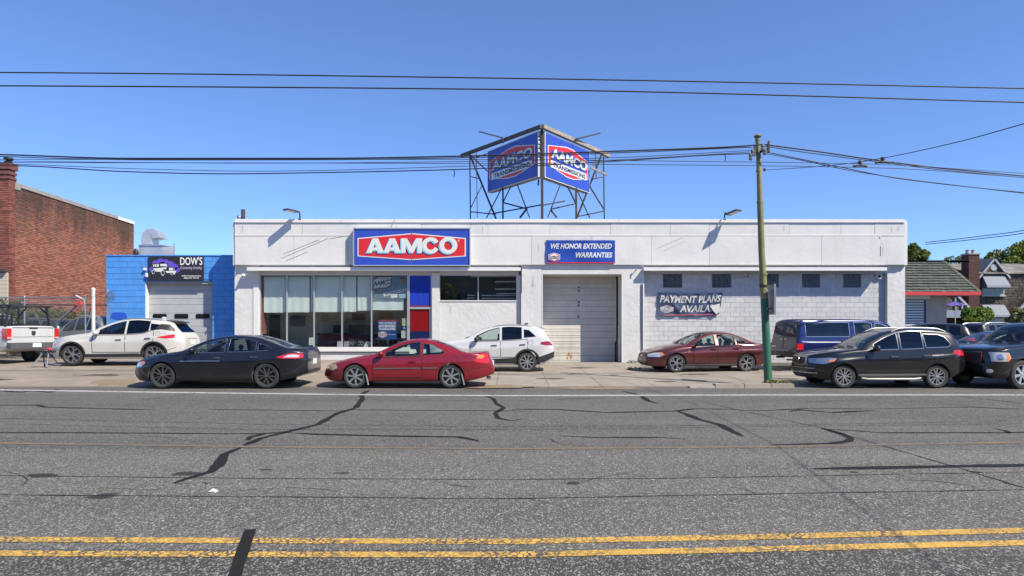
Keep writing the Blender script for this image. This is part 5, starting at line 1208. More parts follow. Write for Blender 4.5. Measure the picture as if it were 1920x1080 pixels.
# ---- white crossover on the left forecourt
sp = dict(fo=.92, wb=2.825, ro=.98, W=.955, r=.375, tumb=.72, gh=.48, cf=(.95, .42), cr=(.7, .3), flare=.03,
          top=[(-.92, .72), (-.9, .86), (-.75, .95), (-.3, 1.05), (.2, 1.12), (.45, 1.155), (.85, 1.37), (1.3, 1.56), (1.75, 1.665), (2.15, 1.69), (2.7, 1.655), (3.2, 1.57), (3.32, 1.52), (3.5, 1.32), (3.72, 1.1), (3.78, .95), (3.805, .7)],
          bot=[(-.92, .36), (-.7, .25), (-.4, .22), (3.2, .24), (3.5, .34), (3.805, .5)],
          belt=[(-.92, .6), (-.6, .83), (0, 1.0), (.6, 1.06), (1.8, 1.08), (2.4, 1.12), (2.8, 1.24), (3.2, 1.22), (3.805, .9)],
          cabin=(.58, 3.25), ws=(.52, 1.42), rwe=[(-.6, 1.16), (.6, 1.16), (.5, 1.46), (-.5, 1.46)], windows=[(.9, 1.78), (1.86, 2.62), [(2.68, 1.24), (2.66, 1.475), (3.0, 1.43), (3.2, 1.32), (3.05, 1.27)]], seats=(1.5, 2.4), seatz=.16)
P_PEARL = paint('pearl_white_car_paint', (0.52, 0.51, 0.475), 0.3, 0, 0.1)
c = Car('parked_car', 'pearl white crossover parked before the blue garage door', 'car', sp, place(131, 24.0, .955), R(3), dict(paint=P_PEARL, glass=[GL_DARK, GL_TINT, GL_TINT], wtrim=BLACKP, rwglass=GL_TINT))
c.basics(); c.wheels(5, 'split', M('machined_alloy', (.4, .39, .38), .3, metal=.8), .75); c.arches(BLACKP, .06)
c.door(.7, 1.82, 1.6, .9, CHROME, zlow=.46); c.door(1.82, 2.8, 2.62, .95, CHROME, zlow=.46, cutr=.34)
c.put(c.ribbon([(.42, .33), (2.4, .35)], .1, .01), 'sill_cladding', BLACKP); c.put(c.ribbon([(.5, .4), (1.4, .41), (2.3, .42)], .02, .016), 'sill_trim', CHROME)
c.mirrors(.86, 1.09, P_PEARL); c.side([(2.9, .99), (3.2, .94), (3.5, .96), (3.52, 1.1), (3.2, 1.05)], 'tail_light', REDL)
c.side([(2.85, 1.3), (3.25, 1.24), (3.5, 1.18), (3.45, 1.3), (3.3, 1.44), (3.0, 1.46)], 'rear_pillar_trim', BLACKP, .003)
c.side([(-.86, .72), (-.55, .8), (-.35, .93), (-.5, .95), (-.84, .85)], 'headlight', CLEARL); c.side([(-.86, .66), (-.6, .75), (-.62, .79), (-.86, .72)], 'indicator_lens', AMBER, off=.006)
c.end([(-.3, .5), (.3, .5), (.42, .88), (-.42, .88)], 'grille', LOUVRE); c.plate(False, 0, .8); c.end([(-.4, .93), (.4, .93), (.4, .945), (-.4, .945)], 'tail_trim', DALLOY, False, n=10, m=2)
MB().hexa([(3.1, -.55, 1.57), (3.45, -.5, 1.5), (3.45, .5, 1.5), (3.1, .55, 1.57), (3.1, -.57, 1.6), (3.47, -.52, 1.525), (3.47, .52, 1.525), (3.1, .57, 1.6)]).build('rear_spoiler', BLACKP, c.root); c.rails(1.6, 3.0, ALLOY, .95, .03)
MB().ball((2.75, 0, 1.68), .09, .03, .05).build('roof_aerial', P_PEARL, c.root)
# ---- white pickup at the left edge
P_WHT2 = paint('white_truck_paint', (0.53, 0.53, 0.53), 0.35, 0, 0.2)
sp = dict(fo=1.0, wb=3.57, ro=1.25, W=1.0, r=.4, tumb=.82, gh=.55, boxy=.8, cf=(.5, .2), cr=(.2, .05), arch=.06,
          top=[(-1.0, .9), (-.95, 1.15), (-.8, 1.22), (.3, 1.3), (.5, 1.34), (.9, 1.62), (1.2, 1.84), (1.45, 1.9), (2.3, 1.92), (2.62, 1.88), (2.72, 1.5), (2.78, 1.42), (4.8, 1.42), (4.82, 1.40)],
          bot=[(-1.0, .5), (-.7, .42), (4.3, .45), (4.82, .6)], belt=[(-1.0, .8), (-.8, 1.1), (.4, 1.22), (2.6, 1.24), (2.8, 1.3), (4.82, 1.3)],
          cabin=(.6, 2.62), ws=(.62, 1.22), windows=[(1.0, 1.7), (1.8, 2.5)], bed=(2.85, 4.72, -.82, .82, .85, 1.7), seats=(1.6, 2.2), seatz=.35)
yw = R(-17); xr, yr = wx(12, 24.7), 24.7                  # near rear corner
rx = xr - (4.82 * math.cos(yw) + 1.0 * math.sin(yw)); ry = yr - (4.82 * math.sin(yw) - 1.0 * math.cos(yw))
c = Car('pickup_truck', 'white pickup truck with a black ladder rack seen from behind at the left edge', 'pickup truck', sp, (rx, ry, zg(rx + 4, ry) - .02), yw, dict(paint=P_WHT2, glass=[GL_DARK]))
c.basics(); c.wheels(8, 'x', ALLOY, .62)
c.end([(-.86, .8), (.86, .8), (.86, 1.39), (-.86, 1.39)], 'tailgate', P_WHT2, False, .02); tg = c.root.children[-1]
c.end([(-.8, 1.34), (.8, 1.34), (.8, 1.36), (-.8, 1.36)], 'tailgate_lip', BLACKP, False, .028, n=8, m=2); c.end([(-.8, 1.0), (.8, 1.0), (.8, 1.015), (-.8, 1.015)], 'tailgate_crease', SEAM, False, .023, n=8, m=2)
c.end([(-.16, 1.31), (.16, 1.31), (.16, 1.37), (-.16, 1.37)], 'handle', BLACKP, False, .035, n=4, m=2)
c.end([(-.07, 1.1), (0, 1.06), (.07, 1.1), (.08, 1.23), (-.08, 1.23)], 'badge', M('dark_badge', (.08, .08, .09), .3, metal=.6), False, .04)
for sd in (-1, 1):
    MB().box(4.62, 4.86, *sorted((sd * .84, sd * 1.012)), .93, 1.32).build('tail_light', REDL, c.root); MB().box(4.7, 4.87, *sorted((sd * .86, sd * 1.0)), .95, 1.0).build('reversing_lens', CLEARL, c.root)
MB().box(4.83, 5.02, -1.0, 1.0, .58, .8).build('rear_bumper', M('grey_bumper', (.09, .09, .1), .5), c.root); MB().box(5.02, 5.035, -.17, .17, .63, .78).build('licence_plate', PLATE, c.root)
rk = MB()
for x in (2.95, 4.6):
    for sd in (-1, 1): rk.bar((x, sd * .86, 1.4), (x - (.15 if x < 4 else -.05) * -1, sd * .74, 2.12), .06)
    rk.bar((x, -.78, 2.14), (x, .78, 2.14), .06)
for sd in (-1, 1): rk.bar((1.2, sd * .76, 2.17), (4.75, sd * .76, 2.17), .06); rk.bar((2.95, sd * .8, 1.7), (3.5, sd * .76, 2.14), .04); rk.bar((4.6, sd * .8, 1.8), (4.2, sd * .76, 2.14), .04)
rk.build('ladder_rack', BLACKP, c.root)
lv = MB()
for k in range(9): lv.box(2.78, 2.82, -.75, .75, 1.44 + k * .05, 1.465 + k * .05)
for k in range(5): lv.box(2.775, 2.83, -.75 + k * .36, -.71 + k * .36, 1.42, 1.9)
lv.build('cab_guard', BLACKP, c.root)
MB().box(4.0, 4.55, -.2, .5, .9, 1.5).build('tool_box', BLACKP, c.root)
# ---- old blue truck-based wagon behind the pole
P_NVY = paint('navy_car_paint', (0.012, 0.024, 0.115), 0.25, 0.3, 0.1, cr=.08); P_NVD = paint('dark_navy_car_paint', (0.014, 0.016, 0.045), 0.4, 0.2, 0.25)
sp = dict(fo=.9, wb=3.3, ro=1.3, W=.98, r=.38, tumb=.84, gh=.5, boxy=.85, cf=(.35, .15), cr=(.12, .06), arch=.06, wtop=.12,
          top=[(-.9, .9), (-.88, 1.1), (-.75, 1.18), (.4, 1.24), (.5, 1.27), (.9, 1.6), (1.1, 1.76), (1.35, 1.83), (2.5, 1.87), (4.3, 1.86), (4.42, 1.82), (4.5, 1.5), (4.57, 1.1), (4.6, .8)],
          bot=[(-.9, .5), (-.6, .42), (3.9, .45), (4.6, .6)], belt=[(-.9, .8), (-.75, 1.08), (.4, 1.18), (2, 1.22), (4.4, 1.22), (4.6, 1.0)],
          cabin=(.6, 4.4), ws=(.56, 1.08), windows=[(.95, 1.6), (1.72, 2.4), (2.6, 4.25)], seats=(1.6, 2.6), seatz=.35)
yw = R(180 + 7); xr, yr = wx(1497, 24.0), 24.0           # near rear corner (the car faces right)
cx_, sx_ = math.cos(yw), math.sin(yw); lx, ly = 4.55, .95
rx = xr - (lx * cx_ - ly * sx_); ry = yr - (lx * sx_ + ly * cx_)
c = Car('parked_car', 'old dark blue wagon with twin rear doors parked behind the pole facing right', 'car', sp, (rx, ry, zg(11, 24.5)), yw, dict(paint=P_NVY, glass=[GL_DARK, GL_DARK, GL_TINT], wtrim=ALLOY))
c.basics(); c.wheels(8, 'x', ALLOY, .6)
for a, b in ((-.88, -.02), (.02, .88)):
    d = c.end([(a, .78), (b, .78), (b, 1.74), (a, 1.74)], 'rear_door', P_NVD, False, .012)[0]
    e0, e1 = a + .09, b - .09; c.end([(e0, 1.24), (e1, 1.24), (e1, 1.66), (e0, 1.66)], 'rear_window', M('black_glass', (.012, .013, .015), .06, coat=1), False, .022, parent=d)
    c.end([(b - .2 if a < 0 else a + .04, 1.14), (b - .04 if a < 0 else a + .2, 1.14), (b - .04 if a < 0 else a + .2, 1.17), (b - .2 if a < 0 else a + .04, 1.17)], 'handle', CHROME, False, .03, parent=d, n=4, m=2)
c.end([(-.82, .86), (-.52, .86), (-.52, .9), (-.82, .9)], 'badge_lettering', ALLOY, False, .018, n=4, m=2)
for sd in (-1, 1): MB().box(4.38, 4.6, *sorted((sd * .86, sd * .985)), .78, 1.0).build('tail_light', REDL, c.root)
MB().box(4.56, 4.74, -.98, .98, .55, .7).build('rear_bumper', M('rusty_chrome_bumper', (.05, .045, .04), .4, metal=.5, var=.3, vscale=4), c.root)
MB().bar((4.5, -.1, .5), (4.8, -.1, .5), .08).bar((4.3, .5, .4), (4.75, .55, .42), .06).build('tow_hitch', RUST, c.root)
c.put(c.ribbon([(.5, 1.03), (2.5, 1.05), (4.4, 1.05)], .014, .006), 'side_moulding', RAILM); c.door(.85, 1.66, 1.5, 1.1, CHROME); c.door(1.66, 2.5, 2.4, 1.1, CHROME)
c.put(MB().grid([[(x, y, c.Z(x, y) + .014) for y in np.linspace(-.72, .72, 9)] for x in np.linspace(1.4, 4.3, 10)], skirt=(0, 0, -.02)), 'roof_skin', M('faded_roof_paint', (.045, .045, .06), .7, var=.25, vscale=3), smooth=30)
# ---- black full-size vehicle nosing in at the right edge
sp = dict(fo=.95, wb=2.95, ro=1.1, W=1.0, r=.4, tumb=.78, gh=.5, boxy=.5, cf=(.6, .28), cr=(.3, .1), arch=.05,
          top=[(-.95, .75), (-.93, 1.05), (-.85, 1.12), (-.3, 1.2), (.3, 1.25), (.5, 1.28), (.9, 1.55), (1.25, 1.76), (1.6, 1.84), (2.4, 1.87), (3.5, 1.84), (3.85, 1.78), (4.0, 1.3), (4.05, .8)],
          bot=[(-.95, .42), (-.7, .3), (3.4, .32), (4.05, .5)], belt=[(-.95, .7), (-.8, 1.02), (.3, 1.12), (1.8, 1.16), (4.05, 1.1)],
          cabin=(.6, 3.8), ws=(.55, 1.32), windows=[(1.0, 1.7), (1.8, 2.6), (2.75, 3.6)], seats=(1.6, 2.5), seatz=.3)
yw = R(15)
c = Car('parked_car', 'black full-size vehicle with a big clear headlight nosing in at the right edge', 'car', sp, (13.68, 19.55, 0), yw, dict(paint=P_BLK2, glass=[GL_DARK, GL_TINT], wtrim=CHROME))
c.basics(); c.wheels(6, 'x', ALLOY, .66)
c.end([(-.54, .72), (.54, .72), (.58, 1.03), (-.58, 1.03)], 'grille_surround', CHROME, off=.008); c.end([(-.51, .75), (.51, .75), (.55, 1.0), (-.55, 1.0)], 'grille', M('grille_mesh', (.05, .05, .06), .4, metal=.5, bump=.01, bscale=80), off=.018)
text('GMC', -.24, .24, .83, .95, lambda u, v, w_: (c.X(-u, v) - .024 - w_, -u, v), M('red_letter', (.35, .02, .02), .3, metal=.3), c.root, .03, name='badge_lettering', thick=.01)
for sd in (-1, 1):
    pass
c.side([(-.88, .76), (-.52, .76), (-.45, .86), (-.48, 1.0), (-.88, 1.02)], 'headlight', M('frosted_lens', (.5, .5, .48), .25, metal=.2, coat=1.0), .008); c.side([(-.56, .77), (-.5, .79), (-.47, .88), (-.5, .97), (-.57, .97)], 'indicator_lens', AMBER, .012)
c.side(ellipse(-.72, .88, .08, .08, 16), 'headlamp_bulb', CHROME, .012, n=10, m=6)
c.end([(-.6, .5), (.6, .5), (.6, .66), (-.6, .66)], 'lower_grille', LOUVRE); c.end(ellipse(-.75, .5, .06, .06, 12), 'fog_light', CLEARL, mirror=True); c.door(.75, 1.75, 1.6, 1.0, CHROME); c.mirrors(.95, 1.16, P_BLK2, (.12, .14, .1))
# ---- dark saloon between them
sp2 = dict(fo=.93, wb=2.75, ro=1.05, W=.92, r=.34, tumb=.71, gh=.43, cf=(.9, .4), cr=(.7, .3),
          top=[(-.93, .6), (-.9, .7), (-.8, .78), (-.4, .9), (.1, .98), (.44, 1.03), (.8, 1.2), (1.2, 1.37), (1.6, 1.45), (1.95, 1.47), (2.35, 1.44), (2.75, 1.33), (3.2, 1.14), (3.6, 1.1), (3.75, 1.02), (3.8, .65)],
          bot=[(-.93, .32), (-.7, .2), (3.1, .2), (3.8, .42)], belt=[(-.93, .5), (-.7, .68), (.4, .92), (1.5, .95), (3.2, 1.0), (3.8, .9)],
          cabin=(.55, 3.1), ws=(.52, 1.32), rwt=(2.62, 3.15), windows=[(.86, 1.6), (1.7, 2.5)], seats=(1.45, 2.3))
P_DK = paint('dark_blue_car_paint', (0.012, 0.016, 0.035), 0.3, 0.3, 0.15)
c = Car('parked_car', 'dark blue saloon with only its bonnet and windscreen showing between two black vehicles', 'car', sp2, (wx(1818, 23.6), 24.4, zg(16, 24.4)), R(6), dict(paint=P_DK, glass=[GL_CLEAR]))
c.basics(); c.wheels(5, 'x', ALLOY, .66); c.mirrors(.9, 1.0, P_DK); c.side([(-.88, .6), (-.5, .66), (-.5, .74), (-.88, .7)], 'headlight', CLEARL)
# ---- crossovers in the lot behind
sp3 = dict(fo=.9, wb=2.65, ro=.95, W=.9, r=.35, tumb=.74, gh=.48, cf=(.8, .4), cr=(.5, .24),
          top=[(-.9, .7), (-.85, .9), (-.3, 1.04), (.25, 1.1), (.48, 1.14), (.9, 1.37), (1.3, 1.55), (1.7, 1.64), (2.1, 1.67), (2.8, 1.64), (3.15, 1.58), (3.25, 1.5), (3.5, 1.12), (3.58, .95), (3.6, .7)],
          bot=[(-.9, .35), (-.7, .24), (3.0, .24), (3.6, .48)], belt=[(-.9, .6), (-.6, .85), (0, .98), (.6, 1.04), (2.6, 1.12), (3.3, 1.14), (3.6, .9)],
          cabin=(.6, 3.2), ws=(.55, 1.4), rwe=[(-.6, 1.12), (.6, 1.12), (.5, 1.5), (-.5, 1.5)], windows=[(.92, 1.7), (1.8, 2.5), (2.6, 3.0)], seats=(1.5, 2.3), seatz=.14)
c = Car('parked_car', 'black crossover seen from behind with the sun glinting on its rear window', 'car', sp3, (wx(1678, 29.0), 30.4, .27), R(-22), dict(paint=P_BLK2, glass=[GL_DARK, GL_TINT], rwglass=GL_TINT))
c.basics(); c.wheels(5, 'x', ALLOY, .68); c.side([(3.05, .96), (3.3, .9), (3.54, .9), (3.48, 1.03), (3.2, 1.06)], 'tail_light', REDL); c.plate(False, 0, .8); c.end([(-.25, 1.18), (.2, 1.16), (.2, 1.175), (-.25, 1.2)], 'rear_wiper', BLACKP, False, .03, n=5, m=2); c.end(ellipse(0, 1.0, .06, .06, 3), 'badge', CHROME, False, .01, n=5, m=3)
sp4 = dict(sp3, top=[(-.9, .7), (-.85, .95), (-.3, 1.08), (.3, 1.14), (.48, 1.17), (.9, 1.42), (1.3, 1.62), (1.7, 1.7), (2.1, 1.73), (3.0, 1.71), (3.3, 1.66), (3.45, 1.4), (3.56, 1.1), (3.6, .7)], boxy=.3)
c = Car('parked_car', 'dark grey wagon with silver roof rails parked in the far lot facing right', 'car', sp4, (wx(1960, 33.5), 35.0, .27), R(180 + 14), dict(paint=paint('dark_grey_car_paint', (.018, .017, .02), .3, .3), glass=[GL_DARK, GL_TINT], wtrim=CHROME, rwglass=GL_TINT))
c.basics(); c.wheels(5, 'x', ALLOY, .68); c.rails(1.3, 3.1, ALLOY, .94, .05); c.side([(3.1, 1.0), (3.5, .96), (3.5, 1.1), (3.15, 1.16)], 'tail_light', REDL)
c = Car('parked_car', 'small dark blue hatchback parked far off beyond the red-edged roof building', 'car', dict(sp3), (wx(1772, 52), 53, .27), R(170), dict(paint=P_DK, glass=[GL_DARK]))
c.basics(); c.wheels(5, 'x', ALLOY, .68); c.side([(3.1, .96), (3.5, .9), (3.5, 1.03), (3.2, 1.06)], 'tail_light', REDL)
# ---- vehicles behind the chain-link fence
c = Car('parked_car', 'silver wagon parked behind the chain-link fence beside the blue garage', 'car', dict(sp4), (wx(95, 30.6), 32.0, .38), R(-28), dict(paint=paint('silver_car_paint', (.36, .35, .31), .35, .5), glass=[GL_DARK, GL_TINT], rwglass=GL_TINT, wtrim=BLACKP), group='vehicles behind the fence'); c.root.scale = (1.1, 1.1, 1.1)
c.basics(); c.wheels(5, 'x', ALLOY, .66); c.side([(3.2, .94), (3.54, .9), (3.5, 1.1), (3.3, 1.12)], 'tail_light', REDL); c.rails(1.5, 3.1, P_WHT, .95, .05)
c = Car('parked_car', 'dark teal car parked behind the fence next to the brick wall', 'car', dict(sp3), (wx(60, 31.0) - 3.3, 33.5, .38), R(-6), dict(paint=paint('teal_car_paint', (.02, .035, .04), .35, .3), glass=[GL_DARK, GL_TINT], rwglass=GL_TINT, wtrim=ALLOY), group='vehicles behind the fence'); c.root.scale = (1.1, 1.1, 1.1)
c.basics(); c.wheels(5, 'x', ALLOY, .66); c.side([(3.1, .96), (3.5, .9), (3.5, 1.03), (3.2, 1.06)], 'tail_light', REDL); c.rails(1.5, 2.9, ALLOY, .95, .04)
# ------------------------------------------------------------------ signs
def plane_fn(d): return lambda u, v, w_: (u, d - w_, v)
def logo_hex(u0, u1, v0, v1, fn, parent, bar=True, k=1.0):
    """white-edged red hexagon badge with lettering"""
    U = lambda t: u0 + (u1 - u0) * t; V = lambda t: v0 + (v1 - v0) * t
    hx = lambda e: [(U(e), V(.22 + e)), (U(.5), V(e * .7)), (U(1 - e), V(.22 + e)), (U(1 - e), V(.78 - e)), (U(.5), V(1 - e * .7)), (U(e), V(.78 - e))]
    flat(hx(0), fn, .003, SIGNW, parent, 'badge_edge', .002); flat(hx(.04), fn, .003, SIGNR, parent, 'badge_field', .006); flat(hx(.12), fn, .003, SIGNW, parent, 'badge_field', .010)
    text('AAMCO', U(.14), U(.86), V(.44), V(.66), lambda u, v, w_: fn(u, v, w_ + .014), NAVY, parent, .035, .12); text('TRANSMISSIONS', U(.16), U(.84), V(.31), V(.39), lambda u, v, w_: fn(u, v, w_ + .014), NAVY, parent, .02)
# big wall sign
D = 27.95; sg = empty('illuminated_sign', (wx(772, D), D, wz(463, D)), 'wide blue illuminated sign box reading AAMCO on a red hexagon', 'sign')
SX = lambda p: wx(p, D); SZ = lambda p: wz(p, D); FACEF = plane_fn(D)
Q('sign_cabinet', sg, M('sign_cabinet_metal', (.5, .5, .52), .4, metal=.4), SX(662), SX(882), D + .02, 28.19, SZ(499), SZ(427))
for a, b, c_, e in ((662, 882, 427, 429.2), (662, 882, 497, 499), (662, 664, 429.2, 497), (880.3, 882, 429.2, 497)): Q('sign_frame', sg, ALU, SX(a), SX(b), D - .04, D + .019, SZ(e), SZ(c_))
for a, b in ((664.2, 771.4), (772.6, 880.1)): Q('sign_face', sg, SIGNB, SX(a), SX(b), D, D + .018, SZ(496.8), SZ(429.4))
for a, b in ((664.6, 771), (773, 879.8)): Q('face_edge', sg, M('pale_blue_edge', (.14, .22, .6), .3), SX(a), SX(b), D - .006, D - .001, SZ(431.5), SZ(430.3))
def hexes(e, a0, a1, peak0, peak1, v0, v1, mat, w0):
    for L in ((a0, 771.2), (772.8, a1)):
        pt = [(L[0], v0), (L[1], peak0), (L[1], peak1), (L[0], v1)] if L[0] == a0 else [(L[0], peak0), (L[1], v0), (L[1], v1), (L[0], peak1)]
        flat([(SX(x), SZ(y)) for x, y in pt][::-1], FACEF, .003, mat, sg, 'hexagon', w0)
hexes(0, 670.5, 873.5, 437.3, 487.5, 446.3, 480.7, SIGNW, .002); hexes(0, 672.6, 871.4, 439.2, 485.7, 448, 479, SIGNR, .006)
BLUELT = M('light_blue_letter_edge', (.3, .55, .75), .4)
A_ = [(0, 0), (.36, 1), (.64, 1), (1, 0), (.7, 0), (.64, .2), (.36, .2), (.3, 0)]
def bigletters(fn, parent, ox, oy, mat, w0, grow=0.0, th=.004):
    def S(x, y): return fn(SX(x + ox), SZ(y + oy), 0)
    def plate(poly, nm='letter', holes=None):
        f2 = lambda u, v, w_: fn(SX(u + ox), SZ(v + oy), w_)
        flat(poly, f2, th, mat, parent, nm, w0)
    y0, y1 = 447.0, 473.8; H = y1 - y0; g = grow
    def letA(x0, x1):
        W_ = x1 - x0; q = lambda a, b: (x0 + a * W_, y1 - b * H)
        plate([q(0, 0), q(.36, 1), q(.5, 1), q(.5, .72), q(.405, .36), q(.5, .36), q(.5, .16), q(.345, .16), q(.31, 0)]); plate([q(.5, 1), q(.66, 1), q(1, 0), q(.68, 0), q(.64, .16), q(.5, .16), q(.5, .36), q(.585, .36), q(.5, .72)])
    letA(687.5, 720.5); letA(719.5, 752)
    x0, x1 = 752.5, 791.5; W_ = x1 - x0; q = lambda a, b: (x0 + a * W_, y1 - b * H)
    plate([q(0, 0), q(.0, 1), q(.27, 1), q(.5, .42), q(.5, .0), q(.42, 0), q(.21, .58), q(.21, 0)]); plate([q(.5, .42), q(.73, 1), q(1, 1), q(1, 0), q(.79, 0), q(.79, .58), q(.58, 0), q(.5, 0)])
    def arc(cx, cy, rx, ry, a0, a1, n=18): return [(cx + rx * math.cos(R(a0 + (a1 - a0) * i / n)), cy + ry * math.sin(R(a0 + (a1 - a0) * i / n))) for i in range(n + 1)]
    cx, cy = 808, 460.2
    plate(arc(cx, cy, 16.2, 15.4, -28, -180) + arc(cx, cy, 8.0, 8.4, -180, -22)); plate(arc(cx, cy, 16.2, 15.4, 180, 28) + arc(cx, cy, 8.0, 8.4, 22, 180))
    cx = 841
    plate(arc(cx, cy, 16.8, 15.6, 0, 180) + arc(cx, cy, 8.2, 8.8, 180, 0)); plate(arc(cx, cy, 16.8, 15.6, 180, 360) + arc(cx, cy, 8.2, 8.8, 360, 180))
for ox, oy, m_, w_ in ((-3.8, 3.4, NAVY, .009), (-2.9, 2.7, NAVY, .014), (-2.0, 1.9, BLUELT, .019), (-1.0, 1.0, BLUELT, .024), (0, 0, SIGNW, .03)): bigletters(FACEF, sg, ox, oy, m_, w_)
flat([(SX(860 + 2 * math.cos(t)), SZ(451 + 2 * math.sin(t))) for t in np.linspace(0, 5.9, 14)], FACEF, .003, M('pale_red', (.7, .3, .28), .4), sg, 'registered_mark', .009)
# banners
def banner(name, label, p0, p1, y0, y1, d, disp, mat, cat='banner', warp=None):
    b = empty(name, (wx((p0 + p1) / 2, d), d, wz((y0 + y1) / 2, d)), label, cat); n, m = 40, 16; warp = warp or (lambda s, t: (0, 0))
    def fn(s, t, w_):                                   # s, t in 0..1, t upwards
        dx, dz = warp(s, t); return (wx(p0 + (p1 - p0) * s, d) + dx, d - disp(s, t) - w_, wz(y1 + (y0 - y1) * t, d) + dz)
    G = [[fn(i / n, j / m, 0) for j in range(m + 1)] for i in range(n + 1)]
    MB().grid(G, skirt=(0, .008, 0)).build('cloth', mat, b, smooth=50); return b, fn
BANB = M('blue_banner_vinyl', (.018, .06, .34), .35, var=.25, vscale=1.2)
def wr(s, t): return .012 + .012 * math.sin(9 * s + 6 * t) * math.sin(math.pi * t) + .01 * math.sin(23 * s - 11 * t) * t
b, fn = banner('banner', 'blue banner reading WE HONOR EXTENDED WARRANTIES above the garage door', 1023.5, 1153, 450.5, 494, YP - .03, wr, BANB)
text('WE HONOR EXTENDED', .07, .955, .63, .86, fn, SIGNW, b, .03, .25, sub=1, thick=.008); text('WARRANTIES', .43, .965, .25, .48, fn, SIGNW, b, .03, .25, sub=1, thick=.008)
flat(rect(.005, .995, .01, .05), lambda u, v, w_: fn(u, v, w_ + .012), .002, SIGNR, b, 'red_stripe'); logo_hex(.035, .205, .08, .46, lambda u, v, w_: fn(u, v, w_ + .016), b)
for s in (.01, .99):
    for t in (.03, .97): flat([(s + .004 * math.cos(a), t + .012 * math.sin(a)) for a in np.linspace(0, 5.5, 8)], lambda u, v, w_: fn(u, v, w_ + .01), .006, CHROME, b, 'grommet')
def wp(s, t):
    e = max(0, s - .72) / .28; return (-.16 * e * (1 - t) - .03 * e, (.04 * math.sin(math.pi * s) * -1) * t + .0 + .10 * e * (1 - t) * (1 - s * .3))
def wr2(s, t): return .03 + .03 * math.exp(-((s - .14 - .22 * (1 - t)) / .035) ** 2) + .03 * math.exp(-((s - .86 + .1 * (1 - t)) / .04) ** 2) + .026 * math.sin(15 * s + 9 * t) * (1 - t) + .004 * math.sin(38 * s + 14 * t) + .08 * max(0, s - .75) * (1 - t) + .015 * math.sin(31 * s - 8 * t)
b, fn = banner('banner', 'sagging faded banner reading PAYMENT PLANS AVAILABLE on the block wall', 1233, 1356, 549, 592.5, YB - .03, wr2, M('faded_navy_vinyl', (.035, .06, .125), .5, var=.35, vscale=2.5), warp=wp)
text('PAYMENT PLANS', .03, .985, .58, .9, fn, M('grey_white_print', (.5, .5, .48), .5), b, .03, .22, sub=3, thick=.014); text('AVAILAB', .33, .88, .17, .48, fn, M('grey_white_print', (.5, .5, .48), .5), b, .03, .22, sub=3, thick=.014)
flat(rect(.005, .9, .005, .05), lambda u, v, w_: fn(u, v, w_ + .014), .002, M('faded_red', (.5, .12, .14), .5), b, 'red_stripe')
U = lambda t: .04 + .2 * t; hx = [(U(0), .22), (U(.5), .12), (U(1), .22), (U(1), .38), (U(.5), .48), (U(0), .38)]
flat(hx, lambda u, v, w_: fn(u, v, w_ + .02), .002, M('faded_badge', (.5, .42, .42), .5), b, 'badge_field'); flat([(.14 + (u - .14) * .82, .3 + (v - .3) * .8) for u, v in hx], lambda u, v, w_: fn(u, v, w_ + .026), .002, M('faded_badge_inner', (.25, .26, .33), .5), b, 'badge_field'); text('AAMCO', .075, .205, .25, .36, lambda u, v, w_: fn(u, v, w_ + .03), M('grey_white_print', (.5, .5, .48), .5), b, .03, .1)
FOLD = M('banner_reverse', (.62, .6, .56), .6)
MB().add([fn(.80, .42, .05), fn(.97, .5, .09), fn(.99, .12, .10), fn(.93, .02, .07), fn(.86, .2, .09), fn(.8, .42, .03), fn(.97, .5, .03), fn(.99, .12, .03), fn(.93, .02, .03), fn(.86, .2, .03)], [(0, 1, 4), (1, 2, 4), (2, 3, 4), (4, 3, 0), (0, 5, 6, 1), (1, 6, 7, 2), (2, 7, 8, 3), (3, 8, 5, 0)]).build('folded_corner', FOLD, b)
MB().tube([fn(.0, 1, .01), fn(-.0, 1.0, .0)], .01).tube([fn(1, 1, 0), tuple(Vector(fn(1, 1, 0)) + Vector((.25, .02, .05)))], .006, 5).build('tie_cord', WPAPER, b)
# DOW'S sign
D2 = YU - .06; ds = empty('shop_sign', (wx(330, D2), D2, wz(503, D2)), "black sign reading DOW'S with a white off-road vehicle on a purple cloud", 'sign'); f2 = lambda u, v, w_: (wx(u, D2), D2 - w_, wz(v, D2))
flat([(278, 526), (382, 526), (382, 480.5), (278, 480.5)], f2, .02, M('black_sign_board', (.022, .02, .028), .45), ds, 'sign_board', -.02)
PUR = M('purple_print', (.12, .075, .5), .5)
for cx, cy, r_ in ((287, 505, 7), (292, 494, 7), (301, 491, 7.5), (310, 492, 7), (319, 495, 7), (327, 500, 7), (332, 506, 6), (306, 500, 11), (318, 504, 10), (294, 503, 9)): flat([(cx + r_ * math.cos(t), cy - r_ * .82 * math.sin(t)) for t in np.linspace(0, 6.0, 18)], f2, .0006, PUR, ds, 'cloud', .001 + (cx % 5) * .0009)
SB = M('black_print', (.01, .01, .012), .5)
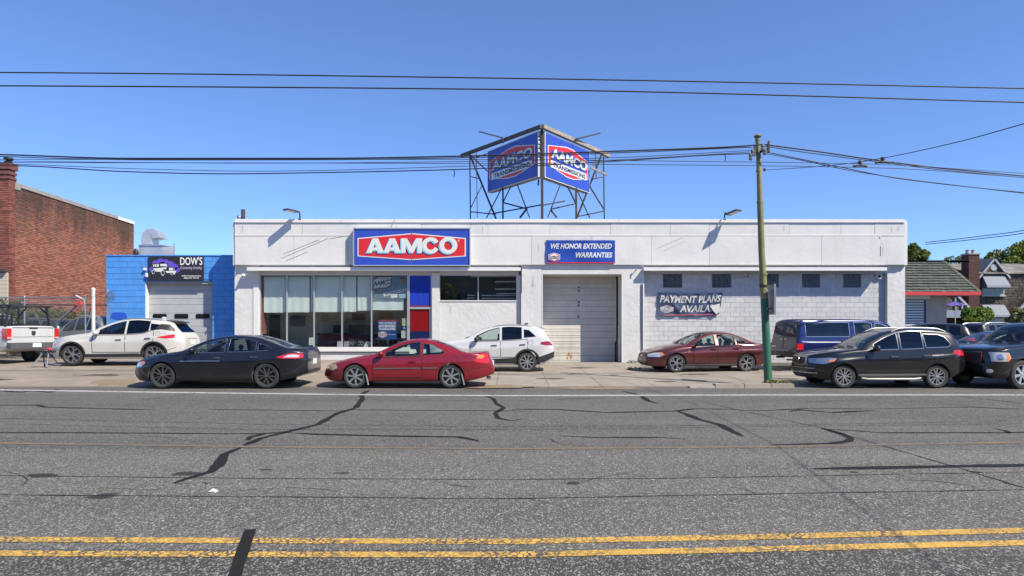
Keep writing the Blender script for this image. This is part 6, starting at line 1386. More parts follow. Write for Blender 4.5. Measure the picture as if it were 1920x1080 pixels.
for P, m_, w_ in (([(285.5, 503), (287, 494), (314, 493.5), (316.5, 500), (330, 503), (331, 509), (325, 513), (306, 512), (303, 510.5), (293, 510), (286, 508)], SB, .007), ([(287, 500), (287.6, 495.5), (289.3, 495.4), (289, 500.2)], SIGNW, .009), ([(290, 500.2), (290.5, 495.3), (293, 495.2), (292.8, 500.3)], SIGNW, .009), ([(294, 500.3), (294.4, 495.2), (298, 495), (297.6, 500.4)], SIGNW, .009), ([(301, 499), (300, 494.8), (312, 494.6), (314.6, 499.5)], SIGNW, .009),
    ([(286, 503.5), (290, 503), (303, 502), (313, 501.2), (312, 504.5), (306, 505), (303, 507), (301.5, 510), (291, 509), (290, 506)], SIGNW, .009), ([(316.5, 502.2), (324, 502), (325, 507), (317.5, 507)], SIGNW, .009), ([(310, 508), (331, 507.5), (329.5, 511), (313, 512)], SIGNW, .0105), ([(325.5, 503), (328.5, 504.5), (326, 505.5)], SIGNW, .009), ([(326, 510), (329, 509.5), (328.5, 514.5), (325, 514.5)], SIGNW, .011)): flat(P[::-1], f2, .001, m_, ds, 'vehicle_print', w_)
for cx, cy, a, b_ in ((287.5, 510, 2.6, 4), (305.5, 511.5, 3.4, 5.6), (323, 513.5, 3, 2.3)):
    for k, m_ in ((1.0, SIGNW), (.72, SB)): flat([(cx + a * k * math.cos(t) + (1 - k), cy - b_ * k * math.sin(t)) for t in np.linspace(0, 6.0, 18)], f2, .001, m_, ds, 'wheel_print', .012 if k == 1 else .0135)
text("DOW'S", 338, 379.5, 497, 482, lambda u, v, w_: f2(u, v, w_ + .002), WPAPER, ds, .012); text('Outstanding Detailing', 338, 379, 506, 499.5, lambda u, v, w_: f2(u, v, w_ + .002), M('lilac_print', (.5, .45, .6), .5), ds, .0, .4)
text('6736 Frankford Ave', 341, 377, 518.5, 516, lambda u, v, w_: f2(u, v, w_ + .002), WPAPER, ds, .02); text('Phila Pa 19135', 345, 373, 522.5, 520, lambda u, v, w_: f2(u, v, w_ + .002), WPAPER, ds, .02)
for p in (280, 300, 315, 335, 357, 380):
    for y in (482, 524.5): flat([(p + .5 * math.cos(t), y + .5 * math.sin(t)) for t in np.linspace(0, 5.5, 7)][::-1], f2, .006, CHROME, ds, 'screw', .001)
# posters in the shop window
DW = YF + .02; f3 = lambda u, v, w_: (wx(u, DW), DW - w_ * .25, wz(v, DW))
po = empty('window_poster', (wx(730, DW), DW, wz(538, DW)), 'grey-blue advertising poster with a face high in the shop window', 'poster'); fl = lambda P, m_, nm, w_, th=.002: flat(P[::-1], f3, th, m_, po, nm, w_)
fl([(698, 517), (763, 517), (763, 559.5), (704, 559.5), (701, 545), (698, 543)], M('grey_blue_print', (.2, .27, .33), .5), 'poster_sheet', .0); fl([(699, 526), (708, 517.5), (735, 517.5), (735, 535), (726, 541), (699, 543)], M('poster_red', (.35, .07, .08), .5), 'badge_field', .006); fl([(700.5, 526), (709, 520), (733, 520), (733, 533.5), (725, 539), (700.5, 541)], WPAPER, 'badge_field', .010); fl([(735, 517.3), (763, 517.3), (763, 541), (740, 541)], M('poster_blue', (.12, .24, .33), .5), 'photo_ground', .004)
text('AAMCO', 700.5, 734, 535, 525, lambda u, v, w_: (wx(u, DW), DW - .006 - w_ * .2, wz(v - (u - 717) * .12, DW)), M('poster_navy', (.05, .09, .2), .5), po, .04, .1); text('TRANSMISSIONS', 706, 730, 523.5, 521.3, lambda u, v, w_: (wx(u, DW), DW - .006 - w_ * .2, wz(v, DW)), M('poster_navy', (.05, .09, .2), .5), po, .02); text('TOTAL CAR CARE', 704, 730, 539, 536.8, lambda u, v, w_: (wx(u, DW), DW - .006 - w_ * .2, wz(v - (u - 717) * .12, DW)), M('poster_navy', (.05, .09, .2), .5), po, .02)
fl([(744, 541), (746, 535), (751, 533), (758, 534), (762, 538), (762.5, 541)], M('poster_shirt', (.16, .3, .38), .5), 'shirt_print', .008); fl([(750, 524), (752, 520.5), (757, 521), (758.5, 526), (757, 531), (757, 534), (752, 534), (751.5, 531), (750, 529)], M('poster_skin', (.3, .2, .13), .5), 'face_print', .010); fl([(749.3, 525), (750, 521), (754, 519), (758, 520.5), (759.3, 525), (758, 527), (757, 523), (752, 522.5)], M('poster_hair', (.05, .04, .035), .5), 'hair_print', .012)
fl([(718, 550), (762, 540.5), (763, 545), (720, 556)], WPAPER, 'phone_strip', .008); text('(215)624-7400', 723, 762, 550.8, 546.6, lambda u, v, w_: (wx(u, DW), DW - .005 - w_ * .2, wz(v - (u - 740) * .22 - .5, DW)), SB, po, .02); fl([(733, 553), (745, 551), (745, 558), (733, 559)], WPAPER, 'paper_patch', .008); fl([(747, 552), (762, 549), (762, 558.5), (750, 558.5)], M('poster_pale_blue', (.4, .55, .62), .5), 'paper_patch', .008)
po = empty('window_poster', (wx(726, DW), DW, wz(618, DW)), 'blue poster reading WE HONOR EXTENDED WARRANTIES low in the shop window', 'poster')
fl([(708.5, 600.5), (744, 600.5), (744, 636), (708.5, 636)], M('poster_deep_blue', (.012, .07, .27), .4, var=.3, vscale=3), 'poster_sheet', 0); fl([(708.5, 600.2), (744, 600.2), (744, 601.6), (708.5, 601.6)], SIGNR, 'red_stripe', .004)
f4 = lambda u, v, w_: (wx(u, DW), DW - .004 - w_ * .25, wz(v, DW))
text('WE HONOR', 710.5, 742, 608.5, 603.3, f4, WPAPER, po, .01, .2); text('EXTENDED', 710.5, 742, 614, 609.7, f4, WPAPER, po, .04); text('WARRANTIES', 710.5, 741.5, 619, 615.2, f4, WPAPER, po, .04); logo_hex(709.5, 725, 633.5, 621, f4, po); text('AAMCO.COM', 726, 741.5, 628, 626.4, f4, WPAPER, po, .01)
for lab, P, m_ in (('yellow sticker on the shop window beside the entrance door', (754, 763, 597, 611), M('yellow_sticker', (.55, .56, .3), .5)), ('white notice on the shop window beside the entrance door', (752.5, 762.5, 620, 634), M('white_notice', (.6, .6, .58), .5))):
    st = tag(flat(rect(P[0], P[1], P[3], P[2]), f3, .004, m_, None, 'window_sticker'), lab, 'sticker', 'stickers on the shop window'); [flat(rect(P[0] + 1.5, P[1] - 2 - k % 2, P[2] + 2.6 + k * 2.5, P[2] + 2 + k * 2.5), f3, .003, M('grey_print', (.25, .25, .24), .6), st, 'printed_line', .005) for k in range(4)]
st = tag(flat([(758.5 + 3.8 * math.cos(t), 615.2 - 3.4 * math.sin(t)) for t in np.linspace(0, 6.0, 18)], f3, .004, M('blue_sticker', (.03, .08, .5), .4), None, 'window_sticker'), 'round blue sticker between the yellow sticker and the white notice', 'sticker', 'stickers on the shop window'); flat(rect(756.3, 760.5, 616, 614.2), f3, .003, M('pale_blue_print', (.5, .6, .8), .5), st, 'printed_line', .005)
# things on the window shelf
DI = YF + .55
Q('display_shelf', shop, M('dark_shelf', (.06, .055, .05), .7), wx(489, DI), wx(764, DI), DI - .2, DI + .3, GZ + .25, wz(650, DI))
for p, a, b_, lab in ((583.5, 633, 647, 'small white card at the window beside the second mullion'), (637, 640, 650, 'white card left of the fourth mullion in the shop window'), (649.5, 640, 650, 'lilac card right of the fourth mullion in the shop window'), (686, 639.5, 650, 'tilted white card beside the dark sign in the window')):
    tl_ = .12 if p == 686 else 0; x0, x1 = wx(p - 4.6, DI - .15), wx(p + 4.6, DI - .15); z0, z1 = wz(b_, DI - .15), wz(a, DI - .15)
    cd = tag(MB().hexa([(x0, DI - .16, z0), (x1, DI - .16, z0), (x1, DI - .13, z0), (x0, DI - .13, z0), (x0 + tl_, DI - .1, z1), (x1 + tl_, DI - .1, z1 - tl_ * .4), (x1 + tl_, DI - .07, z1 - tl_ * .4), (x0 + tl_, DI - .07, z1)]).build('display_card', M('lilac_card', (.35, .33, .45), .6) if 'lilac' in lab else M('white_card', (.6, .6, .55), .6)), lab, 'card', 'cards in the shop window')
    for k in range(3): MB().bar((x0 + .04 + tl_ * .6, DI - .145 + .012 * k + .0, z0 + .07 + k * .07), (x1 - .05 + tl_ * .6, DI - .145 + .012 * k, z0 + .07 + k * .07 - (.02 if tl_ else 0)), .012).build('printed_line', M('grey_print', (.25, .25, .24), .6), cd)
bs = empty('display_sign', (wx(664, DI), DI, wz(645, DI)), 'dark arched sign with grey letters standing low behind the shop glass', 'sign'); P = [(wx(646, DI), wz(650, DI)), (wx(686, DI), wz(650, DI)), (wx(686, DI), wz(641, DI)), (wx(676, DI), wz(637, DI)), (wx(664, DI), wz(636, DI)), (wx(654, DI), wz(637.5, DI)), (wx(646, DI), wz(641, DI))]
MB().prism(P, DI + .05, DI + .1).build('sign_board', M('dark_sign_back', (.05, .03, .04), .5), bs); text('AAMCO', wx(648, DI), wx(682, DI), wz(647.5, DI), wz(640, DI), lambda u, v, w_: (u, DI + .05 - w_, v), M('grey_letter', (.22, .22, .25), .5), bs, .05)
tr_ = empty('tyre_rack', (wx(718, DI), DI, wz(650, DI)), 'row of four small black tyres standing under the blue poster', 'tyres'); Q('rack_base', tr_, M('dark_shelf', (.06, .055, .05), .7), wx(702, DI), wx(734, DI), DI - .12, DI + .16, wz(650, DI), wz(649, DI))
for p in (706, 714, 722, 730):
    cx, cz, r_ = wx(p, DI), wz(642.5, DI), .17; ty = MB().lathe([(r_ * .6, -.06), (r_ * .9, -.075), (r_, -.05), (r_, .05), (r_ * .9, .075), (r_ * .6, .06), (r_ * .6, -.06)], (0, 0, 0), 24, 'x'); ca, sa = math.cos(R(-35)), math.sin(R(-35))
    ty.v = [(cx + x * ca - y * sa, DI + .03 + x * sa + y * ca, cz + z) for x, y, z in ty.v]; ty.build('tyre', M('display_tyre', (.05, .05, .052), .5), tr_, smooth=40)
tag(Q('counter_box', None, M('yellow_box', (.5, .35, .06), .6), wx(746, DI), wx(755, DI), DI - .1, DI + .1, wz(646, DI), wz(640, DI)), 'small yellow box low in the window beside the door', 'box')

# ------------------------------------------------------------------ roof sign
rsn = empty('roof_sign', (wx(1016, 33), 33, 5.5), 'V-shaped steel rooftop billboard carrying two blue AAMCO boards', 'sign')
DN, DF = 33.0, 36.8
def board(pa, da, pb, db, ya0, ya1, yb0, yb1, nm):
    A0, A1 = Vector((wx(pa, da), da, wz(ya1, da))), Vector((wx(pa, da), da, wz(ya0, da))); B0, B1 = Vector((wx(pb, db), db, wz(yb1, db))), Vector((wx(pb, db), db, wz(yb0, db)))
    z0, z1 = (A0.z + B0.z) / 2, (A1.z + B1.z) / 2; U_ = Vector((B0.x - A0.x, B0.y - A0.y, 0)); Ln = U_.length; U_.normalize(); Nn = Vector((U_.y, -U_.x, 0)); H = z1 - z0; O = Vector((A0.x, A0.y, z0))
    fn = lambda u, v, w_: tuple(O + U_ * (u * Ln) + Vector((0, 0, v * H)) + Nn * w_)
    flat(rect(0, 1, 0, 1), fn, .3, M('weathered_cabinet', (.4, .38, .34), .6, var=.2), rsn, 'sign_cabinet', -.34); flat(rect(0, 1, 0, 1), fn, .03, SIGNW, rsn, 'sign_rim', -.035); flat(rect(.012, .988, .02, .975), fn, .012, SIGNB, rsn, 'sign_face', .0)
    hx = lambda e, f: [(.055 + e, .17 + f), (.5 - .0 if 0 else .45, .17 + f), (.955 - e, .17 + f)]
    def oct_(e): return [(.05 + e, .30 - .0 + e * .6), (.45, .17 + e * 1.6), (.6, .17 + e * 1.6), (.95 - e, .30 + e * .6), (.95 - e, .72 - e * .6), (.6, .86 - e * 1.6), (.45, .86 - e * 1.6), (.05 + e, .72 - e * .6)]
    flat(oct_(0), fn, .004, SIGNW, rsn, 'hexagon', .014); flat(oct_(.014), fn, .004, SIGNR, rsn, 'hexagon', .02); flat([(.11, .37), (.5, .29), (.89, .37), (.89, .64), (.5, .74), (.11, .64)], fn, .004, SIGNB, rsn, 'hexagon', .026)
    text('AAMCO', .1, .9, .46, .68, lambda u, v, w_: fn(u, v, w_ + .03), NAVY, rsn, .06, .1, thick=.01); text('AAMCO', .11, .91, .475, .7, lambda u, v, w_: fn(u, v, w_ + .042), SIGNW, rsn, .03, .1, thick=.01); flat([(.1, .26), (.9, .26), (.9, .42), (.1, .42)], fn, .004, SIGNW, rsn, 'lettering_strip', .032); text('TRANSMISSIONS', .15, .87, .285, .39, lambda u, v, w_: fn(u, v, w_ + .038), NAVY, rsn, .025, thick=.006)
board(914, DF, 1009, DN, 281, 357, 248, 336, 'left'); board(1022, DN, 1106, DF, 247, 337, 283, 358, 'right')
def bp(p): return (wx(p[0], p[2]), p[2], wz(p[1], p[2]))
WOODM = M('weathered_plank', (.3, .26, .21), .9, var=.3, vscale=5)
for nm, a, b_, w_, m_ in (('top_plank', (865, 292, 38.5), (1015, 237, 32.8), .22, M('dark_plank', (.09, .08, .075), .8)), ('top_plank', (1017, 237, 32.8), (1141, 292, 38.5), .26, WOODM), ('outrigger', (899, 247, 36.5), (944, 259, 35.2), .1, WOODM), ('outrigger', (1079, 261, 35.2), (1125, 250, 36.5), .1, RUST), ('post', (881, 292, 37.6), (882, 412, 37.6), .09, RUST), ('post', (943, 350, 35.6), (943, 412, 35.6), .12, RUST), ('post', (1016, 237, 33.1), (1016.5, 412, 33.1), .17, RUST), ('post', (1080, 352, 35.6), (1080.5, 412, 35.6), .14, RUST), ('post', (1131.5, 292, 37.6), (1133, 412, 37.6), .09, RUST), ('post', (893, 285, 39.5), (895, 408, 39.5), .06, RUST), ('post', (1116, 285, 39.5), (1118, 335, 39.5), .06, RUST), ('gusset', (944, 259, 35.1), (943, 268, 35.1), .12, RUST), ('gusset', (1079, 261, 35.1), (1079, 268, 35.1), .12, RUST),
    ('brace', (881, 290, 37.6), (930, 410, 36), .1, RUST), ('brace', (882, 291, 37.6), (914, 321, 37.2), .08, RUST), ('brace', (941, 352, 35.7), (912, 409, 37), .06, RUST), ('brace', (905, 345, 37.6), (882, 391, 37.6), .06, RUST), ('brace', (882, 397, 37.6), (930, 402, 36.5), .08, RUST), ('brace', (958, 349, 35), (943, 380, 35.6), .06, RUST), ('brace', (970, 346, 34.6), (993, 408, 34), .06, RUST), ('brace', (926, 400, 36), (1016, 384, 33.2), .08, RUST), ('brace', (944, 380, 35.6), (986, 391, 34.5), .1, RUST), ('brace', (1017, 385, 33.2), (1059, 377, 34.5), .09, RUST), ('brace', (988, 391, 34.3), (975, 408, 35), .1, RUST), ('brace', (1051, 345, 34.3), (1027, 408, 34), .06, RUST), ('brace', (1064, 349, 35), (1080, 382, 35.6), .08, RUST), ('brace', (1034, 392, 34.3), (1079, 382, 35.6), .09, RUST), ('brace', (1033, 394, 34.3), (1044, 408, 34.5), .09, RUST), ('brace', (1128, 290, 37.6), (1082, 408, 36), .1, RUST), ('brace', (1081, 354, 35.7), (1106, 409, 36.6), .06, RUST), ('brace', (1106, 350, 37), (1132, 392, 37.6), .08, RUST), ('brace', (1083, 406, 36), (1132, 396, 37.6), .09, RUST), ('brace', (1111, 336, 37.2), (1129, 332, 37.6), .08, RUST), ('brace', (882, 331, 37.6), (898, 335, 37.4), .06, RUST), ('loose_plank', (1107, 314, 36.5), (1138, 328, 36.9), .12, WOODM), ('loose_plank', (1112, 311, 36.6), (1120, 300, 36.6), .12, WOODM), ('hanger', (1010, 337, 33.2), (1009, 348, 33.2), .1, RUST), ('brace', (914, 288, 37), (892, 295, 37.5), .05, RUST)):
    MB().bar(bp(a), bp(b_), w_ * .72).build(nm, m_, rsn)
for k, y in enumerate((256, 262, 270, 278, 286, 294)): MB().tube([bp((1010, y, 32.9)), bp((1014, y + 2, 32.7)), bp((1012 + (k % 2) * 3, y + 6, 32.8))], .035, 6).build('sign_wiring', BLACKP, rsn)
# ------------------------------------------------------------------ lamps, cameras, roof things
LEDP = M('led_panel', (.55, .54, .5), .3)
def flood(px, py, d, tilt, lab, pxb, pyb):
    b0 = (wx(pxb, 28.2), 28.2, wz(pyb, 28.2)); e = (wx(px, d), d, wz(py, d)); f = empty('floodlight', b0, lab, 'floodlight', 'floodlights on the parapet')
    MB().tube([b0, (b0[0] + (0.02 if px < pxb else -.0), 28.1, b0[2] + .25), tuple(Vector(b0).lerp(Vector(e), .75) + Vector((0, 0, .08))), e], .03, 8).build('arm', BLACKP, f)
    dx = -1 if px < pxb else 1; dirv = (Vector((dx * .55, -.8, .06 if dx < 0 else .2))).normalized(); sd = dirv.cross(Vector((0, 0, 1))).normalized(); up = sd.cross(dirv).normalized(); O = Vector(e)
    fn = lambda u, v, w_: tuple(O + dirv * v + sd * u + up * w_)
    flat(rect(-.17, .17, -.05, .52), fn, .06, M('lamp_housing', (.05, .05, .05), .4), f, 'head', -.03)
    for v0 in (.09, .3): flat(rect(-.14, .14, v0, v0 + .18), fn, .008, LEDP, f, 'led_panel', -.04)
    MB().box(b0[0] - .06, b0[0] + .06, 28.15, 28.3, b0[2] - .04, b0[2] + .03).build('bracket', STEEL, f)
flood(555, 397.5, 27.9, 0, 'dark floodlight leaning left over the parapet near the pipe', 562.5, 411); flood(1366, 402, 27.85, 0, 'dark floodlight leaning right over the parapet near the pole', 1358, 411)
tag(MB().tube([(wx(456, 29), 29, wz(425, 29)), (wx(456, 29), 29, wz(393, 29))], .085, 10).build('vent_pipe', RUST), 'rusty square-topped pipe standing on the roof corner above the blue garage', 'pipe')
tag(MB().lathe([(.02, .1), (.09, .06), (.1, .02), (.07, 0), (.07, -.2)], (wx(448, 28.9), 28.9, wz(408, 28.9)), 12).build('roof_vent', STEEL), 'small round roof vent beside the rusty pipe', 'vent')
def bullet(px, py, d, lab, dirx=1):
    x, z = wx(px, d), wz(py, d); c_ = empty('security_camera', (x, d, z), lab, 'camera', 'security cameras on the shop front')
    MB().box(x - .05, x + .05, d - .02, d, z - .02, z + .1).bar((x, d - .02, z + .05), (x, d - .14, z), .03).build('bracket', TRIM, c_); MB().tube([(x - .03 * dirx, d - .05, z + .0), (x + .08 * dirx, d - .3, z - .06)], .05, 10).build('housing', TRIM, c_); MB().tube([(x + .081 * dirx, d - .3, z - .06), (x + .085 * dirx, d - .315, z - .063)], .036, 10).build('lens', BLACKP, c_)
bullet(457, 517, YS_, 'white bullet camera on the left pier below the canopy end', 1); bullet(1397, 516, YB - .012, 'white bullet camera under the canopy between glass block windows', 0)
x, z = wx(1647, YB), wz(518, YB); c_ = empty('security_camera', (x, YB, z), 'white dome camera high on the right end of the block wall', 'camera', 'security cameras on the shop front'); MB().lathe([(.001, -.1), (.12, -.1), (.13, 0)], (x, YB, z), 16, 'y').build('housing', TRIM, c_); MB().ball((x, YB - .1, z), .07).build('dome', BLACKP, c_)
for px, py, d, lab in ((444.5, 514, YS_, 'small white spotlight at the left end of the white shop'), (1192, 507, YG, 'small spike light on the render right of the garage door')):
    x, z = wx(px, d), wz(py, d); f = empty('spotlight', (x, d, z), lab, 'light'); MB().bar((x, d, z), (x, d - .14, z + .03), .025).build('bracket', STEEL, f); MB().tube([(x - .02, d - .14, z + .08), (x, d - .16, z - .05)], [.035, .02], 8).build('lamp_head', STEEL, f)
tag(MB().tube([(wx(740, 28.1), 28.1, wz(411, 28.1)), (wx(736, 27.98), 27.98, wz(420, 27.98)), (wx(733, 27.95), 27.95, wz(428, 27.95))], .008, 5).tube([(wx(740, 28.1), 28.1, wz(411, 28.1)), (wx(741, 27.98), 27.98, wz(421, 27.98)), (wx(744, 27.95), 27.95, wz(426, 27.95))], .008, 5).build('sign_cable', M('thin_grey_cable', (.2, .2, .2), .6)), 'thin loose cable hanging over the parapet above the big sign', 'cable')
# roof duct on the blue garage
D3 = 31.5; DUCT = M('galvanised_duct', (.58, .59, .6), .38, metal=.55, var=.08); du = empty('roof_duct', (wx(293, D3), D3, 4.6), 'galvanised ventilation box with a gooseneck hood on the blue garage roof', 'vent')
MB().hexa([(wx(260, D3), D3, 4.5), (wx(303, D3), D3, 4.5), (wx(328, 32.6), 32.6, 4.5), (wx(286, 32.6), 32.6, 4.5), (wx(260, D3), D3, wz(460.5, D3)), (wx(303, D3), D3, wz(460.5, D3)), (wx(328, 32.6), 32.6, wz(463.5, 32.6)), (wx(286, 32.6), 32.6, wz(463.5, 32.6))]).build('duct_box', DUCT, du); MB().hexa([(wx(259, D3 - .05), D3 - .05, wz(460.4, D3)), (wx(304, D3 - .05), D3 - .05, wz(460.4, D3)), (wx(329, 32.7), 32.7, wz(463.4, 32.6)), (wx(286, 32.7), 32.7, wz(463.4, 32.6)), (wx(259, D3 - .05), D3 - .05, wz(458.8, D3)), (wx(304, D3 - .05), D3 - .05, wz(458.8, D3)), (wx(329, 32.7), 32.7, wz(461.8, 32.6)), (wx(286, 32.7), 32.7, wz(461.8, 32.6))]).build('duct_flange', DUCT, du)
ctr = [(274, 458), (274, 447), (275.5, 441), (279.5, 437), (284, 436), (288.5, 438), (291, 443), (291.5, 446)]; wd = [9.5, 9.5, 9.3, 8.8, 8, 7.4, 7, 7]; hv = Vector
mbd = MB(); ring = []
for i, ((x, y), h) in enumerate(zip(ctr, wd)):
    a, b_ = ctr[max(i - 1, 0)], ctr[min(i + 1, len(ctr) - 1)]; dx, dy = b_[0] - a[0], b_[1] - a[1]; l_ = math.hypot(dx, dy); nx, ny = -dy / l_, dx / l_; d0, d1 = D3 + .1, D3 + .8
    ring.append([(wx(x + nx * h, d0), d0, wz(y + ny * h, d0)), (wx(x - nx * h, d0), d0, wz(y - ny * h, d0)), (wx(x - nx * h, d0), d1, wz(y - ny * h, d0)), (wx(x + nx * h, d0), d1, wz(y + ny * h, d0))])
mbd.v = [p for r_ in ring for p in r_]; mbd.f = [(i * 4 + k, i * 4 + (k + 1) % 4, (i + 1) * 4 + (k + 1) % 4, (i + 1) * 4 + k) for i in range(len(ring) - 1) for k in range(4)] + [(28, 29, 30, 31)]; mbd.m = [0] * len(mbd.f); mbd.build('gooseneck', DUCT, du, smooth=30)
MB().bar((wx(326, 32.5), 32.5, 4.6), (wx(326, 32.5), 32.5, wz(456, 32.5)), .03).build('vent_rod', STEEL, du); MB().ball((wx(257, D3), D3 - .1, wz(475, D3)), .12, .12, .22).build('vent_cap', BLACKP, du)

# ------------------------------------------------------------------ pole and wires
DPL = 19.55; pole = empty('utility_pole', (wx(1441, DPL), DPL, zg(7.3, DPL)), 'slightly leaning green and olive steel pole standing on the pavement', 'pole')
OL = M('olive_pole_paint', (.20, .20, .075), .6, var=.25, vscale=3, dirt=.5, dirtc=(.12, .1, .05), dscale=3, dstretch=(1, 1, .3)); GN = M('green_pole_paint', (.035, .13, .075), .5, var=.2, vscale=3, dirt=.3, dirtc=(.03, .07, .05), dscale=3)
pz = lambda px, py: (wx(px, DPL), DPL, wz(py, DPL))
MB().tube([pz(1440.5, 719), pz(1436, 620), pz(1433, 560)], [.115, .109, .105], 16).build('lower_shaft', GN, pole, smooth=40); MB().tube([pz(1433, 560), pz(1432, 545), pz(1428, 470), pz(1425, 379)], [.105, .1, .09, .082], 16).build('middle_shaft', OL, pole, smooth=40); MB().tube([pz(1425, 379), pz(1423, 310), pz(1420.5, 258)], [.077, .07, .065], 16).build('upper_shaft', OL, pole, smooth=40)
for y, px, r_ in ((379, 1425, .092), (514, 1431, .112), (320, 1423, .08), (262, 1420.7, .074), (536, 1432, .116)): MB().tube([pz(px, y + 2), pz(px, y - 2)], r_, 16).build('collar', OL if y != 536 else RUST, pole, smooth=40)
MB().lathe([(.1, 0), (.11, .03), (.07, .07), (.02, .09)], pz(1420.4, 257), 12).build('pole_cap', OL, pole)
INS = M('grey_insulator', (.16, .17, .17), .4)
for sx_, pts in ((-1, ((1411, 286), (1407.5, 294))), (1, ((1430, 276), (1434, 284)))):
    ar = MB().bar(pz(1422, 288 if sx_ < 0 else 286), (wx(1422, DPL) + sx_ * .2, DPL - .25, wz(291 if sx_ < 0 else 283, DPL)), .06).bar((wx(1422, DPL) + sx_ * .2, DPL - .25, wz(297 if sx_ < 0 else 289, DPL)), (wx(1422, DPL) + sx_ * .2, DPL - .25, wz(278 if sx_ < 0 else 269, DPL)), .05).build('insulator_bracket', RUST, pole)
    for px, py in pts: MB().lathe([(.02, -.1), (.05, -.09), (.06, -.04), (.035, -.02), (.055, .02), (.05, .07), (.02, .1)], (wx(px, DPL - .28), DPL - .28, wz(py, DPL - .28)), 12).build('insulator', INS, ar)
MB().tube([pz(1432, 318), pz(1434.5, 318)], .05, 8).build('eye_bolt', RUST, pole); MB().box(wx(1435, DPL) - .06, wx(1443, DPL), DPL - .2, DPL - .15, wz(548, DPL), wz(544, DPL)).build('sign_bracket', STEEL, pole)
ts = empty('metal_sign', (wx(1446, DPL), DPL, wz(562, DPL)), 'grey metal sign seen edge-on fixed to the pole', 'sign'); xs_ = wx(1443, DPL); zt_, zb_ = wz(534, DPL), wz(590, DPL)
a_ = R(90); ux, uy = math.cos(a_), math.sin(a_); fn = lambda u, v, w_: (xs_ + .03 + u * ux + w_ * uy, DPL - .3 + u * uy - w_ * ux, v)
flat(rect(0, .62, zb_, zt_), fn, .025, M('grey_sign_back', (.3, .3, .28), .5, metal=.3, var=.2), ts, 'plate', 0); flat(rect(-.005, .02, zb_ - .01, zt_ + .01), fn, .05, STEEL, ts, 'plate_edge', -.013)
for v in (.2, .8): MB().bar((xs_ - .12, DPL - .1, zb_ + (zt_ - zb_) * v), fn(.3, zb_ + (zt_ - zb_) * v, -.01), .04).build('clamp', STEEL, ts)
# weeds at the foot
wd_ = empty('weed_clump', (wx(1446, 19.4), 19.4, .05), 'small dry weeds at the foot of the pole', 'weeds'); leaves('foliage', [(wx(1446, 19.4), 19.35, .14, .28, .15, .06), (wx(1470, 19.4), 19.35, .13, .2, .12, .05)], 260, .07, M('dry_weed', (.2, .19, .06), .8, island=.5), wd_, 44)

def wire(pts, r, lab, d=None, mat=CABLE, n=8, grp='overhead cables across the street'):
    """sagging cable through picture points (column, row, distance)"""
    P = [Vector((wx(p[0], p[2]), p[2], wz(p[1], p[2]))) for p in pts]; L = []
    f = [pchip([(p[0], v[k]) for p, v in zip(pts, P)]) for k in range(3)]
    xs = np.linspace(pts[0][0], pts[-1][0], n * (len(pts) - 1) + 1)
    L = [Vector((f[0](x), f[1](x), f[2](x))) for x in xs]
    if pts[0][0] < -100: L.insert(0, L[0] + (L[0] - L[1]).normalized() * 40)
    if pts[-1][0] > 2000: L.append(L[-1] + Vector((L[-1].x - L[-2].x, L[-1].y - L[-2].y, 0)).normalized() * 40)
    o = MB().tube(L, r, 5).build('overhead_cable', mat, smooth=60)
    return tag(o, lab, 'cable', grp)
wire([(-300, 135, 12), (0, 136, 12), (960, 147, 12), (1920, 166, 12), (2300, 175, 12)], .012, 'upper of the two highest black cables crossing the sky'); wire([(-300, 160, 12.3), (0, 161, 12.3), (960, 168, 12.3), (1920, 192, 12.3), (2300, 203, 12.3)], .013, 'lower of the two highest black cables crossing the sky')
D0 = 19.3
wire([(-400, 284, D0), (0, 290, D0), (240, 297, D0), (600, 297, D0), (860, 293, D0), (1170, 283, D0), (1409, 273, D0), (1429, 271, D0)], .022, 'thick black cable from the left edge to the pole top'); wire([(-400, 288, D0), (0, 293.5, D0), (110, 297, D0), (300, 300, D0), (600, 299.5, D0), (860, 296, D0), (1170, 286, D0), (1409, 276, D0)], .014, 'thinner cable running just below the thick cable to the pole')
wire([(-400, 293, D0), (30, 302, D0), (240, 304.5, D0), (480, 306, D0), (860, 303, D0), (1170, 295, D0), (1406, 282, D0)], .009, 'thin cable reaching the left insulators of the pole'); wire([(-400, 300, D0), (30, 308, D0), (240, 316, D0), (480, 321, D0), (860, 312, D0), (1170, 299, D0), (1405, 285, D0)], .009, 'second thin cable reaching the left insulators of the pole'); wire([(-400, 303, D0 - .1), (40, 311, D0 - .1), (240, 322, D0 - .1), (420, 326, D0 - .1), (640, 323, D0 - .1), (850, 318, D0 - .1), (1140, 303, D0 - .1), (1360, 289.5, D0 - .1), (1406, 288, D0 - .1)], .016, 'lowest black cable sagging across the roof sign to the pole')
wire([(-400, 300, 15), (0, 299, 15), (860, 299, 15), (1340, 303, 15), (1612, 307, 15), (1920, 325, 15), (2300, 348, 15)], .007, 'thin trolley wire hanging level across the street'); wire([(-400, 306, 14.2), (0, 305, 14.2), (860, 306.5, 14.2), (1340, 310, 14.2), (1655, 315, 14.2), (1920, 333, 14.2), (2300, 360, 14.2)], .007, 'second thin trolley wire hanging level across the street')
wire([(1433, 271, D0), (1545, 286, D0 + .6), (1655, 302, D0 + 1.3), (1780, 317, D0 + 2), (1920, 330, D0 + 3), (2300, 352, D0 + 5)], .022, 'thick black cable leaving the pole top to the right'); wire([(1434, 274, D0), (1490, 283, D0 + .3), (1655, 304.5, D0 + 1.3), (1780, 320, D0 + 2), (1920, 333, D0 + 3), (2300, 356, D0 + 5)], .014, 'thinner cable just under the thick cable right of the pole')
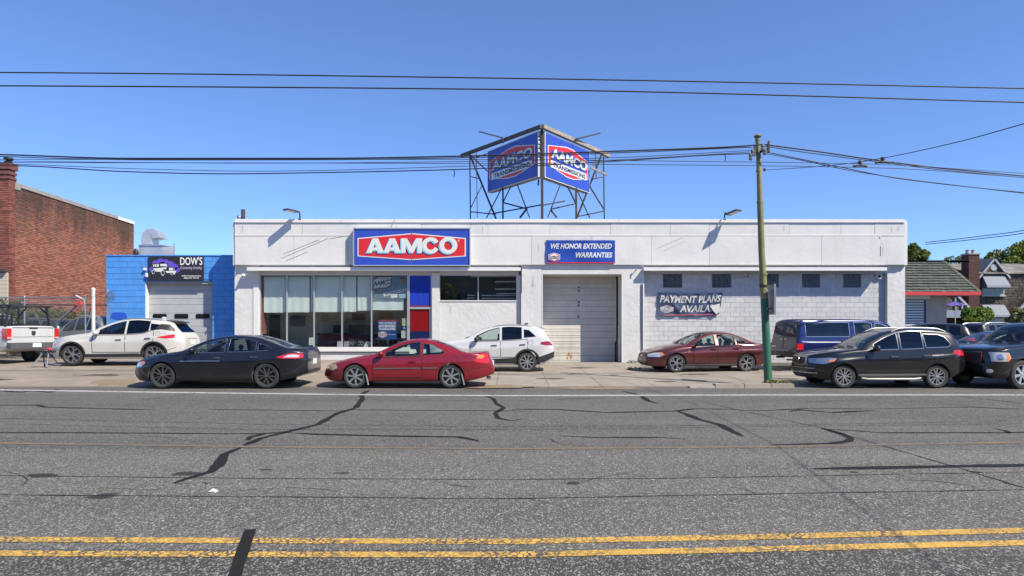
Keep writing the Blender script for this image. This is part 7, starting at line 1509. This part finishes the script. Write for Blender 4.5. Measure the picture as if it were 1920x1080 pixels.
wire([(1436, 285, D0), (1560, 310, D0 + .7), (1700, 337, D0 + 1.5), (1920, 361, D0 + 3), (2300, 395, D0 + 5)], .015, 'lower black cable sloping down from the pole to the right edge'); wire([(1436, 288, D0), (1505, 301, D0 + .4), (1600, 321, D0 + 1), (1780, 346, D0 + 2), (1920, 362.5, D0 + 3), (2300, 398, D0 + 5)], .011, 'thin cable twinned with the lower cable right of the pole')
wire([(1434, 319, D0), (1540, 311.5, 17), (1605, 305, 15.3), (1655, 296.5, 14.2), (1780, 270, 11.8), (1920, 232, 9.6), (2200, 150, 7)], .008, 'span wire from the pole rising to the right edge')
wire([(1735, 454.5, 60), (1830, 444, 55), (1920, 432, 50), (2100, 405, 44)], .03, 'upper faint cable above the shingle roof at the right edge', grp='cables above the shingle roof'); wire([(1735, 458, 60), (1830, 448.5, 55), (1920, 437, 50), (2100, 411, 44)], .03, 'lower faint cable above the shingle roof at the right edge', grp='cables above the shingle roof')
for px, py, d, lab in ((1612.5, 303, 15, 'left trolley wire hanger'), (1655, 296.5, 14.2, 'right trolley wire hanger')):
    x, z = wx(px, d), wz(py, d); h = empty('wire_hanger', (x, d, z), lab + ' clamped between span wire and trolley wire', 'hanger', 'trolley wire hangers'); MB().tube([(x, d, z), (x, d, wz(py + 8, d))], .022, 8).build('hanger_stem', RUST, h); MB().tube([(x - .15, d, wz(py + 8.5, d)), (x - .06, d, wz(py + 7.5, d)), (x + .06, d, wz(py + 7.5, d)), (x + .15, d, wz(py + 8.5, d))], .025, 8).build('hanger_clamp', CABLE, h); MB().ball((x, d, z - .01), .045).build('hanger_insulator', M('brown_insulator', (.12, .07, .05), .4), h)
for px, py, lab in ((1359, 289, 'short cable stub hanging from the lowest cable near the pole'), (851, 318, 'short cable stub hanging left of the roof sign')): tag(MB().tube([(wx(px, D0 - .1), D0 - .1, wz(py, D0 - .1)), (wx(px + 1.5, D0 - .1), D0 - .1, wz(py + 7, D0 - .1)), (wx(px, D0 - .1), D0 - .1, wz(py + 13, D0 - .1))], .014, 6).build('cable_stub', CABLE), lab, 'cable end')

# ------------------------------------------------------------------ fence on the left
DFN = 28.9; fz = .37; fence = empty('chain_link_fence', (wx(100, DFN), DFN, fz), 'galvanised chain-link fence with barbed wire between pickup and blue garage', 'fence')
fx0, fx1 = wx(-60, DFN), wx(201, DFN); ft = wz(558, DFN)
for px, yt, r_, m_ in ((-50, 556, .035, STEEL), (46, 556, .035, STEEL), (160, 555, .035, STEEL), (175, 543, .075, M('white_post_paint', (.6, .6, .58), .5)), (202, 545, .035, STEEL)): MB().tube([(wx(px, DFN), DFN, fz - .1), (wx(px, DFN), DFN, wz(yt, DFN))], r_, 10).build('post', m_, fence); MB().ball((wx(px, DFN), DFN, wz(yt, DFN)), r_ * 1.15).build('post_cap', m_, fence)
MB().tube([(fx0, DFN, ft), (wx(160, DFN), DFN, ft)], .028, 8).build('top_rail', STEEL, fence)
mb = MB(); zb_, zt_ = fz + .05, ft; H = zt_ - zb_; st_ = .085; x = fx0
def wseg(a, b): 
    d = Vector((b[0] - a[0], 0, b[1] - a[1])); n_ = Vector((-d.z, 0, d.x)).normalized() * .0035
    i = len(mb.v); mb.v += [(a[0] - n_.x, DFN, a[1] - n_.z), (a[0] + n_.x, DFN, a[1] + n_.z), (b[0] + n_.x, DFN, b[1] + n_.z), (b[0] - n_.x, DFN, b[1] - n_.z), (a[0], DFN + .006, a[1]), (b[0], DFN + .006, b[1])]; mb.f += [(i, i + 1, i + 2, i + 3), (i + 1, i + 4, i + 5, i + 2), (i + 4, i, i + 3, i + 5)]; mb.m += [0] * 3
xe = wx(157, DFN); x = fx0 - H
while x < xe:
    for s_ in (1, -1):
        a, b_ = [x if s_ > 0 else x + H, zb_], [x + H if s_ > 0 else x, zt_]
        pts = []
        for lim, hi in ((fx0, False), (xe, True)):
            for p, q in ((a, b_), (b_, a)):
                if (p[0] < lim) != hi and p[0] != lim and ((not hi and p[0] < lim) or (hi and p[0] > lim)):
                    t = (lim - p[0]) / (q[0] - p[0]); p[1] = p[1] + (q[1] - p[1]) * t; p[0] = lim
        if abs(a[0] - b_[0]) > .02: wseg(a, b_)
    x += st_
mb.build('wire_mesh', M('grey_mesh_wire', (.3, .31, .31), .5, metal=.5), fence, normals=False, kind='stuff')
mb = MB()
for k, y in enumerate((548, 552, 555.5)):
    mb.tube([(wx(p, DFN), DFN - .05 * k, wz(y + (1.5 if i % 2 else 0), DFN)) for i, p in enumerate(range(140, 204, 8))], .006, 4)
for k in range(7):
    cx, cy = 206 + k % 3 * 2, 553 + k * 1.2; rr = 5 + (k % 3) * 1.6; mb.tube([(wx(cx + rr * math.cos(t), DFN - .1), DFN - .1 - .03 * k, wz(cy + rr * .9 * math.sin(t), DFN)) for t in np.linspace(0, 6.28, 16)], .006, 4)
for p in range(140, 204, 6): mb.bar((wx(p, DFN), DFN - .03, wz(547, DFN)), (wx(p + 1, DFN), DFN + .03, wz(549.5, DFN)), .008)
mb.build('barbed_wire', M('dark_wire', (.05, .045, .04), .6), fence, kind='stuff')
MB().tube([(wx(142, DFN - .1), DFN - .1, wz(554, DFN)), (wx(150, DFN - .1), DFN - .1, wz(558, DFN)), (wx(158, DFN), DFN, wz(562, DFN)), (wx(160, DFN), DFN, wz(600, DFN))], .025, 8).build('bent_arm', TRIM, fence)
MB().bar((wx(108, DFN - .2), DFN - .2, wz(604, DFN)), (wx(148, DFN - .2), DFN - .2, wz(569, DFN)), .09, .06).build('gate_brace', M('grey_brace', (.14, .14, .14), .6), fence); MB().bar((wx(144, DFN - .22), DFN - .22, wz(570, DFN)), (wx(153, DFN - .22), DFN - .22, wz(568.5, DFN)), .16).build('red_reflector', M('red_cloth', (.5, .06, .07), .6), fence); MB().bar((wx(20, DFN), DFN + .02, wz(571, DFN)), (wx(201, DFN), DFN + .02, wz(572, DFN)), .05).build('mid_rail', M('dark_rail', (.06, .05, .05), .6), fence)
# sawhorse on the forecourt
sx0, sy0 = wx(86, 23.7), 23.7; sz = zg(sx0, sy0) + .02; sh = empty('folding_sawhorse', (sx0, sy0, sz), 'small grey folding work stand between the pickup and the white crossover', 'work stand')
for s_ in (-1, 1):
    for q in (-1, 1): MB().bar((sx0 + s_ * .28 + q * .12, sy0 + q * .18, sz), (sx0 + s_ * .1, sy0, sz + .5), .035).build('leg', STEEL if q < 0 else BLACKP, sh)
MB().box(sx0 - .3, sx0 + .32, sy0 - .05, sy0 + .05, sz + .5, sz + .57).build('top_bar', BLACKP, sh); MB().bar((sx0 - .3, sy0 - .1, sz + .2), (sx0 + .6, sy0 - .12, sz + .08), .03).build('cross_bar', STEEL, sh); MB().ball((sx0 + .1, sy0, sz + .62), .09, .06, .05).build('clamp', SIGNR, sh)
x, y, z = gp(399, 924); tag(MB().add([(x - .035, y - .02, .012), (x + .03, y - .035, .03), (x + .045, y + .03, .016), (x - .02, y + .04, .035), (x, y, .045), (x - .03, y - .01, .008), (x + .03, y - .03, .008), (x + .04, y + .03, .008), (x - .02, y + .04, .008)], [(0, 1, 4), (1, 2, 4), (2, 3, 4), (3, 0, 4), (5, 8, 7, 6), (0, 5, 6, 1), (1, 6, 7, 2), (2, 7, 8, 3), (3, 8, 5, 0)]).build('paper_scrap', WPAPER), 'crumpled white paper scrap lying on the asphalt', 'litter')
# patio umbrella beyond
D4 = 52; ux_, uz_ = wx(1791, D4), wz(575, D4); um = empty('patio_umbrella', (ux_, D4, .05), 'purple patio umbrella open in front of the stone houses', 'umbrella'); PU = M('purple_cloth', (.13, .09, .32), .8)
mb = MB(); K = 8
for k in range(K):
    a0, a1 = 2 * math.pi * k / K, 2 * math.pi * (k + 1) / K; mb.add([(ux_, D4, wz(564.5, D4)), (ux_ + .85 * math.cos(a0), D4 + .85 * math.sin(a0), uz_ + .03), (ux_ + .85 * math.cos(a1), D4 + .85 * math.sin(a1), uz_ + .03), (ux_ + .83 * math.cos((a0 + a1) / 2), D4 + .83 * math.sin((a0 + a1) / 2), uz_ + .09)], [(0, 1, 3), (0, 3, 2)])
mb.build('canopy', PU, um); MB().tube([(ux_, D4, .05), (ux_, D4, wz(565, D4))], .025, 6).build('pole', TRIM, um)

# thin grey diagonal lines on the parapet panels
GREYL = M('thin_grey_line', (.47, .465, .46), .6)
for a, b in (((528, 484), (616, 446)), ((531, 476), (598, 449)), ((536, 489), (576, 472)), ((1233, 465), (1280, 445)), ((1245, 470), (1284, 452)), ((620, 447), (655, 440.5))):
    MB().bar((wx(a[0], YP), YP - .008, wz(a[1], YP)), (wx(b[0], YP), YP - .008, wz(b[1], YP)), .012).build('thin_mark', GREYL, shop)
DENT = M('flaked_panel_edge', (.72, .72, .71), .5)
for p, y, h in ((1652, 478, 17), (1650, 446, 3)): fpart('loose_flashing', DENT, p, p + 1.2, y - h, y, YP - .03, YP - .006)
for px, d, w_, lab in ((1190, 24.9, .25, 'weeds in a pavement joint left of the maroon saloon'), (1305, 24.05, .3, 'green weeds under the doors of the maroon saloon'), (1185, 28.05, .25, 'weeds at the wall foot right of the garage door')):
    x = wx(px, d); t = empty('weed_clump', (x, d, zg(x, d)), lab, 'weeds', 'weeds in the pavement joints'); leaves('foliage', [(x, d, zg(x, d) + .07, w_, .08, .07)], 60, .07, LFD, t, int(px))
